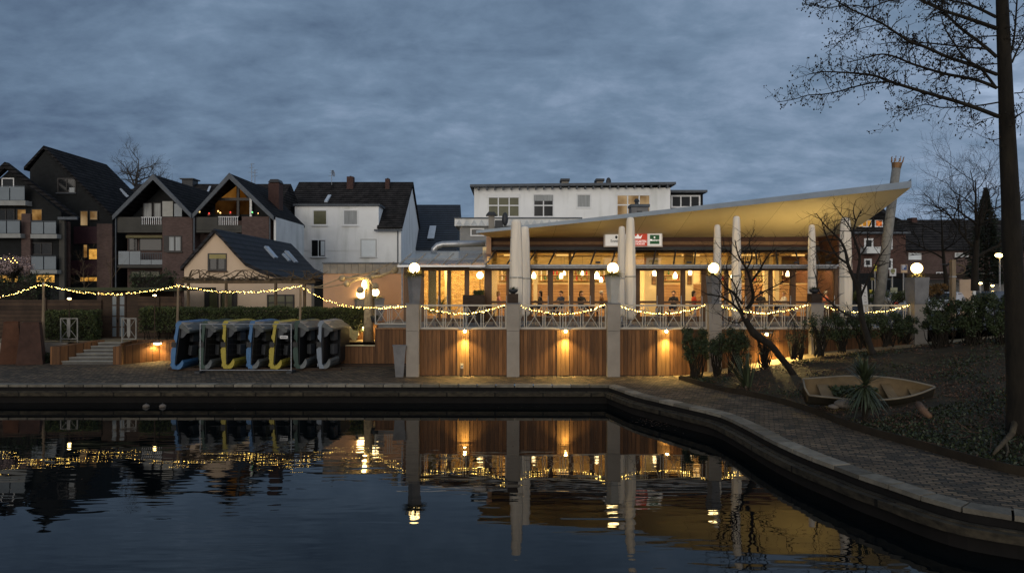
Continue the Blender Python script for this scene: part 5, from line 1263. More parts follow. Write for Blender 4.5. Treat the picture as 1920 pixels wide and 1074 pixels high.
# mesh fence panel with feet and notice
t = thing('mesh_fence', 'galvanised mesh fence panel on two feet in front of the pedal boats', 'fence', (XX(461, 31.7), 31.7, 0)); Y = 31.7
xa, xb, z0, z1 = XX(375.5, Y), XX(546, Y), .12, ZZ(606.5, Y)
obj('frame', MB().tube([(xa, Y, .03), (xa, Y, z1)], .022, 6).tube([(xb, Y, .03), (xb, Y, z1)], .022, 6).tube([(xa, Y, z1 - .03), (xb, Y, z1 - .03)], .02, 6).tube([(xa, Y, z0), (xb, Y, z0)], .02, 6), M['galv'], t)
mb = MB()
for k in range(1, 9): z = z0 + (z1 - z0) * k / 9; mb.bar((xa, Y, z), (xb, Y, z), .0022, 3)
for k in range(1, 34): x = xa + (xb - xa) * k / 34; mb.bar((x, Y, z0), (x, Y, z1), .0014, 3)
obj('wires', mb, M['dark_metal'], t)
for x in (xa, xb): obj('foot', MB().box(x - .12, x + .12, Y - .35, Y + .35, .0, .10), M['dark_metal'], t)
t = thing('notice', 'small white notice hanging on the mesh fence', 'notice', tuple(P(533, 631.5, Y - .05))); obj('plate', MB().box(XX(525.5, Y), XX(540, Y), Y - .05, Y - .04, ZZ(634.5, Y), ZZ(629, Y)), M['sign_white'], t)
mb = MB()
for k in range(7): mb.box(XX(527 + k * 1.7, Y), XX(528.1 + k * 1.7, Y), Y - .055, Y - .051, ZZ(632.8, Y), ZZ(630.6, Y))
obj('print', mb, M['ink'], t)

# ------------------------------------------------------------------ houses on the left
def gable_roof(mb, xl, xa_, xr, zl, za, zr, y0, y1, th=.28):
    mb.prism([(xl, zl), (xa_, za), (xr, zr), (xr, zr - th), (xa_, za - th * 1.3), (xl, zl - th)][::-1], y0, y1); return mb
def balc_house(lab, apx, apy, lpx, lpy, rpx, rpy, Y, Yback, base_px0, base_px1, glow=False):
    xl, xa_, xr = XX(lpx, Y), XX(apx, Y), XX(rpx, Y); zl, za, zr = ZZ(lpy, Y), ZZ(apy, Y), ZZ(rpy, Y)
    t = thing('gabled_house', lab, 'house', ((xl + xr) / 2, Y, 1.0), group='brick houses with gable balconies')
    rf = obj('roof', gable_roof(MB(), xl, xa_, xr, zl, za, zr, Y + .12, Yback), M['roof_tile_y'], t)
    obj('bargeboard', gable_roof(MB(), xl - .05, xa_, xr + .05, zl, za + .04, zr, Y - .05, Y + .10, .42), M['bargeboard'], rf)
    xw0, xw1 = XX(base_px0, Y), XX(base_px1, Y)
    obj('wall', MB().box(xw0, xw1, Y + 1.8, Yback - .3, 1.0, zl - .1), M['brick_house'], t)
    s = (za - zl) / (xa_ - xl)
    obj('gable_wall', MB().prism([(xw0, zl - .35), (xa_, za - .75), (xw1, zr - .35)][::-1], Y + 1.8, Y + 2.0), M['slate_wall'], t)
    return t
YC = 62.0
hC = balc_house('left of the twin brick houses with gable balconies, curtained white under a dark gable', 287, 327, 212, 404, 358, 401, YC, 74, 218, 361)
hD = balc_house('right of the twin brick houses, its gable balcony glowing orange with candles', 430, 325, 362, 401, 512, 405, YC, 71.5, 361, 509, True)
def pbox(t, name, p0, p1, q0, q1, Ya, Yb, m): return obj(name, MB().box(XX(p0, Ya), XX(p1, Ya), Ya, Yb, ZZ(q1, Ya), ZZ(q0, Ya)), m, t)
Yw = YC + 1.8
def balusters(t, p0, p1, q0, q1, Y, n, m):
    mb = MB(); xa, xb = XX(p0, Y), XX(p1, Y)
    for k in range(n): x = xa + (xb - xa) * (k + .5) / n; mb.box(x - .022, x + .022, Y, Y + .03, ZZ(q1, Y), ZZ(q0, Y))
    mb.box(xa, xb, Y - .005, Y + .035, ZZ(q0, Y), ZZ(q0, Y) + .05); return obj('balustrade', mb, m, t)
# house C
pbox(hC, 'balcony', 220, 264, 407, 432, YC + .3, YC + .5, M['parapet_grey']); pbox(hC, 'balcony', 264.2, 304, 421, 432, YC + .3, YC + .5, M['parapet_grey'])
balusters(hC, 264.5, 303.5, 408, 421, YC + .35, 10, M['win_white']); pbox(hC, 'bay', 304.3, 361, 407, 545, YC + .3, Yw, M['brick_house'])
for a, b in ((268, 286), (288, 303)): window(hC, a, b, 380, 408, Yw - .01, M['win_dark'], M['pane_curtain'], 1, 1)
pbox(hC, 'blind', 304.5, 324, 377.5, 406, YC + .6, YC + .66, mat('blind', (.33, .32, .28), .7, .1)); pbox(hC, 'screen', 326.5, 341, 382, 406, YC + .6, YC + .66, M['balcony_glass'])
pbox(hC, 'balcony_floor', 220, 304, 432.3, 436, YC + .3, Yw, M['parapet_grey']); pbox(hC, 'awning', 236, 304, 441, 446, YC + .9, Yw, mat('awning_olive', (.16, .14, .07), .8))
window(hC, 241, 258, 446, 470, Yw - .01, M['win_dark'], M['pane_dark'], 1, 1); window(hC, 261, 304, 446, 470, Yw - .01, M['win_dark'], M['pane_dark'], 1, 1)
window(hC, 315, 341, 442, 472, YC + .29, M['win_dark'], M['pane_curtain'], 2, 1, .10, M['parapet_grey']); pbox(hC, 'shutter', 307, 314.5, 442, 472, YC + .24, YC + .295, M['win_dark'])
for a, b, q0, q1 in ((222, 242, 471, 496), (243, 263, 471, 496), (263.5, 283, 487, 496), (284, 304, 487, 496)): pbox(hC, 'glass_panel', a, b, q0, q1, YC + .3, YC + .36, M['balcony_glass'])
balusters(hC, 264, 304, 475, 486.5, YC + .35, 12, M['bargeboard']); pbox(hC, 'balcony_floor', 220, 304, 497, 502, YC + .3, Yw, M['parapet_grey'])
window(hC, 245, 300, 508, 525, Yw - .01, M['win_dark'], M['pane_olive'], 3, 1)
obj('downpipe', MB().tube([P(217, 408, YC + .2), P(217, 545, YC + .2)], .06, 6), M['bargeboard'], hC)
# house D
pbox(hD, 'balcony', 367, 408, 407, 431, YC + .3, YC + .5, M['parapet_grey']); pbox(hD, 'balcony', 408.2, 453, 422, 431, YC + .3, YC + .5, M['parapet_grey']); balusters(hD, 409, 447, 407, 422, YC + .4, 11, M['win_white'])
pbox(hD, 'bay', 453.3, 504, 406, 545, YC + .3, Yw, M['brick_house']); pbox(hD, 'mullion', 444, 448.5, 345, 406, YC + 1.5, YC + 1.7, M['win_dark']); pbox(hD, 'mullion', 400, 470, 371, 376, YC + 1.45, YC + 1.6, M['win_dark']); pbox(hD, 'mullion', 468, 472, 371, 406, YC + 1.4, YC + 1.55, M['win_white'])
for pts_ in ([(415, 371), (443, 349), (443, 371)], [(449, 351), (463, 371), (449, 371)], [(404, 375), (443, 375), (443, 402), (404, 402)], [(449, 375), (467, 375), (467, 402), (449, 402)]):
    obj('lit_window', MB().prism([(XX(a, YC + 1.75), ZZ(b, YC + 1.75)) for a, b in pts_], YC + 1.75, YC + 1.79), M['gable_glow'] if pts_[0][1] < 372 else M['gable_dim'], hD)
pbox(hD, 'balcony_floor', 367, 453, 431.3, 436, YC + .3, Yw, M['parapet_grey'])
for k, (a, q, m, w) in enumerate(((374, 397, 'candle', 'white'), (392, 400, 'candle_red', 'red'), (409, 396, 'candle', 'golden'), (413, 399, 'candle', 'second golden'), (432, 398, 'candle_red', 'second red'), (473, 398, 'candle_green', 'green'), (484, 400, 'candle', 'small rightmost'))):
    p = P(a, q, YC + .25); c = thing('balcony_lantern', w + ' lantern glowing on the orange-lit gable balcony', 'lantern', tuple(p), group='lanterns on the gable balcony')
    obj('glow', MB().ball(p, .07 if k != 6 else .045, 8, 6), M[m], c, True); obj('holder', MB().lathe([(.09, -.20), (.13, -.08), (.10, -.075)], tuple(p), 10), M['cloth_rose'] if 'red' in w else M['leaf_hedge'], c)
obj('downpipe', MB().tube([P(506, 408, YC + .2), P(506, 470, YC + .2)], .06, 6), M['bargeboard'], hD); obj('downpipe', MB().tube([P(364, 408, YC + .1), P(364, 470, YC + .1)], .07, 6), M['bargeboard'], hD)
obj('chimney', MB().box(XX(503, 67), XX(523, 67), 67, 68.2, 9, ZZ(343, 67)), M['brick_chimney'], hD); obj('chimney_cap', MB().hull8([(XX(503, 67), 66.9, ZZ(342, 67)), (XX(524, 67), 66.9, ZZ(342, 67)), (XX(524, 67), 68.3, ZZ(342, 67)), (XX(503, 67), 68.3, ZZ(342, 67))], [(XX(507, 67), 67, ZZ(336, 67)), (XX(521, 67), 67, ZZ(336, 67)), (XX(521, 67), 68.2, ZZ(336, 67)), (XX(507, 67), 68.2, ZZ(336, 67))]), M['dark_metal'], hD)
obj('side_wall', MB().box(XX(509, YC) + .005, XX(509, YC) + .2, YC + .6, 71, 1.0, ZZ(404, YC) - .1), M['side_white'], hD)
# chimney cap behind C, roof ridge beyond
t = thing('row_house', 'dark tiled roof running behind the twin gables', 'house', (XX(370, 78), 78, 1)); 
obj('roof', MB().prism([(74.5, ZZ(400, 74.5)), (80, ZZ(345, 80)), (86, ZZ(400, 74.5))], XX(240, 78), XX(535, 78), 'X'), M['roof_tile'], t); obj('wall', MB().box(XX(240, 78), XX(528, 78), 76.0, 85.0, 1, ZZ(402, 75)), M['brick_house'], t)
obj('chimney', MB().box(XX(341, 79), XX(361, 79), 79, 80.4, 12, ZZ(337, 79)), M['dark_metal'], t); obj('chimney_cap', MB().box(XX(338, 79), XX(364, 79), 78.8, 80.6, ZZ(336.5, 79), ZZ(334.5, 79)), M['dark_metal'], t); obj('skylight', MB().hull8([P(386, 364, 77.6), P(390, 364, 77.6), P(396, 350, 79.3), P(392, 350, 79.3)], [P(386, 363, 77.3), P(390, 363, 77.3), P(396, 349, 79.0), P(392, 349, 79.0)]), M['skylight'], t)
# B: tall black gable
YBk = 63.5
t = thing('gabled_house', 'tall black slate-hung gable house with few lit windows', 'house', (XX(135, YBk), YBk, 1.0)); xl, xa_, xr = XX(52, YBk), XX(85, YBk), XX(226, YBk)
slope = [(52, 312), (85, 275), (216, 405)]
obj('gable_wall', MB().prism([(XX(52, YBk) + .2, 1.0), (XX(52, YBk) + .2, ZZ(318, YBk)), (XX(85, YBk), ZZ(282, YBk)), (XX(209, YBk), ZZ(405, YBk)), (XX(212, YBk), ZZ(420, YBk)), (XX(212, YBk), 1.0)][::-1], YBk, YBk + 9.2), M['slate_wall'], t)
rf = obj('roof', MB().prism([(XX(48, YBk), ZZ(314, YBk)), (XX(85, YBk), ZZ(274, YBk)), (XX(213.5, YBk), ZZ(404, YBk)), (XX(213.5, YBk), ZZ(409, YBk)), (XX(85, YBk), ZZ(280, YBk)), (XX(48, YBk), ZZ(320, YBk))][::-1], YBk - .25, YBk + 9.6), M['roof_tile_y'], t)
obj('skylight', MB().hull8([P(222, 356, 70.6), P(227, 354, 70.6), P(242, 369, 70.1), P(237, 371, 70.1)], [P(222, 355, 70.3), P(227, 353, 70.3), P(242, 368, 69.8), P(237, 370, 69.8)]), M['skylight'], rf)
obj('brick_pier', MB().box(XX(184, YBk), XX(212.5, YBk), YBk - .2, YBk - .003, 1.0, ZZ(420, YBk)), M['brick_house'], t)
window(t, 108, 143, 334, 362, YBk, M['win_dark'], M['pane_dark'], 2, 1, .12, M['bargeboard'])
obj('curtain', MB().box(XX(131, YBk), XX(141, YBk), YBk - .09, YBk - .08, ZZ(361, YBk), ZZ(352, YBk)), M['pane_curtain'], t)
window(t, 150, 166, 395, 424, YBk - .1, M['win_dark'], M['win_soft'], 1, 1, .07); window(t, 168, 184, 395, 413, YBk - .1, M['win_dark'], M['win_soft'], 1, 1, .07)
obj('purple_panel', MB().box(XX(140, YBk), XX(183.5, YBk), YBk - .15, YBk - .004, ZZ(457, YBk), ZZ(425, YBk)), M['purple_panel'], t); obj('purple_panel', MB().box(XX(120, YBk), XX(183.5, YBk), YBk - .15, YBk - .004, ZZ(516, YBk), ZZ(488, YBk)), M['purple_panel'], t)
window(t, 156, 165, 458, 484, YBk - .1, M['win_dark'], M['win_warm_dim'], 1, 1, .06); window(t, 166, 184, 466, 487, YBk - .1, M['win_dark'], M['win_gold'], 1, 1, .06); window(t, 120, 134, 458, 487, YBk - .1, M['win_dark'], M['win_warm_dim'], 1, 1, .08)
window(t, 118, 134, 519, 530, YBk - .1, M['win_dark'], M['win_gold'], 1, 1, .05); window(t, 150, 184, 519, 528, YBk - .1, M['win_dark'], M['win_gold'], 2, 1, .05)
obj('column', MB().box(XX(137, YBk), XX(144, YBk), YBk - 1.2, YBk - .9, 1.0, ZZ(418, YBk)), M['brick_house'], t)
# A: far left house with balconies
YA = 60.0
t = thing('gabled_house', 'dark gabled house at the left edge with three white-fronted balconies', 'house', (XX(40, YA), YA, 1.0))
obj('roof', MB().prism([(XX(-120, YA), ZZ(425, YA)), (XX(10, YA), ZZ(304, YA)), (XX(144, YA), ZZ(407, YA)), (XX(144, YA), ZZ(412, YA)), (XX(10, YA), ZZ(316, YA)), (XX(-120, YA), ZZ(435, YA))][::-1], YA - .1, YA + .45), M['roof_tile_y'], t)
obj('wall', MB().prism([(XX(-110, YA), 1.0), (XX(-110, YA), ZZ(425, YA)), (XX(10, YA), ZZ(318, YA)), (XX(108, YA), ZZ(396, YA)), (XX(108, YA), 1.0)][::-1], YA + .46, YA + .8), M['slate_wall'], t)
obj('pier', MB().box(XX(37, YA), XX(54, YA), YA + .2, YA + .455, 1.0, ZZ(400, YA)), M['brick_house'], t); obj('pier', MB().box(XX(108, YA), XX(118, YA), YA + .2, YA + .455, 1.0, ZZ(409, YA)), M['parapet_grey'], t); obj('gutter', MB().box(XX(110, YA), XX(146, YA), YA - .14, YA + .02, ZZ(412, YA), ZZ(407, YA)), M['bargeboard'], t)
Ya = YA - .4
for q, (a, b, t0, t1, t2) in enumerate(((-40, 46, 350, 376, 385), (-40, 37, 414, 438, 446), (57, 105, 416, 439, 447), (57, 105, 481, 506, 513))):
    obj('balcony_slab', MB().box(XX(a, Ya), XX(b + 1.5, Ya), Ya, YA + .45, ZZ(t2, Ya), ZZ(t1, Ya)), M['balcony_white'], t)
    w = (b - a) / (3 if a < 0 else 2); k = a
    while k < b - 1: obj('glass_panel', MB().box(XX(k + 1, Ya), XX(k + w - 1, Ya), Ya + .05, Ya + .1, ZZ(t1, Ya) + .04, ZZ(t0, Ya)), M['balcony_glass'], t); k += w
    obj('handrail', MB().tube([P(a, t0 - 1.5, Ya + .07), P(b, t0 - 1.5, Ya + .07)], .025, 5), M['bargeboard'], t)
Yz = YA + .455
window(t, 4, 27, 334, 352, Yz, M['win_white'], M['pane_dark'], 1, 1, .08); window(t, 32, 50, 392, 414, Yz, M['win_dark'], M['win_warm_dim'], 1, 1, .06); window(t, 59, 80, 392, 414, Yz, M['win_dark'], M['win_warm_dim'], 1, 1, .06); window(t, -5, 28, 392, 434, Yz, M['win_dark'], M['pane_dark'], 2, 1, .08)
window(t, -30, 35, 515, 535, Yz, M['win_dark'], M['win_gold'], 4, 1, .05); window(t, 68, 104, 515, 530, Yz, M['win_dark'], M['win_gold'], 3, 1, .05); window(t, 57, 98, 455, 478, Yz, M['win_dark'], M['pane_dark'], 2, 1, .08)
# beige gable house
Yg = 45.0; Yg2 = 60.5
t = thing('beige_house', 'beige rendered house with a steep dark glazed-tile roof flaring at the eaves', 'house', (XX(450, Yg), Yg, 1.0))
prof = [(340, 500), (360, 477), (380, 455), (403, 429), (420, 446), (440, 469), (462, 492), (493, 506.5), (532, 518), (583, 527)]
top_ = [(XX(a, Yg), ZZ(b, Yg)) for a, b in prof]; bot = [(XX(a, Yg), ZZ(b + 7, Yg)) for a, b in prof]
mb = MB()
for k in range(len(top_) - 1): mb.prism([top_[k], top_[k + 1], bot[k + 1], bot[k]][::-1], Yg - .15, Yg2)
rf = obj('roof', mb, M['roof_glazed'], t)
obj('wall', MB().prism([(XX(344, Yg), 1.0)] + [(x, z - .24) for x, z in [(XX(344, Yg), ZZ(496, Yg))] + top_[1:]] + [(XX(583, Yg), 1.0)], Yg + .1, Yg + 13), M['house_beige'], t)
bpy.data.objects[t.children[-1].name].data.flip_normals() if False else None
window(t, 390, 425, 475, 508, Yg + .09, M['win_dark'], M['pane_dark'], 2, 1, .13, M['brick_chimney']); obj('blind', MB().box(XX(392, Yg), XX(423, Yg), Yg + .02, Yg + .04, ZZ(485, Yg), ZZ(477, Yg)), M['olive_wall'], t)
for a, b in ((391, 410), (414, 437)): window(t, a, b, 545, 582, Yg + .09, M['win_dark'], M['pane_olive'], 1, 1, .06)
for a in (383, 437): obj('shutter', MB().box(XX(a, Yg), XX(a + 7, Yg), Yg + .0, Yg + .08, ZZ(584, Yg), ZZ(545, Yg)), M['win_dark'], t)
window(t, 501, 552, 552, 582, Yg + .09, M['win_dark'], M['pane_olive'], 3, 2, .09)
def roofquad(a, b, c, d, off=.08):   # skylight laid on the right slope: (px, t along depth)
    return [Vector(p) for p in (a, b, c, d)]
def onroof(k0, f, y):                # point on profile segment k0 at fraction f, depth y
    x = top_[k0][0] + (top_[k0 + 1][0] - top_[k0][0]) * f; z = top_[k0][1] + (top_[k0 + 1][1] - top_[k0][1]) * f; return Vector((x, y, z))
for k0, f0, f1, ya, yb in ((4, .3, 1.35, 51.6, 52.4), (4, .8, 1.5, 54.6, 55.1), (4, .45, 1.6, 55.9, 56.8)):
    a, b, c, d = onroof(k0, f0, ya), onroof(k0, f0, yb), onroof(k0, f1, yb), onroof(k0, f1, ya); o_ = Vector((.10, 0, .12)); obj('skylight', MB().hull8([a, d, c, b], [a + o_, d + o_, c + o_, b + o_]), M['skylight'], rf)
obj('sign_plate', MB().box(XX(393, Yg), XX(476, Yg), Yg - .02, Yg + .09, ZZ(529, Yg), ZZ(524, Yg)), mat('plate_grey', (.28, .28, .27), .6), t)
# peach annex with zinc band
Ya_ = 39.4
t = thing('annex', 'flat-roofed peach annex with a zinc panel band, behind the plane tree', 'building', (XX(680, Ya_), Ya_, 1.0))
obj('wall', MB().box(XX(606, Ya_), XX(757, Ya_) - .03, Ya_, 44.5, 1.0, ZZ(513, Ya_)), M['annex_peach'], t); mb = MB(); n = 11
for k in range(n): a = 606 + 146 * k / n; mb.box(XX(a, Ya_) + .015, XX(a + 146 / n, Ya_) - .0, Ya_ - .08, Ya_ + .2, ZZ(513, Ya_) + .003, ZZ(495, Ya_))
obj('zinc_band', mb, M['zinc'], t); obj('parapet_cap', MB().box(XX(605, Ya_), XX(758, Ya_), Ya_ - .14, 44.5, ZZ(494.8, Ya_), ZZ(492, Ya_)), M['bargeboard'], t)
obj('dark_side', MB().box(XX(590, 40.5), XX(606, 40.5), 40.4, 40.6, 1.0, ZZ(527, 40.5)), M['slate_wall'], t)
# ------------------------------------------------------------------ white houses behind
Yh = 80.0; Yr_ = 88.5; Yb_ = 96.5
t = thing('white_house', 'white rendered house with a long dark tiled roof, two chimneys and a boxy dormer', 'house', (XX(650, Yh), Yh, 1.0))
zr = 17.28; xe = XX(752, Yh); x0 = XX(520, Yh); ze = ZZ(425, Yh)
obj('wall', MB().prism([(Yh, 1.0), (Yh, ze), (Yr_, zr - .15), (Yb_, ze), (Yb_, 1.0)], x0, xe, 'X'), M['house_white'], t)
obj('dormer', MB().box(XX(553, Yh), XX(710, Yh), Yh - .04, Yh + 5.0, ZZ(470, Yh), ZZ(387, Yh)), M['house_white'], t)
obj('dormer_roof', MB().box(XX(551, Yh), XX(713, Yh), Yh - .3, Yh + 5.2, ZZ(386.6, Yh), ZZ(383, Yh)), M['bargeboard'], t)
mb = MB(); sl = (zr - ze) / (Yr_ - Yh)
yd = Yh + (ZZ(386, Yh) - ze) / sl - .3; xd = XX(708, Yh)
rf = obj('roof', MB().prism([(Yh - .4, ze - .4 * sl), (Yr_, zr), (Yb_ + .3, ze - .3 * sl), (Yb_ + .3, ze - .3 * sl + .22), (Yr_, zr + .25), (Yh - .4, ze - .4 * sl + .22)], xd, xe + .22, 'X').prism([(yd, ze + (yd - Yh) * sl), (Yr_, zr), (Yb_ + .3, ze - .3 * sl), (Yb_ + .3, ze - .3 * sl + .22), (Yr_, zr + .25), (yd, ze + (yd - Yh) * sl + .22)], x0 - .1, xd, 'X'), M['roof_tile'], t)
obj('gutter', MB().box(XX(703, Yh), xe + .2, Yh - .55, Yh - .38, ze - .55, ze - .35), M['bargeboard'], t); obj('downpipe', MB().tube([(XX(746, Yh), Yh - .12, ze - .4), (XX(746, Yh), Yh - .12, 2)], .06, 6), M['bargeboard'], t)
for a, b, c, d, p in ((586, 614, 393, 423, 'pane_olive'), (643, 672, 393, 423, 'pane_curtain')): window(t, a, b, c, d, Yh - .05, M['win_white'], M[p], 1, 1, .14, M['win_white'])
window(t, 583, 611, 449, 482, Yh - .05, M['win_white'], M['pane_dark'], 2, 1, .10, M['win_white']); window(t, 676, 706, 448, 482, Yh - .05, M['win_frame_grey'], M['pane_bright'], 1, 1, .10, M['win_white'])
obj('curtain', MB().box(XX(602, Yh), XX(609, Yh), Yh - .12, Yh - .11, ZZ(479, Yh), ZZ(452, Yh)), M['pane_bright'], t)
for a, b, q, w in ((650, 662, 331, .9), (722, 730, 335, .7)):
    c = obj('chimney', MB().box(XX(a, 87), XX(b, 87), 87, 87 + w, 14, ZZ(q, 87)), M['brick_chimney'], t); obj('flue', MB().lathe([(.12, 0), (.12, .12)], (XX((a + b) / 2, 87), 87.4, ZZ(q, 87)), 8), M['dark_metal'], c)
obj('skylight', MB().hull8([(XX(607, 84), 84.3, ze + 4.3 * sl), (XX(613, 84), 84.3, ze + 4.3 * sl), (XX(615, 84), 85.6, ze + 5.6 * sl), (XX(609, 84), 85.6, ze + 5.6 * sl)], [(XX(607, 84), 84.2, ze + 4.3 * sl + .35), (XX(613, 84), 84.2, ze + 4.3 * sl + .35), (XX(615, 84), 85.5, ze + 5.6 * sl + .35), (XX(609, 84), 85.5, ze + 5.6 * sl + .35)]), M['skylight'], rf)
def antenna(px, pyt, pyb, Y, lab, dish=False):
    t = thing('roof_antenna', lab, 'antenna', tuple(P(px, pyb, Y))); a = P(px, pyb, Y); b = P(px, pyt, Y)
    obj('mast', MB().tube([a, b], .035, 5), M['galv'], t); mb = MB()
    for k in (.95, .8, .6): c = a.lerp(b, k); mb.bar(c - Vector((.5 * (1.1 - k) * 3 * .4 + .1, 0, 0)), c + Vector((.3, 0, .05)), .02)
    obj('elements', mb, M['galv'], t)
    if dish:
        c = a.lerp(b, .7); mb = MB(); mb.lathe([(.02, 0), (.3, .05), (.42, .12), (.43, .13), (.3, .07), (.02, .02)], (0, 0, 0), 14)
        o = obj('dish', mb, M['galv'], t, world=False); o.location = c - Vector(t.location) + Vector((.12, -.1, .1)); o.rotation_euler = (radians(80), 0, radians(75))
antenna(622, 319, 347, 87.5, 'aerial with a small dish on the ridge of the white house', True); antenna(472, 306, 350, 78, 'thin aerial behind the orange-lit gable'); antenna(478, 318, 350, 78.6, 'short aerial beside the thin one behind the orange-lit gable')
t = thing('slate_roof_house', 'bluish slate-roofed house right of the white gable end', 'house', (XX(820, 92), 92, 1.0)); Y = 92
obj('roof', MB().prism([(Y, ZZ(466, Y)), (Y + 7, ZZ(384, Y + 7)), (Y + 14, ZZ(466, Y)), (Y + 14, ZZ(470, Y)), (Y, ZZ(470, Y))], XX(765, Y), XX(856, Y), 'X'), M['roof_blue'], t); obj('wall', MB().box(XX(766, Y), XX(860, Y), Y + .3, Y + 13.5, 1, ZZ(471, Y)), M['side_white'], t)
mb = MB(); obj('skylight', MB().hull8([P(801, 448, Y + 1.3), P(814, 448, Y + 1.3), P(818, 424, Y + 3.2), P(806, 424, Y + 3.2)], [P(801, 447, Y + 1.1), P(814, 447, Y + 1.1), P(818, 423, Y + 3.0), P(806, 423, Y + 3.0)]), M['skylight'], t)
# modern white block
Ym = 58.0
t = thing('apartment_block', 'white flat-roofed apartment storey with thin dark roof edge, above the restaurant', 'apartment block', (XX(1075, Ym), Ym, 1.0))
obj('wall', MB().box(XX(889, Ym), XX(1257, Ym), Ym, Ym + 12, 1.0, ZZ(352, Ym)), M['house_white'], t)
obj('roof', MB().hull8([(XX(882, Ym), Ym - .7, ZZ(352.5, Ym)), (XX(1264, Ym), Ym - .7, ZZ(348, Ym)), (XX(1264, Ym), Ym + 12.5, ZZ(348, Ym)), (XX(882, Ym), Ym + 12.5, ZZ(352.5, Ym))], [(XX(882, Ym), Ym - .7, ZZ(348, Ym)), (XX(1264, Ym), Ym - .7, ZZ(343.5, Ym)), (XX(1264, Ym), Ym + 12.5, ZZ(343.5, Ym)), (XX(882, Ym), Ym + 12.5, ZZ(348, Ym))]), M['bargeboard'], t)
mb = MB()
for k in range(24): x = XX(896 + k * 15.3, Ym); z = ZZ(352.3 - 4.4 * (k / 24), Ym); mb.box(x, x + .12, Ym - .6, Ym - .004, z - .22, z - .02)
obj('rafter_ends', mb, M['bargeboard'], t)
window(t, 914, 975, 363, 408, Ym, M['win_white'], M['pane_olive'], 3, 2, .12); obj('shutter_box', MB().box(XX(914, Ym), XX(975, Ym), Ym - .1, Ym - .003, ZZ(371, Ym), ZZ(364, Ym)), M['win_white'], t)
window(t, 999, 1039, 363, 408, Ym, M['win_white'], M['pane_dark'], 2, 2, .12); obj('blind', MB().box(XX(1001, Ym), XX(1037, Ym), Ym - .09, Ym - .08, ZZ(377, Ym), ZZ(366, Ym)), M['pane_curtain'], t)
window(t, 1080, 1109, 363, 391, Ym, M['win_white'], M['pane_curtain'], 1, 1, .13); window(t, 1155, 1220, 361, 408, Ym, M['win_white'], M['win_soft'], 3, 2, .12); obj('shutter_box', MB().box(XX(1155, Ym), XX(1220, Ym), Ym - .1, Ym - .003, ZZ(367, Ym), ZZ(361, Ym)), M['win_white'], t)
for a, b in ((1051, 1068), (1117, 1133)): c = obj('chimney', MB().box(XX(a + 2, Ym + 3), XX(b - 2, Ym + 3), Ym + 3, Ym + 4, 12, ZZ(340, Ym + 3)), M['zinc'], t); obj('chimney_cap', MB().box(XX(a, Ym + 3), XX(b, Ym + 3), Ym + 2.8, Ym + 4.2, ZZ(339.6, Ym + 3), ZZ(335.5, Ym + 3)), M['dark_metal'], c)
obj('dish', MB().ball(P(1141, 341, Ym + 2), .38, 12, 8, (.6, .4, 1)), M['dark_metal'], t, True)
obj('upper_extension', MB().box(XX(1257, Ym + 3), XX(1318, Ym + 3), Ym + 3, Ym + 9, 1, ZZ(361, Ym + 3)), M['slate_wall'], t); obj('extension_roof', MB().box(XX(1256, Ym + 2.4), XX(1326, Ym + 2.4), Ym + 2.3, Ym + 9.5, ZZ(361, Ym + 2.4), ZZ(356.5, Ym + 2.4)), M['bargeboard'], t)
window(t, 1258, 1313, 366, 390, Ym + 2.99, M['win_white'], M['pane_dark'], 3, 1, .14)
# lower roof terrace block in front
Yl = 50.0
t = thing('low_block', 'low grey block with a pale patterned parapet, left of the roof tip', 'building', (XX(960, Yl), Yl, 1.0))
obj('wall', MB().box(XX(862, Yl), XX(1085, Yl), Yl, Yl + 7.5, 1.0, ZZ(425, Yl)), mat('grey_wall', (.24, .24, .23), .85, .1), t); obj('parapet', MB().box(XX(853, Yl), XX(1090, Yl), Yl - .3, Yl + 7.5, ZZ(424.7, Yl), ZZ(411, Yl)), M['side_white'], t); obj('parapet_cap', MB().box(XX(852, Yl), XX(1091, Yl), Yl - .36, Yl + 7.5, ZZ(410.8, Yl), ZZ(408.5, Yl)), M['bargeboard'], t)
mb = MB()
for k in range(17): a = XX(855 + 14 * k, Yl); b = XX(855 + 14 * k + 13, Yl); mb.prism([(a, ZZ(424, Yl)), (b, ZZ(424, Yl)), ((a + b) / 2, ZZ(412.5, Yl))], Yl - .36, Yl - .31)
obj('parapet_relief', mb, mat('relief', (.48, .50, .50), .8), t)
window(t, 882, 908, 428, 443, Yl - .001, M['win_white'], M['pane_dark'], 1, 1, .09)
t = thing('vent_duct', 'fat silver ventilation duct bending down beside the roof tip', 'duct', tuple(P(860, 457, 41)))
obj('pipe', MB().tube([P(910, 456.5, 41), P(850, 457.5, 41), P(830, 458, 41), P(820, 461, 41), P(814, 467, 41), P(813, 476, 41)], .19, 12), M['steel'], t, True); obj('joint', MB().tube([P(862, 457.2, 41), P(859, 457.2, 41)], .215, 12), M['galv'], t)
t = thing('roof_chimney', 'dark rooftop chimney cowl with a satellite dish, left above the roof tip', 'chimney', tuple(P(921, 425, 46)))
obj('stack', MB().box(XX(916, 46), XX(927, 46), 46, 46.4, 6, ZZ(404, 46)), M['zinc'], t); obj('cowl', MB().hull8([(XX(911, 46), 45.8, ZZ(404, 46)), (XX(932, 46), 45.8, ZZ(404, 46)), (XX(932, 46), 46.6, ZZ(404, 46)), (XX(911, 46), 46.6, ZZ(404, 46))], [(XX(916, 46), 45.9, ZZ(397.5, 46)), (XX(927, 46), 45.9, ZZ(397.5, 46)), (XX(927, 46), 46.5, ZZ(397.5, 46)), (XX(916, 46), 46.5, ZZ(397.5, 46))]), M['dark_metal'], t)
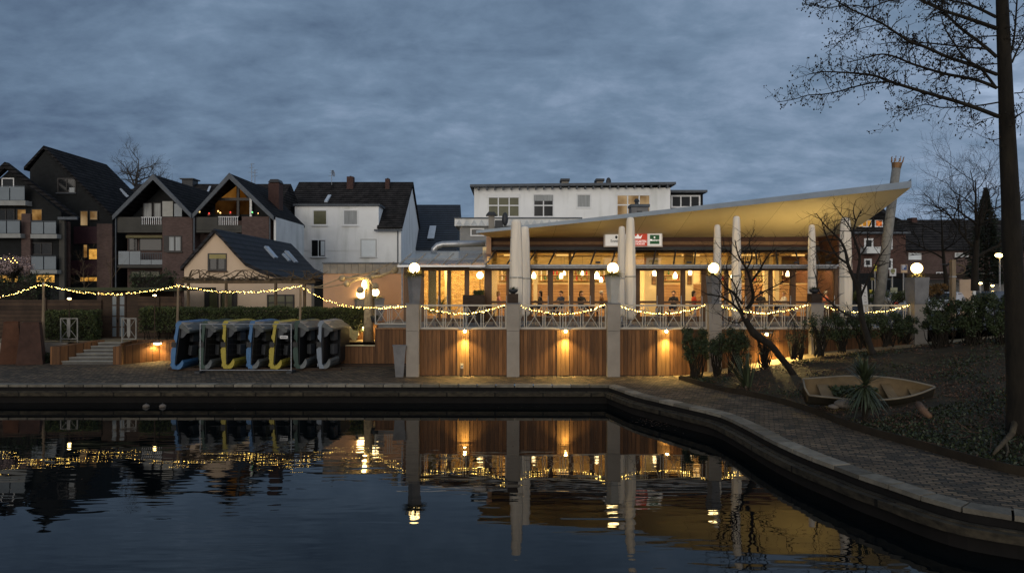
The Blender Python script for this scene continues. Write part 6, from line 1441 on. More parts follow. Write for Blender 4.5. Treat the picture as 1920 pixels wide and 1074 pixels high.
obj('dish', MB().ball(P(947, 411, 46), .42, 14, 8, (.5, .4, 1.1)), M['dark_metal'], t, True); obj('equipment', MB().box(XX(928, 46), XX(943, 46), 46, 46.6, ZZ(427, 46), ZZ(413, 46)), M['dark_metal'], t)
t = thing('roof_chimney', 'square plastered chimney with a flat lid standing on the restaurant roof', 'chimney', tuple(P(1199, 395, 44)))
obj('stack', MB().box(XX(1184, 44), XX(1216, 44), 44, 45, ZZ(412, 44), ZZ(388.5, 44)), M['planter_grey'], t); obj('lid', MB().box(XX(1182.5, 44), XX(1218, 44), 43.9, 45.1, ZZ(388, 44), ZZ(383, 44)), M['bargeboard'], t); obj('vent', MB().lathe([(.12, 0), (.12, .2), (.2, .22), (.1, .4)], (XX(1196, 44), 44.4, ZZ(383, 44)), 10), M['dark_metal'], t); obj('grille', MB().box(XX(1194, 44), XX(1204, 44), 43.98, 43.995, ZZ(398, 44), ZZ(395.5, 44)), M['dark_metal'], t)
# leaning column with crown
cy = 37.4
t = thing('crown_column', 'leaning grey steel column piercing the roof point, topped by a small crown', 'column', tuple(P(1648, 560, cy)))
a, b = P(1645, 590, cy), P(1680.5, 316, cy)
obj('shaft', MB().tube([a, a.lerp(b, .5), b], [.27, .25, .22], 20), M['mast_steel'], t, True)
ax = (b - a).normalized(); mb = MB(); mb.tube([b, b + ax * .30], [.225, .27], 16)
cr_ = obj('crown', mb, mat('crown_gold', (.20, .11, .05), .5, .2, 3, metal=.4), t)
side = ax.cross(Vector((0, 1, 0))).normalized(); fw = Vector((0, 1, 0)); mb = MB()
for k in range(8):
    an = 2 * pi * k / 8; d = side * cos(an) + fw * sin(an); p = b + ax * .34 + d * .28; q = p + ax * .24 + d * .03; mb.tube([p, q], [.04, .012], 5); mb.ball(q + ax * .02, .03, 8, 5)
obj('spikes', mb, M['crown_gold'], cr_)
# ------------------------------------------------------------------ right: street side
Yq = 66.0
t = thing('brick_apartment_house', 'dark red brick apartment house with white windows and lit dormers, behind the leaning column', 'house', (XX(1620, Yq), Yq, 2.2))
xl, xr = XX(1540, Yq), XX(1698, Yq); ze = ZZ(437, Yq)
obj('wall', MB().box(xl, xr, Yq, Yq + 10, 2.2, ze), M['brick_red'], t); obj('roof', MB().prism([(Yq - .4, ze), (Yq + 5, ze + 3.3), (Yq + 10.4, ze)], xl - .2, xr + .2, 'X'), M['roof_tile'], t); obj('gutter', MB().box(xl - .2, xr + .2, Yq - .55, Yq - .38, ze - .1, ze + .08), M['bargeboard'], t)
d0, d1 = XX(1602, Yq), XX(1688, Yq); dz = ZZ(411, Yq)
dm = obj('dormer', MB().box(d0, d1, Yq + .6, Yq + 5, ze + .2, dz), M['slate_wall'], t); obj('dormer_roof', MB().prism([(d0 - .3, dz), ((d0 + d1) / 2, ZZ(392, Yq)), (d1 + .3, dz)][::-1], Yq + .3, Yq + 5), M['roof_tile_y'], dm)
window(t, 1607, 1634, 412, 426, Yq + .59, M['win_white'], M['win_gold'], 3, 1, .08); window(t, 1640, 1655, 412, 426, Yq + .59, M['win_white'], M['win_red'], 1, 1, .10)
window(t, 1560, 1577, 443, 464, Yq, M['win_white'], M['win_red'], 1, 1, .14)
for a, b, c, d in ((1620, 1637, 447, 474), (1660, 1673, 447, 468), (1620, 1634, 485, 500), (1654, 1673, 485, 505)): window(t, a, b, c, d, Yq, M['win_white'], M['pane_dark'], 1, 1, .16)
obj('balcony', MB().box(XX(1613, Yq), XX(1640, Yq), Yq - 1.2, Yq - .003, ZZ(476, Yq), ZZ(464, Yq)), M['side_white'], t); obj('ground_floor', MB().box(xl + .1, xr - .1, Yq - .06, Yq - .003, 2.2, ZZ(512, Yq)), M['slate_wall'], t); window(t, 1660, 1672, 522, 546, Yq - .06, M['bargeboard'], M['pane_dark'], 1, 1, .12)
t = thing('brick_row', 'long brown brick row with a dark roof stretching behind the right trees', 'house', (XX(1780, 72), 72, 2.2)); Y = 72
obj('wall', MB().box(XX(1697, Y), XX(2080, Y), Y, Y + 9, 2.2, ZZ(468, Y)), M['brick_house'], t); obj('roof', MB().prism([(Y - .4, ZZ(470, Y)), (Y + 4.5, ZZ(412, Y + 4.5)), (Y + 9.4, ZZ(470, Y))], XX(1695, Y), XX(2080, Y), 'X'), M['roof_tile'], t)
window(t, 1703, 1727, 474, 487, Y, M['win_white'], M['pane_bright'], 1, 1, .06); window(t, 1790, 1815, 474, 482, Y, M['win_white'], M['pane_curtain'], 1, 1, .06); window(t, 1755, 1770, 510, 520, Y, M['win_white'], M['pane_dark'], 2, 1, .08)
obj('chimney', MB().box(XX(1710, Y + 4), XX(1720, Y + 4), Y + 4, Y + 5, 9, ZZ(408, Y + 4)), M['brick_chimney'], t)
t = thing('carport', 'long flat dark carport roof behind the parked cars', 'carport', (XX(1790, 56), 56, 2.2))
obj('roof', MB().box(XX(1700, 56), XX(1990, 56), 56, 60, ZZ(521, 56), ZZ(513, 56)), M['dark_wood'], t); obj('back_wall', MB().box(XX(1700, 60), XX(1990, 60), 60.0, 60.2, 2.1, ZZ(524, 60)), mat('carport_wall', (.30, .30, .29), .8, .1), t)
for px in (1735, 1850, 1900): obj('post', MB().box(XX(px, 56), XX(px, 56) + .15, 56.2, 56.35, 2.1, ZZ(521, 56) - .002), M['dark_wood'], t)
# signs and posts
def sign(name, lab, px, pya, pyb, Y, w, m, cat='sign', base=2.1):
    x = XX(px, Y); t = thing(name, lab, cat, (x, Y, base)); obj('post', MB().tube([(x, Y + .04, base), (x, Y + .04, ZZ(pya, Y))], .04, 6), M['galv'], t); obj('plate', MB().box(XX(px - w / 2, Y), XX(px + w / 2, Y), Y - .03, Y, ZZ(pyb, Y), ZZ(pya, Y)), m, t); return t
t = sign('parking_sign', 'parking sign with a white P, left of the far right globe lamp', 1694.5, 496, 511, 40, 11.5, M['sign_blue']); lit_p = M['sign_white']; text('P', 1694, 501.6, .36, lit_p, t, 40, .035); 
obj('supplement_plate', MB().box(XX(1690, 40), XX(1700.5, 40), 39.95, 39.968, ZZ(511, 40), ZZ(506.3, 40)), mat('plate_tan', (.5, .36, .22), .5, .1), t); obj('border', frame_rect(MB(), XX(1688.5, 40), XX(1700.5, 40), ZZ(511.3, 40), ZZ(495.8, 40), 39.955, 39.968, .03), M['plate_tan'], t)
t = sign('bus_stop_sign', 'white bus stop sign with a round H emblem, right of the leaning column', 1673.8, 503.5, 517.5, 42, 12, M['sign_white']); p = P(1673.5, 508, 42)
o = obj('ring', MB().lathe([(.001, -.01), (.14, -.01), (.14, 0), (.001, 0)], (0, 0, 0), 18), mat('h_green', (.10, .12, .04), .5), t, world=False); o.location = p + Vector((0, -.045, 0)) - Vector(t.location); o.rotation_euler = (radians(90), 0, 0)
o = obj('ring', MB().lathe([(.001, -.01), (.11, -.01), (.11, 0), (.001, 0)], (0, 0, 0), 18), mat('h_yellow', (.34, .33, .16), .5), t, world=False); o.location = p + Vector((0, -.058, 0)) - Vector(t.location); o.rotation_euler = (radians(90), 0, 0)
text('H', 1673.5, 508, .17, M['h_green'], t, 42, .075); obj('line_text', MB().box(XX(1671.5, 42), XX(1676, 42), 41.95, 41.965, ZZ(514, 42), ZZ(513, 42)), M['ink'], t); obj('timetable', MB().box(XX(1669.5, 42), XX(1682, 42), 41.95, 42.03, ZZ(548, 42), ZZ(539, 42)), mat('timetable', (.30, .30, .20), .6, .15), t)
t = sign('yellow_sign', 'leaning narrow yellow sign beside the leaning column', 1641, 496, 508, 44, 5, M['sign_yellow']); t = sign('mail_box', 'small yellow box on a thin pole left of the leaning column', 1633, 543, 550, 43, 5.5, M['sign_yellow'], 'box'); t = sign('road_sign', 'small olive sign plate left of the leaning column', 1635.5, 520.5, 525.5, 45, 6.5, mat('olive_sign', (.16, .13, .04), .5))
t = thing('a_board', 'white A-shaped pavement board with dark handwriting, behind the thin bare tree', 'sign', (XX(1618, 38), 38, 2.1)); mb = MB(); x0_, x1_ = XX(1612.5, 38), XX(1625, 38)
mb.hull8([(x0_, 37.7, 2.1), (x1_, 37.7, 2.1), (x1_, 37.74, 2.1), (x0_, 37.74, 2.1)], [(x0_ + .1, 38.0, ZZ(533, 38)), (x1_ - .0, 38.0, ZZ(533, 38)), (x1_, 38.04, ZZ(533, 38)), (x0_ + .1, 38.04, ZZ(533, 38))]); obj('board', mb, M['sign_white'], t); mb = MB(); rr = random.Random(2)
for k in range(9): z = 2.35 + k * .19; y = 37.7 + .3 * (z - 2.1) / 2.0 - .02; mb.bar((x0_ + .14 + rr.uniform(0, .06), y, z), (x1_ - .06 - rr.uniform(0, .08), y, z + rr.uniform(-.07, .07)), .012, 4)
obj('writing', mb, M['ink'], t)
t = thing('timber_post', 'thick weathered timber post standing among the right bushes', 'post', (XX(1788.5, 33), 33, 2.0)); obj('post', MB().box(XX(1785, 33), XX(1792.5, 33), 33, 33.2, 1.6, ZZ(487, 33)), M['pole_wood'], t); obj('band', MB().box(XX(1784.5, 33), XX(1793, 33), 32.97, 33.22, ZZ(520, 33), ZZ(517.5, 33)), M['galv'], t)
t = thing('oval_ring_sign', 'dark oval ring frame hanging beside the timber post', 'sign', tuple(P(1795, 505, 36))); o = obj('ring', MB().tube([(.42 * cos(a), 0, .26 * sin(a)) for a in [2 * pi * k / 28 for k in range(29)]], .035, 6), M['bark_lit'], t, world=False); obj('arm', MB().bar((-.9, 0, .26), (0, 0, .26), .02), M['dark_metal'], t, world=False)
obj('cable', MB().bar((0, 0, .26), (0, 0, 2.2), .008), M['black'], t, world=False)
t = thing('beige_partition', 'upright beige panel with a brown edge between the parked cars', 'panel', (XX(1815, 42), 42, 2.1)); obj('panel', MB().box(XX(1800, 42), XX(1823, 42), 42, 42.1, 2.1, ZZ(524, 42)), mat('beige_panel', (.50, .36, .24), .7, .05), t); obj('edge', MB().box(XX(1823.3, 42), XX(1829, 42), 41.95, 42.2, 2.1, ZZ(524, 42)), M['side_white'], t)
t = thing('fence_frame', 'thin galvanised rail frame behind the dark parked car', 'railing', (XX(1860, 50), 50, 2.1)); obj('rail', MB().tube([P(1835, 513, 50), P(1881, 512, 50), P(1886, 518, 50), P(1886, 545, 50)], .05, 6), M['galv'], t); obj('post', MB().tube([P(1836, 513, 50), P(1836, 550, 50)], .04, 6), M['galv'], t)
for px, py, pyb, r, Y, lab in ((1874.5, 478.5, 545, 7.5, 46, 'glowing street lamp left of the big dark trunk'), (1838, 531, 550, 3.2, 44, 'low glowing lamp behind the beige panel'), (1861, 535.5, 552, 2.6, 47, 'small distant glowing lamp above the dark car')):
    p = P(px, py, Y); t = thing('street_lamp', lab, 'street lamp', (p.x, Y, 2.2), group='street lamps on the right'); obj('lamp_head', MB().ball(p, r / K * Y, 14, 8, (1, 1, .5)), M['street_bulb'], t, True); obj('post', MB().tube([(p.x, Y, 2.1), (p.x, Y, p.z - r / K * Y * .5)], .05, 6), M['galv'], t)
    obj('hood', MB().lathe([(r / K * Y * .9, .0), (r / K * Y * .5, .12), (.03, .16)], (p.x, p.y, p.z + r / K * Y * .42), 14), M['dark_metal'], t)
def car(loc, rz, m, lab):
    t = thing('parked_car', lab, 'car', loc, rz, group='parked cars by the street')
    prof = [(-2.1, .35), (-2.12, .75), (-1.9, .92), (-1.35, .98), (-.75, 1.42), (.55, 1.46), (1.35, 1.02), (2.0, .88), (2.15, .6), (2.1, .35)]
    mb = MB(); ws = [.82, .86, .84, .84, .66, .66, .82, .80, .80, .80]
    for s in (-1, 1): mb.v += [(x, s * w, z) for (x, z), w in zip(prof, ws)]
    n = len(prof); mb.f.append(tuple(range(n))); mb.f.append(tuple(range(2 * n - 1, n - 1, -1))); mb.f += [(k, n + k, n + (k + 1) % n, (k + 1) % n) for k in range(n)]
    obj('body', mb, m, t, world=False); mb = MB()
    for s in (-1, 1): mb.quad((-1.2, s * .80, 1.0), (-.72, s * .69, 1.36), (.0, s * .69, 1.38), (.0, s * .82, 1.0)); mb.quad((.06, s * .82, 1.0), (.06, s * .69, 1.38), (.5, s * .69, 1.38), (1.15, s * .80, 1.02))
    obj('window', mb, M['pane_dark'], t, world=False); mb = MB().quad((-1.33, -.75, 1.01), (-.78, -.62, 1.40), (-.78, .62, 1.40), (-1.33, .75, 1.01)); obj('rear_window', mb, M['pane_dark'], t, world=False)
    for sx in (-1.3, 1.3):
        for s in (-1, 1):
            w = obj('wheel', MB().lathe([(.01, -.1), (.32, -.1), (.32, .1), (.01, .1)], (0, 0, 0), 18), M['tyre'], t, world=False); w.location = (sx, s * .78, .32); w.rotation_euler = (radians(90), 0, 0)
            obj('rim', MB().lathe([(.01, -.105), (.2, -.105), (.2, .105), (.01, .105)], (0, 0, 0), 12), M['steel'], w, world=False)
    for s in (-1, 1): obj('headlight', MB().box(2.04, 2.14, s * .6 - .15, s * .6 + .15, .66, .80), M['skylight'], t, world=False); obj('tail_light', MB().box(-2.13, -2.05, s * .65 - .1, s * .65 + .1, .7, .88), M['sign_red'], t, world=False)
    return t
car((XX(1790, 42), 42.5, 2.2), .7, M['car_white'], 'white parked car behind the timber post'); car((XX(1862, 44), 44.5, 2.25), .35, M['car_dark'], 'dark parked car left of the big trunk'); car((XX(1707, 41), 42, 2.2), 1.25, M['car_silver'], 'silver parked car left of the far right pillar')

# ------------------------------------------------------------------ bushes of the planting bed
def ragged_shrub(lab, px0, px1, pyt, pyb, Y, n, seed, m='leaf_dark', leaf=.085, stems=6, name='shrub', group='shrubs in front of the terrace', tw=True, dy=.8):
    rr = random.Random(seed); x0, x1 = XX(px0, Y), XX(px1, Y); z0, z1 = ZZ(pyb, Y), ZZ(pyt, Y); zg = min(z0, z0); t = thing(name, lab, 'shrub', ((x0 + x1) / 2, Y, z0), group=group)
    cl = []; zc = z0 + (z1 - z0) * .35; area = (x1 - x0) * (z1 - zc)
    for _ in range(max(8, int(area * 26))): cl.append((Vector((rr.uniform(x0, x1), Y + rr.uniform(-dy / 2, dy / 2), rr.uniform(zc, z1 - .05))), rr.uniform(.10, .26)))
    mb = MB()
    for _ in range(n):
        c, r = rr.choice(cl); p = c + rdir_(rr) * r * rr.random() ** .5; mb.leaf(p, rdir_(rr), rdir_(rr), leaf * rr.uniform(.6, 1.3), leaf * .55)
    obj('foliage', mb, M[m], t); mb = MB()
    for _ in range(stems):
        bx = rr.uniform(x0 + (x1 - x0) * .2, x1 - (x1 - x0) * .2); b_ = Vector((bx, Y + rr.uniform(-.2, .2), z0 - .08))
        for _ in range(5):
            c, r = rr.choice(cl)
            if abs(c.x - bx) > .9: continue
            mid = b_.lerp(c, .5) + Vector((rr.uniform(-.12, .12), 0, -.05)); mb.tube([b_, mid, c], [.028, .018, .006], 5)
    if tw:
        for _ in range(int(area * 10)):
            c, r = rr.choice(cl); mb.tube([c, c + Vector((rr.uniform(-.2, .2), rr.uniform(-.1, .1), rr.uniform(.05, .4)))], [.007, .003], 3)
    obj('branches', mb, M['bark'], t); return t
ragged_shrub('dense clipped dark shrub at the left corner of the planting bed', 1284, 1330, 616, 708, 28.9, 5200, 1, stems=7)
ragged_shrub('slimmer dark shrub just right of the dense clipped one', 1327, 1356, 622, 707, 28.7, 1500, 2, stems=5)
ragged_shrub('dark shrub right of the fourth pillar, behind the sword-leaved yucca', 1356, 1402, 617, 703, 28.8, 4200, 3, stems=8)
ragged_shrub('nearly bare brown shrub in front of the fourth lamp', 1412, 1455, 612, 690, 28.6, 260, 4, stems=10)
ragged_shrub('open twiggy shrub left of the fifth pillar', 1478, 1512, 600, 670, 28.6, 500, 5, stems=9)
ragged_shrub('twiggy shrub in front of the fifth pillar', 1520, 1560, 588, 664, 28.8, 1100, 6, stems=9)
for k, (a, b) in enumerate(((1556, 1600), (1598, 1642), (1640, 1684), (1678, 1716))):
    ragged_shrub('dark leafy shrub of the row under the last railing, %s' % ['leftmost of four', 'second from the left', 'third from the left', 'rightmost, by the far pillar'][k], a, b, 588 + (k % 2) * 3, 656 - k * 5, 28.9, 2600, 20 + k, stems=7)
ragged_shrub('ragged dark bush with pale gaps, right of the far pillar', 1735, 1800, 560, 650, 27.5, 4600, 31, stems=10, group='bushes under the big tree')
ragged_shrub('broad dark bush below the white parked car', 1792, 1850, 555, 655, 27, 6500, 32, stems=10, group='bushes under the big tree')
ragged_shrub('broad dark bush directly left of the big trunk', 1845, 1925, 552, 660, 26.5, 8500, 33, stems=10, group='bushes under the big tree')
ragged_shrub('orange-brown winter hedge lit by the far globe lamp', 1736, 1776, 534, 565, 36.5, 3000, 34, 'leaf_brown', .08, 4, 'hedge_bush', 'street side bushes')
ragged_shrub('low green bush at the foot of the leaning column', 1655, 1700, 545, 572, 38.5, 2200, 35, 'leaf_hedge', .08, 3, 'low_bush', 'street side bushes'); ragged_shrub('low green bush left of the leaning column', 1598, 1652, 547, 572, 39.5, 2400, 36, 'leaf_hedge', .08, 3, 'low_bush', 'street side bushes')
# yuccas
t = thing('yucca', 'sword-leaved yucca leaning left beside the brick path', 'yucca', (XX(1404, 26), 26, .3), group='yuccas in the planting bed'); rr = random.Random(8)
b_ = P(1402, 727, 25.6); mb = MB()
for _ in range(46):
    a = rr.uniform(0, 2 * pi); mb.blade(b_ + Vector((rr.uniform(-.12, .12), rr.uniform(-.1, .1), 0)), Vector((cos(a) * .5 - .32, sin(a) * .4, 1.0)), rr.uniform(.9, 1.65), .07, rr.uniform(.05, .55), 5)
for _ in range(9): mb.blade(b_, Vector((-1, rr.uniform(-.3, .3), rr.uniform(.25, .6))), rr.uniform(.9, 1.4), .06, .5, 5)
obj('leaves', mb, M['leaf_yucca'], t); obj('stem', MB().tube([b_ + Vector((0, 0, -.1)), b_ + Vector((0, 0, .15))], .07, 7), M['bark'], t)
t = thing('yucca', 'palm-like yucca with a skirt of drooping leaves in front of the old rowing boat', 'yucca', (XX(1623, 19.2), 19.2, .4), group='yuccas in the planting bed'); mb = MB(); c = P(1622, 722, 19.2)
base_ = P(1622, 775, 19.2)
for k in range(150):
    a = rr.uniform(0, 2 * pi); mb.blade(c + Vector((0, 0, rr.uniform(-.05, .25))), Vector((cos(a), sin(a), rr.uniform(.3, 2.8))), rr.uniform(.45, .80), .055, rr.uniform(.1, .6), 4)
obj('leaves', mb, M['leaf_yucca'], t); mb = MB()
for k in range(130):
    a = rr.uniform(0, 2 * pi); mb.blade(c + Vector((0, 0, rr.uniform(-.25, .0))), Vector((cos(a), sin(a), rr.uniform(-.4, .25))), rr.uniform(.6, 1.0), .052, rr.uniform(.9, 1.8), 5)
obj('hanging_leaves', mb, M['leaf_yucca'], t); obj('trunk', MB().tube([base_ + Vector((0, 0, -.2)), c], [.09, .07], 8), M['bark'], t)
# old rowing boat used as a planter
bx, by = XX(1627, 21.2), 21.2; bz = .40
t = thing('rowing_boat', 'old cream rowing boat lying tilted on the bank as a planter', 'boat', (bx, by, bz)); t.rotation_euler = (radians(25), radians(0), radians(-11))
def boat_sec(u):   # u 0 stern .. 1 bow
    w = .66 * (min(1, .70 + .9 * u) if u < .33 else 1.0) * (1 - max(0, (u - .45) / .55) ** 2.3); sh = .50 + .12 * u ** 2; kz = .0 + .22 * max(0, (u - .7) / .3) ** 2
    return max(w, .012), sh, kz
def boat_mesh(g, m):
    mb = MB(); ns, nr = 20, 8
    for i in range(ns + 1):
        u = i / ns; w, sh, kz = boat_sec(u); x = -1.85 + 3.65 * u
        for j in range(nr + 1):
            s = j / nr * 2 - 1; y = (w - g) * math.copysign(abs(s) ** .6, s); z = kz + g + (sh - kz - g) * abs(s) ** 2.6 if abs(s) < 1 else sh
            mb.v.append((x, y, z))
    for i in range(ns):
        for j in range(nr): a = i * (nr + 1) + j; mb.f.append((a, a + nr + 1, a + nr + 2, a + 1))
    mb.f.append(tuple(range(0, nr + 1))); return mb
obj('hull', boat_mesh(0, 0), M['dinghy_out'], t, True, world=False); obj('inside', boat_mesh(.03, 0), M['dinghy_in'], t, True, world=False)
mb = MB()
for s in (-1, 1): mb.tube([(-1.85 + 3.65 * i / 20, s * boat_sec(i / 20)[0], boat_sec(i / 20)[1] + .01) for i in range(21)], .032, 6)
mb.tube([(-1.85, -boat_sec(0)[0], boat_sec(0)[1] + .01), (-1.88, 0, .47), (-1.85, boat_sec(0)[0], boat_sec(0)[1] + .01)], .032, 6); obj('gunwale', mb, M['dinghy_rim'], t, True, world=False)
for x, w in ((.45, .28), (-1.45, .34), (1.15, .3)): hw = {.45: .46, -1.45: .36, 1.15: .22}[x]; obj('thwart', MB().box(x, x + w, -hw, hw, .36, .40), M['dinghy_in'], t, world=False)
obj('locker', MB().box(.62, .70, -.40, .40, .10, .355), M['dinghy_in'], t, world=False)
pl_ = thing('ground_cover_plants', 'clump of dark leafy plants growing in the left half of the rowing boat', 'plants', tuple(P(1595, 722, 21.2))); mb = MB(); rr = random.Random(4)
for _ in range(900):
    u = rr.uniform(-1, .15); p = Vector((bx + u * 1.15, by + rr.uniform(-.35, .35), bz + .26 + rr.random() * .22)); mb.leaf(p, rdir_(rr), rdir_(rr), .11, .06)
obj('leaves', mb, M['leaf_dark'], pl_)
t = thing('log', 'short broken log lying on the ivy below the rowing boat', 'log', tuple(P(1722, 765, 18.6))); obj('wood', MB().tube([P(1722, 758, 18.6), P(1731, 770, 18.2), P(1744, 781, 17.9)], [.10, .10, .06], 8), mat('log', (.14, .08, .045), .9, .4, 4, .5), t, True); obj('stub', MB().tube([P(1731, 770, 18.2), P(1739, 766, 18.2)], [.05, .02], 6), M['log'], t)
for px, py, Y, r, lab in ((1583, 757, 19.8, .22, 'rounded grey stone left of the palm-like yucca'), (1563, 762, 19.8, .12, 'small brown stone near the steel edging')):
    t = thing('stone', lab, 'stone', tuple(P(px, py, Y)), group='stones in the planting bed'); mb = MB().ball((0, 0, 0), r, 12, 8, (1.3, 1, .6)); mb.v = [tuple(Vector(v) * (1 + .2 * noise.noise(Vector(v) * 6))) for v in mb.v]; obj('rock', mb, M['stone'], t, True, world=False)
# ivy and leaf litter
def cover(name, m, n, fn, leaf, seed):
    rr = random.Random(seed); mb = MB(); c = 0
    while c < n:
        y = rr.uniform(12.5, 29); x = kerbX(y) + .08 + rr.random() ** 1.3 * 17; k = fn(x, y)
        if rr.random() > k: continue
        c += 1; z = bedz(x, y) + .05 * noise.noise(Vector((x * .8, y * .8, 0))) + rr.uniform(.0, .09); mb.leaf((x, y, z), (rdir_(rr) + Vector((0, 0, .5))).normalized(), rdir_(rr), leaf * rr.uniform(.6, 1.4), leaf * .75)
    o = obj(name, mb, m); o['kind'] = 'stuff'; return o
def f_ivy(x, y): return max(0, min(1, .15 + 1.5 * noise.noise(Vector((x * .55, y * .55, 3))) + (.75 if y < 19 + .25 * (x - 10) else (.15 if x > 14 else -.35))))
def f_lit(x, y): return max(.02, min(1, .25 + noise.noise(Vector((x * .7, y * .7, 9))) + .35 * (1 if 13 < x < 18 and 15 < y < 22 else 0)))
o = cover('ivy_ground_cover', M['ivy'], 30000, f_ivy, .075, 5); o['label'] = 'dark ivy spreading over the bank under the big tree'
o = cover('leaf_litter', M['litter'], 14000, f_lit, .06, 6); o['label'] = 'dead leaves and twigs scattered over the planting bed'

# ------------------------------------------------------------------ trees
def limb(mb, p, d, L_, r, rr, seg=6, curl=.25, up=.0, sides=5, rend=.35):
    pts = [Vector(p)]; d = d.normalized(); rad = [r]
    for k in range(seg): d = (d + rdir_(rr) * curl + Vector((0, 0, up))).normalized(); pts.append(pts[-1] + d * L_ / seg); rad.append(r * (1 - (1 - rend) * (k + 1) / seg))
    mb.tube(pts, rad, sides, cap=False); return pts, rad, d
RMIN = [.005]
def grow(mb, p, d, L_, r, lev, rr, nb=(4, 4, 4), up=.05, curl=.28, spread=.9, leafcb=None, ratio=.62):
    r = max(r, RMIN[0])
    sides = 6 if r > .03 else (4 if r > .012 else 3); pts, rad, dd = limb(mb, p, d, L_, r, rr, 5 if lev > 0 else 3, curl, up, sides, .4)
    if lev == 0:
        if leafcb: leafcb(pts[-1])
        return
    n = nb[min(lev, len(nb) - 1)]
    for k in range(n):
        f = .25 + .75 * (k + rr.random() * .8) / n; f = min(f, 1); i = min(int(f * (len(pts) - 1)), len(pts) - 2); q = pts[i].lerp(pts[i + 1], f * (len(pts) - 1) - i); bd = (pts[i + 1] - pts[i]).normalized()
        side = rdir_(rr); side = (side - bd * side.dot(bd)).normalized(); grow(mb, q, bd * (1 - spread * .35) + side * spread, L_ * ratio * rr.uniform(.7, 1.1), rad[i] * .66, lev - 1, rr, nb, up, curl, spread, leafcb, ratio)
def bare_tree(name, lab, base, H, r, lev, seed, m, nb, group=None, d0=(0, 0, 1), first=.45, spread=.8, up=.06, ratio=.66, nmain=7):
    rr = random.Random(seed); t = thing(name, lab, 'tree', tuple(base), group=group); mb = MB(); pts, rad, dd = limb(mb, base, Vector(d0), H * .75, r, rr, 8, .07, .02, 9, .10); obj('trunk', mb, m, t, True); mb = MB()
    for k in range(nmain):
        f = first + (1 - first) * k / (nmain - 1) * .98; i = min(int(f * 8), 7); q = pts[i].lerp(pts[i + 1], f * 8 - i if f * 8 - i <= 1 else 1); an = k * 2.4 + rr.uniform(-.4, .4)
        grow(mb, q, Vector((cos(an) * spread, sin(an) * spread, .65)), H * .36 * rr.uniform(.8, 1.15) * (1.1 - .35 * f), rad[i] * .6, lev, rr, nb, up, .22, .75, None, ratio)
    obj('crown', mb, m, t); return t
bare_tree('bare_tree', 'spreading bare tree behind the tall black gable', P(255, 400, 84), 9.0, .34, 3, 3, M['bark_hazy'], (0, 5, 5, 5), first=.25, spread=1.0, nmain=8)
bare_tree('bare_tree', 'bare wiry street tree behind the big trunk, over the brick row', P(1828, 545, 40), 8.6, .22, 3, 5, M['bark'], (0, 5, 5, 5), first=.30, spread=1.0, nmain=10)
bare_tree('bare_tree', 'second bare street tree left of the first, its twigs touching the roof point', P(1775, 560, 45), 8.0, .16, 3, 8, M['bark'], (0, 4, 5, 5), first=.35, spread=1.0, nmain=8)
bare_tree('bare_tree', 'thin bare sapling against the brick pier of the black gable house', P(207, 548, 46), 3.8, .05, 1, 14, M['bark_lit'], (0, 4, 4), first=.3, spread=.5, nmain=6)
bare_tree('bare_bush', 'leafless bush in front of the purple panels', P(158, 545, 46), 2.8, .05, 2, 15, M['bark_lit'], (0, 4, 4), first=.05, spread=.9, nmain=9)
# conifer
t = thing('conifer', 'dark narrow conifer behind the bare street trees', 'tree', tuple(P(1848, 548, 50))); b_ = P(1850, 550, 50); tp = P(1848, 352, 50); obj('trunk', MB().tube([b_, tp], [.2, .03], 6), M['bark'], t); mb = MB(); rr = random.Random(9)
for _ in range(9000):
    u = rr.random() ** .8; p = b_.lerp(tp, .12 + .88 * u); R_ = (1 - u) * 2.0 + .08; ph = u * 26; lay = .55 + .45 * ((ph % 1)); a = rr.uniform(0, 2 * pi); q = R_ * lay * rr.uniform(.35, 1) * (.8 + .3 * sin(a * 5 + int(ph))); p = p + Vector((cos(a) * q, sin(a) * q, -.25 * q)); mb.leaf(p, Vector((cos(a), sin(a), -.3)), rdir_(rr), .34 * (1.1 - .85 * u), .11)
obj('crown', mb, M['conifer'], t)
# flowering tree at the far left
t = thing('blossom_tree', 'small pale-blossomed tree hung with tiny lights at the left edge', 'tree', tuple(P(25, 560, 41.5))); b_ = P(25, 560, 41.5); mb = MB(); rr = random.Random(6); tips = []
obj('trunk', MB().tube([b_, P(25, 520, 41.5)], [.09, .07], 7), M['bark'], t)
for k in range(14): an = k * 2.4; grow(mb, P(25, 522, 41.5), Vector((cos(an) * .8, sin(an) * .5, rr.uniform(.3, 1.3))), 1.0, .04, 1, rr, (0, 5, 5), .05, .3, .9, tips.append, .6)
obj('branches', mb, M['bark'], t); mb = MB()
for p in tips:
    for _ in range(26): q = p + rdir_(rr) * rr.uniform(0, .26); mb.leaf(q, rdir_(rr), rdir_(rr), .085, .07)
obj('blossom', mb, M['blossom'], t)
tl = thing('string_lights', 'scatter of tiny gold lights in the pale-blossomed tree', 'string lights', tuple(P(22, 485, 41))); obj('cable', MB().tube([P(5, 490, 41), P(15, 487, 41), P(28, 486, 41), P(34, 492, 41)], .01, 3), M['black'], tl)
for q in ((9, 487), (16, 485), (24, 484), (20, 490), (28, 488), (32, 492), (24, 493), (2, 484)): bulb(P(q[0], q[1], 40.6), tl, .014)

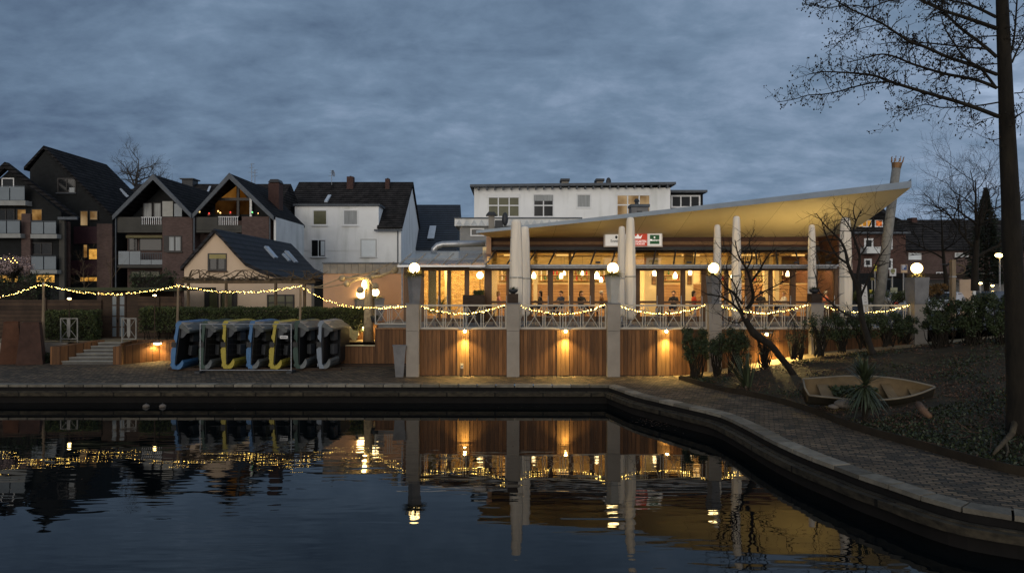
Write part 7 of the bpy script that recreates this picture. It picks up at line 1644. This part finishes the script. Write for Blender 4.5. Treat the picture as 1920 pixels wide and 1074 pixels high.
def photo_tree(name, lab, trunk, branches, Y, seed, m, nb, twigL=.7, sub=1, dens=5.0, jit=.6, group=None, buds=0, r_tw=.008, cat='tree', ground=None, upb=.02, spread=.95):
    """trunk / branches: pixel paths laid out at the tree's distance, each branch swung nearer or farther; twigs grow from them"""
    rr = random.Random(seed); base = P(trunk[0][0], trunk[0][1], Y); t = thing(name, lab, cat, tuple(base), group=group); pts = [P(a, b, Y) for a, b, r in trunk]; rad = [r / K * Y for a, b, r in trunk]
    def dense(pts, rad, k=3):
        o, r2 = [], []
        for i in range(len(pts) - 1):
            p0, p1, p2, p3 = pts[max(i - 1, 0)], pts[i], pts[i + 1], pts[min(i + 2, len(pts) - 1)]
            for j in range(k): u = j / k; o.append(.5 * ((2 * p1) + (p2 - p0) * u + (2 * p0 - 5 * p1 + 4 * p2 - p3) * u * u + (3 * p1 - p0 - 3 * p2 + p3) * u ** 3)); r2.append(rad[i] + (rad[i + 1] - rad[i]) * u)
        o.append(pts[-1]); r2.append(rad[-1]); return o, r2
    a, b = dense(pts, rad); obj('trunk', MB().tube(a, b, 14), m, t, True); mb = MB(); bm_ = MB(); tips = []
    for path, r0, r1 in branches:
        dy = rr.uniform(-jit, jit); n = len(path); ps = [P(q[0], q[1], Y + dy * min(1, i / (n - 1) * 1.3)) for i, q in enumerate(path)]; rs = [(r0 + (r1 - r0) * i / (n - 1)) / K * Y for i in range(n)]; ps, rs = dense(ps, rs, 4); mb.tube(ps, rs, 7, cap=False)
        tot = sum((q - p).length for p, q in zip(ps, ps[1:])); nt_ = int(tot * dens)
        for k in range(nt_):
            f = .12 + .88 * (k + rr.random()) / nt_; f = min(.999, f) * (len(ps) - 1); i = int(f); q = ps[i].lerp(ps[i + 1], f - i); bd = (ps[i + 1] - ps[i]).normalized(); side = rdir_(rr); side = (side - bd * side.dot(bd)).normalized()
            grow(mb, q, bd * .55 + side * spread, twigL * rr.uniform(.4, 1.2), min(rs[i] * .6, r_tw), sub, rr, nb, upb, .35, .9, tips.append if buds else None, .6)
    obj('branches', mb, m, t)
    if buds:
        for p in tips:
            for _ in range(rr.randint(1, buds)): q = p + rdir_(rr) * rr.uniform(0, .05); bm_.ball(q, rr.uniform(.010, .017), 5, 3, (1, 1, 1.4))
        obj('cones', bm_, m, t)
    return t
def cz(l): return [(x / 4 + 1440, y / 4) for x, y in l]
AL = [(cz([(1730, 875), (1560, 810), (1440, 770), (1200, 700), (1000, 640), (880, 600), (820, 575), (700, 555), (560, 545), (430, 540), (320, 555)]), 4.0, .8),
      (cz([(920, 618), (800, 620), (640, 655), (520, 690), (400, 710), (300, 715), (200, 745), (70, 768)]), 1.7, .6), (cz([(1715, 660), (1560, 600), (1350, 560), (1240, 530), (1080, 480), (960, 430), (850, 408), (720, 440), (600, 470)]), 3.2, .7),
      (cz([(1718, 560), (1500, 480), (1350, 430), (1170, 350), (1080, 320), (980, 260), (860, 180), (740, 125), (600, 60), (520, 10), (440, -40)]), 3.4, .8), (cz([(1715, 430), (1600, 330), (1440, 210), (1330, 100), (1270, 50), (1080, -20), (900, -80)]), 3.4, 1.0),
      (cz([(1715, 215), (1500, 140), (1300, 75), (1180, 20), (1000, -60)]), 4.0, 1.2), (cz([(1712, 130), (1520, 40), (1350, 0), (1150, -60)]), 3.0, 1.0), (cz([(1715, 665), (1600, 520), (1480, 440), (1400, 330), (1330, 220), (1290, 90)]), 2.6, .6),
      (cz([(1735, 768), (1600, 790), (1480, 800), (1300, 808), (1180, 785), (1060, 820), (960, 835)]), 1.6, .5), (cz([(1655, 372), (1440, 350), (1200, 325), (1060, 325), (950, 318), (850, 332)]), 1.8, .6), (cz([(730, 130), (660, 190), (580, 265), (500, 350), (430, 400)]), 1.0, .4), (cz([(1715, 480), (1600, 490), (1480, 500), (1330, 520)]), 1.2, .4),
      (cz([(1720, 270), (1640, 275), (1560, 290), (1480, 330), (1380, 340)]), 1.3, .5), (cz([(860, 180), (700, 215), (600, 260), (540, 240)]), .9, .4), (cz([(1130, 700), (1060, 790), (1000, 860), (930, 880)]), .8, .4), (cz([(1300, 80), (1310, 0), (1330, -90)]), 1.3, .5), (cz([(1100, -10), (900, 10), (760, 60), (640, 40), (400, 60), (330, 20)]), 1.5, .4),
      (cz([(1830, 470), (1870, 380), (1920, 290), (1990, 200)]), 2.0, .8), (cz([(1822, 400), (1850, 250), (1868, 0), (1880, -100)]), 2.0, 1.0), (cz([(1850, 885), (1900, 850), (1990, 810)]), 1.8, .6), (cz([(1830, 275), (1900, 265), (2000, 250)]), 1.3, .5), (cz([(1740, 1040), (1680, 1050), (1620, 1030), (1570, 1005)]), .9, .3), (cz([(1700, 880), (1620, 900), (1560, 940), (1500, 970)]), .8, .3), (cz([(1850, 700), (1930, 690), (2000, 640)]), 1.2, .5)]
photo_tree('alder_tree', 'big dark leafless alder with cone-hung twigs at the right edge of the picture', [(1914, 850, 27), (1910, 815, 21), (1908, 720, 18), (1905, 640, 17.5), (1903, 560, 16.4), (1897, 450, 16.2), (1895, 380, 15.2), (1891, 300, 14.2), (1886, 180, 12.2), (1882, 80, 11.2), (1879, 0, 10.2), (1876, -120, 9), (1874, -260, 6), (1874, -420, 2)],
           AL, 16.4, 21, M['bark'], (0, 4, 4), .42, 1, 11.5, .9, buds=3, r_tw=.017)
mat('root_bark', (.06, .045, .025), .9, .4, 6, .5)
t = thing('tree_root', 'twisted pale root at the foot of the big alder', 'root', tuple(P(1885, 830, 16))); obj('root', MB().tube([P(1903, 790, 16.3), P(1898, 812, 16.1), P(1885, 826, 15.7), P(1870, 842, 15.3), P(1862, 852, 15.1)], [.07, .07, .055, .045, .02], 8), M['root_bark'], t, True); obj('rootlet', MB().tube([P(1885, 826, 15.7), P(1890, 845, 15.3), P(1886, 858, 15.0)], [.04, .03, .015], 6), M['root_bark'], t)
LT = [([(1395, 600), (1388, 585), (1376, 572), (1360, 560), (1345, 555), (1325, 552)], 3, .8), ([(1392, 570), (1375, 548), (1360, 540), (1345, 520), (1330, 510)], 2.2, .6), ([(1400, 580), (1412, 560), (1408, 530), (1400, 505), (1385, 480), (1378, 450)], 4.0, .8), ([(1408, 530), (1425, 505), (1440, 480), (1455, 465)], 2.2, .6),
      ([(1412, 560), (1430, 548), (1450, 538), (1475, 525), (1490, 515)], 1.8, .6), ([(1376, 572), (1370, 550), (1355, 520), (1340, 500), (1325, 495)], 1.4, .5), ([(1400, 505), (1410, 480), (1405, 455), (1415, 430)], 1.8, .5), ([(1395, 600), (1380, 605), (1365, 600), (1345, 585)], 1.4, .5), ([(1386, 490), (1365, 470), (1350, 465), (1340, 450)], 1.2, .4), ([(1395, 590), (1380, 560), (1382, 545), (1375, 530), (1362, 505), (1368, 480)], 2.2, .6)]
photo_tree('leaning_tree', 'bare multi-stemmed tree leaning left in front of the fourth railing bay', [(1496, 716, 6.5), (1480, 690, 6), (1462, 668, 6), (1448, 650, 6.5), (1432, 638, 7), (1415, 626, 7.5), (1405, 612, 6), (1397, 598, 5.5)], LT, 26.5, 33, M['bark'], (0, 3, 3, 3), .95, 1, 5.0, .7, r_tw=.020, upb=.05, group='bare trees in front of the restaurant')
ST = [([(1610, 545), (1600, 520), (1590, 495), (1585, 470), (1575, 450), (1560, 435), (1545, 420), (1530, 400)], 4.0, .7), ([(1612, 560), (1608, 520), (1612, 480), (1600, 440), (1605, 415), (1615, 395)], 3.6, .7), ([(1590, 495), (1570, 480), (1555, 455), (1545, 430), (1540, 410)], 2.4, .6), ([(1612, 560), (1625, 530), (1640, 500), (1650, 480), (1665, 460)], 2.4, .6), ([(1600, 440), (1590, 420), (1575, 400), (1560, 380)], 1.6, .4),
      ([(1605, 415), (1600, 395), (1605, 375)], 1.3, .4), ([(1620, 600), (1600, 595), (1580, 585), (1560, 570), (1535, 545), (1530, 520), (1525, 505)], 2.4, .6), ([(1612, 480), (1625, 460), (1628, 430), (1640, 405), (1650, 390)], 1.6, .4), ([(1575, 450), (1550, 450), (1530, 455), (1512, 440)], 1.4, .4), ([(1585, 470), (1560, 475), (1540, 470), (1520, 480)], 1.4, .4)]
photo_tree('bare_tree', 'slim dark bare tree in front of the right end of the restaurant', [(1636, 664, 6.5), (1630, 645, 5.5), (1622, 620, 5.5), (1616, 595, 5), (1612, 565, 4.5), (1610, 545, 4)], ST, 26.8, 35, M['bark_black'], (0, 3, 3, 3), .9, 1, 5.0, .7, r_tw=.018, upb=.05, group='bare trees in front of the restaurant')

# ------------------------------------------------------------------ small things on the water and the bank
rr = random.Random(77); mb = MB()
for _ in range(260):
    x, y = rr.gauss(5.4, .55), rr.gauss(23.6, .45)
    if y < 24.8: mb.leaf((x, y, ZW + .006), Vector((rr.uniform(-1, 1), rr.uniform(-1, 1), .02)).normalized(), Vector((0, 0, 1)), .07, .05)
for _ in range(160): mb.leaf((rr.uniform(-16, 6), rr.uniform(16, 26.8), ZW + .005), Vector((rr.uniform(-1, 1), rr.uniform(-1, 1), .0)).normalized(), Vector((0, 0, 1)), .05, .035)
o = obj('floating_leaves', mb, M['litter']); o['kind'] = 'stuff'; o['label'] = 'dead leaves floating on the pond'
for px, nm_ in ((274, 'left one of two small pale buoys floating under the far quay'), (305, 'right one of two small pale buoys floating under the far quay')):
    Yq_ = 26.6; x = XX(px, Yq_); t = thing('buoy', nm_, 'buoy', (x, Yq_, ZW), group='buoys under the far quay')
    obj('float', MB().ball((x, Yq_, ZW + .03), .11, 12, 8, (1.2, 1, .8)), M['stone'], t, True); obj('eyelet', MB().tube([(x, Yq_, ZW + .10), (x, Yq_, ZW + .15)], .02, 6), M['dark_metal'], t)
mb = MB()
for _ in range(240):
    y = rr.uniform(13, 28.8); x = kerbX(y) + .15 + rr.random() * 12
    if noise.noise(Vector((x * .5, y * .5, 20))) < -.05: continue
    tuft(mb, (x, y, bedz(x, y) - .02), 9, .12, rr.uniform(.12, .30), rr, .014, .9)
o = obj('grass_tufts', mb, mat('leaf_tuft', (.045, .050, .018), .8, .4, 3)); o['kind'] = 'stuff'; o['label'] = 'thin grass tufts between the shrubs of the planting bed'
mb = MB()
for _ in range(420):
    y = rr.uniform(13, 28.8); x = kerbX(y) + .15 + rr.random() * 13; p = Vector((x, y, bedz(x, y) + .05)); d = Vector((rr.uniform(-1, 1), rr.uniform(-1, 1), rr.uniform(-.1, .25))).normalized()
    mb.tube([p, p + d * rr.uniform(.15, .4), p + d * .5 + Vector((0, 0, .03))], [.012, .009, .004], 4)
o = obj('fallen_twigs', mb, M['litter']); o['kind'] = 'stuff'; o['label'] = 'fallen twigs scattered over the bank'
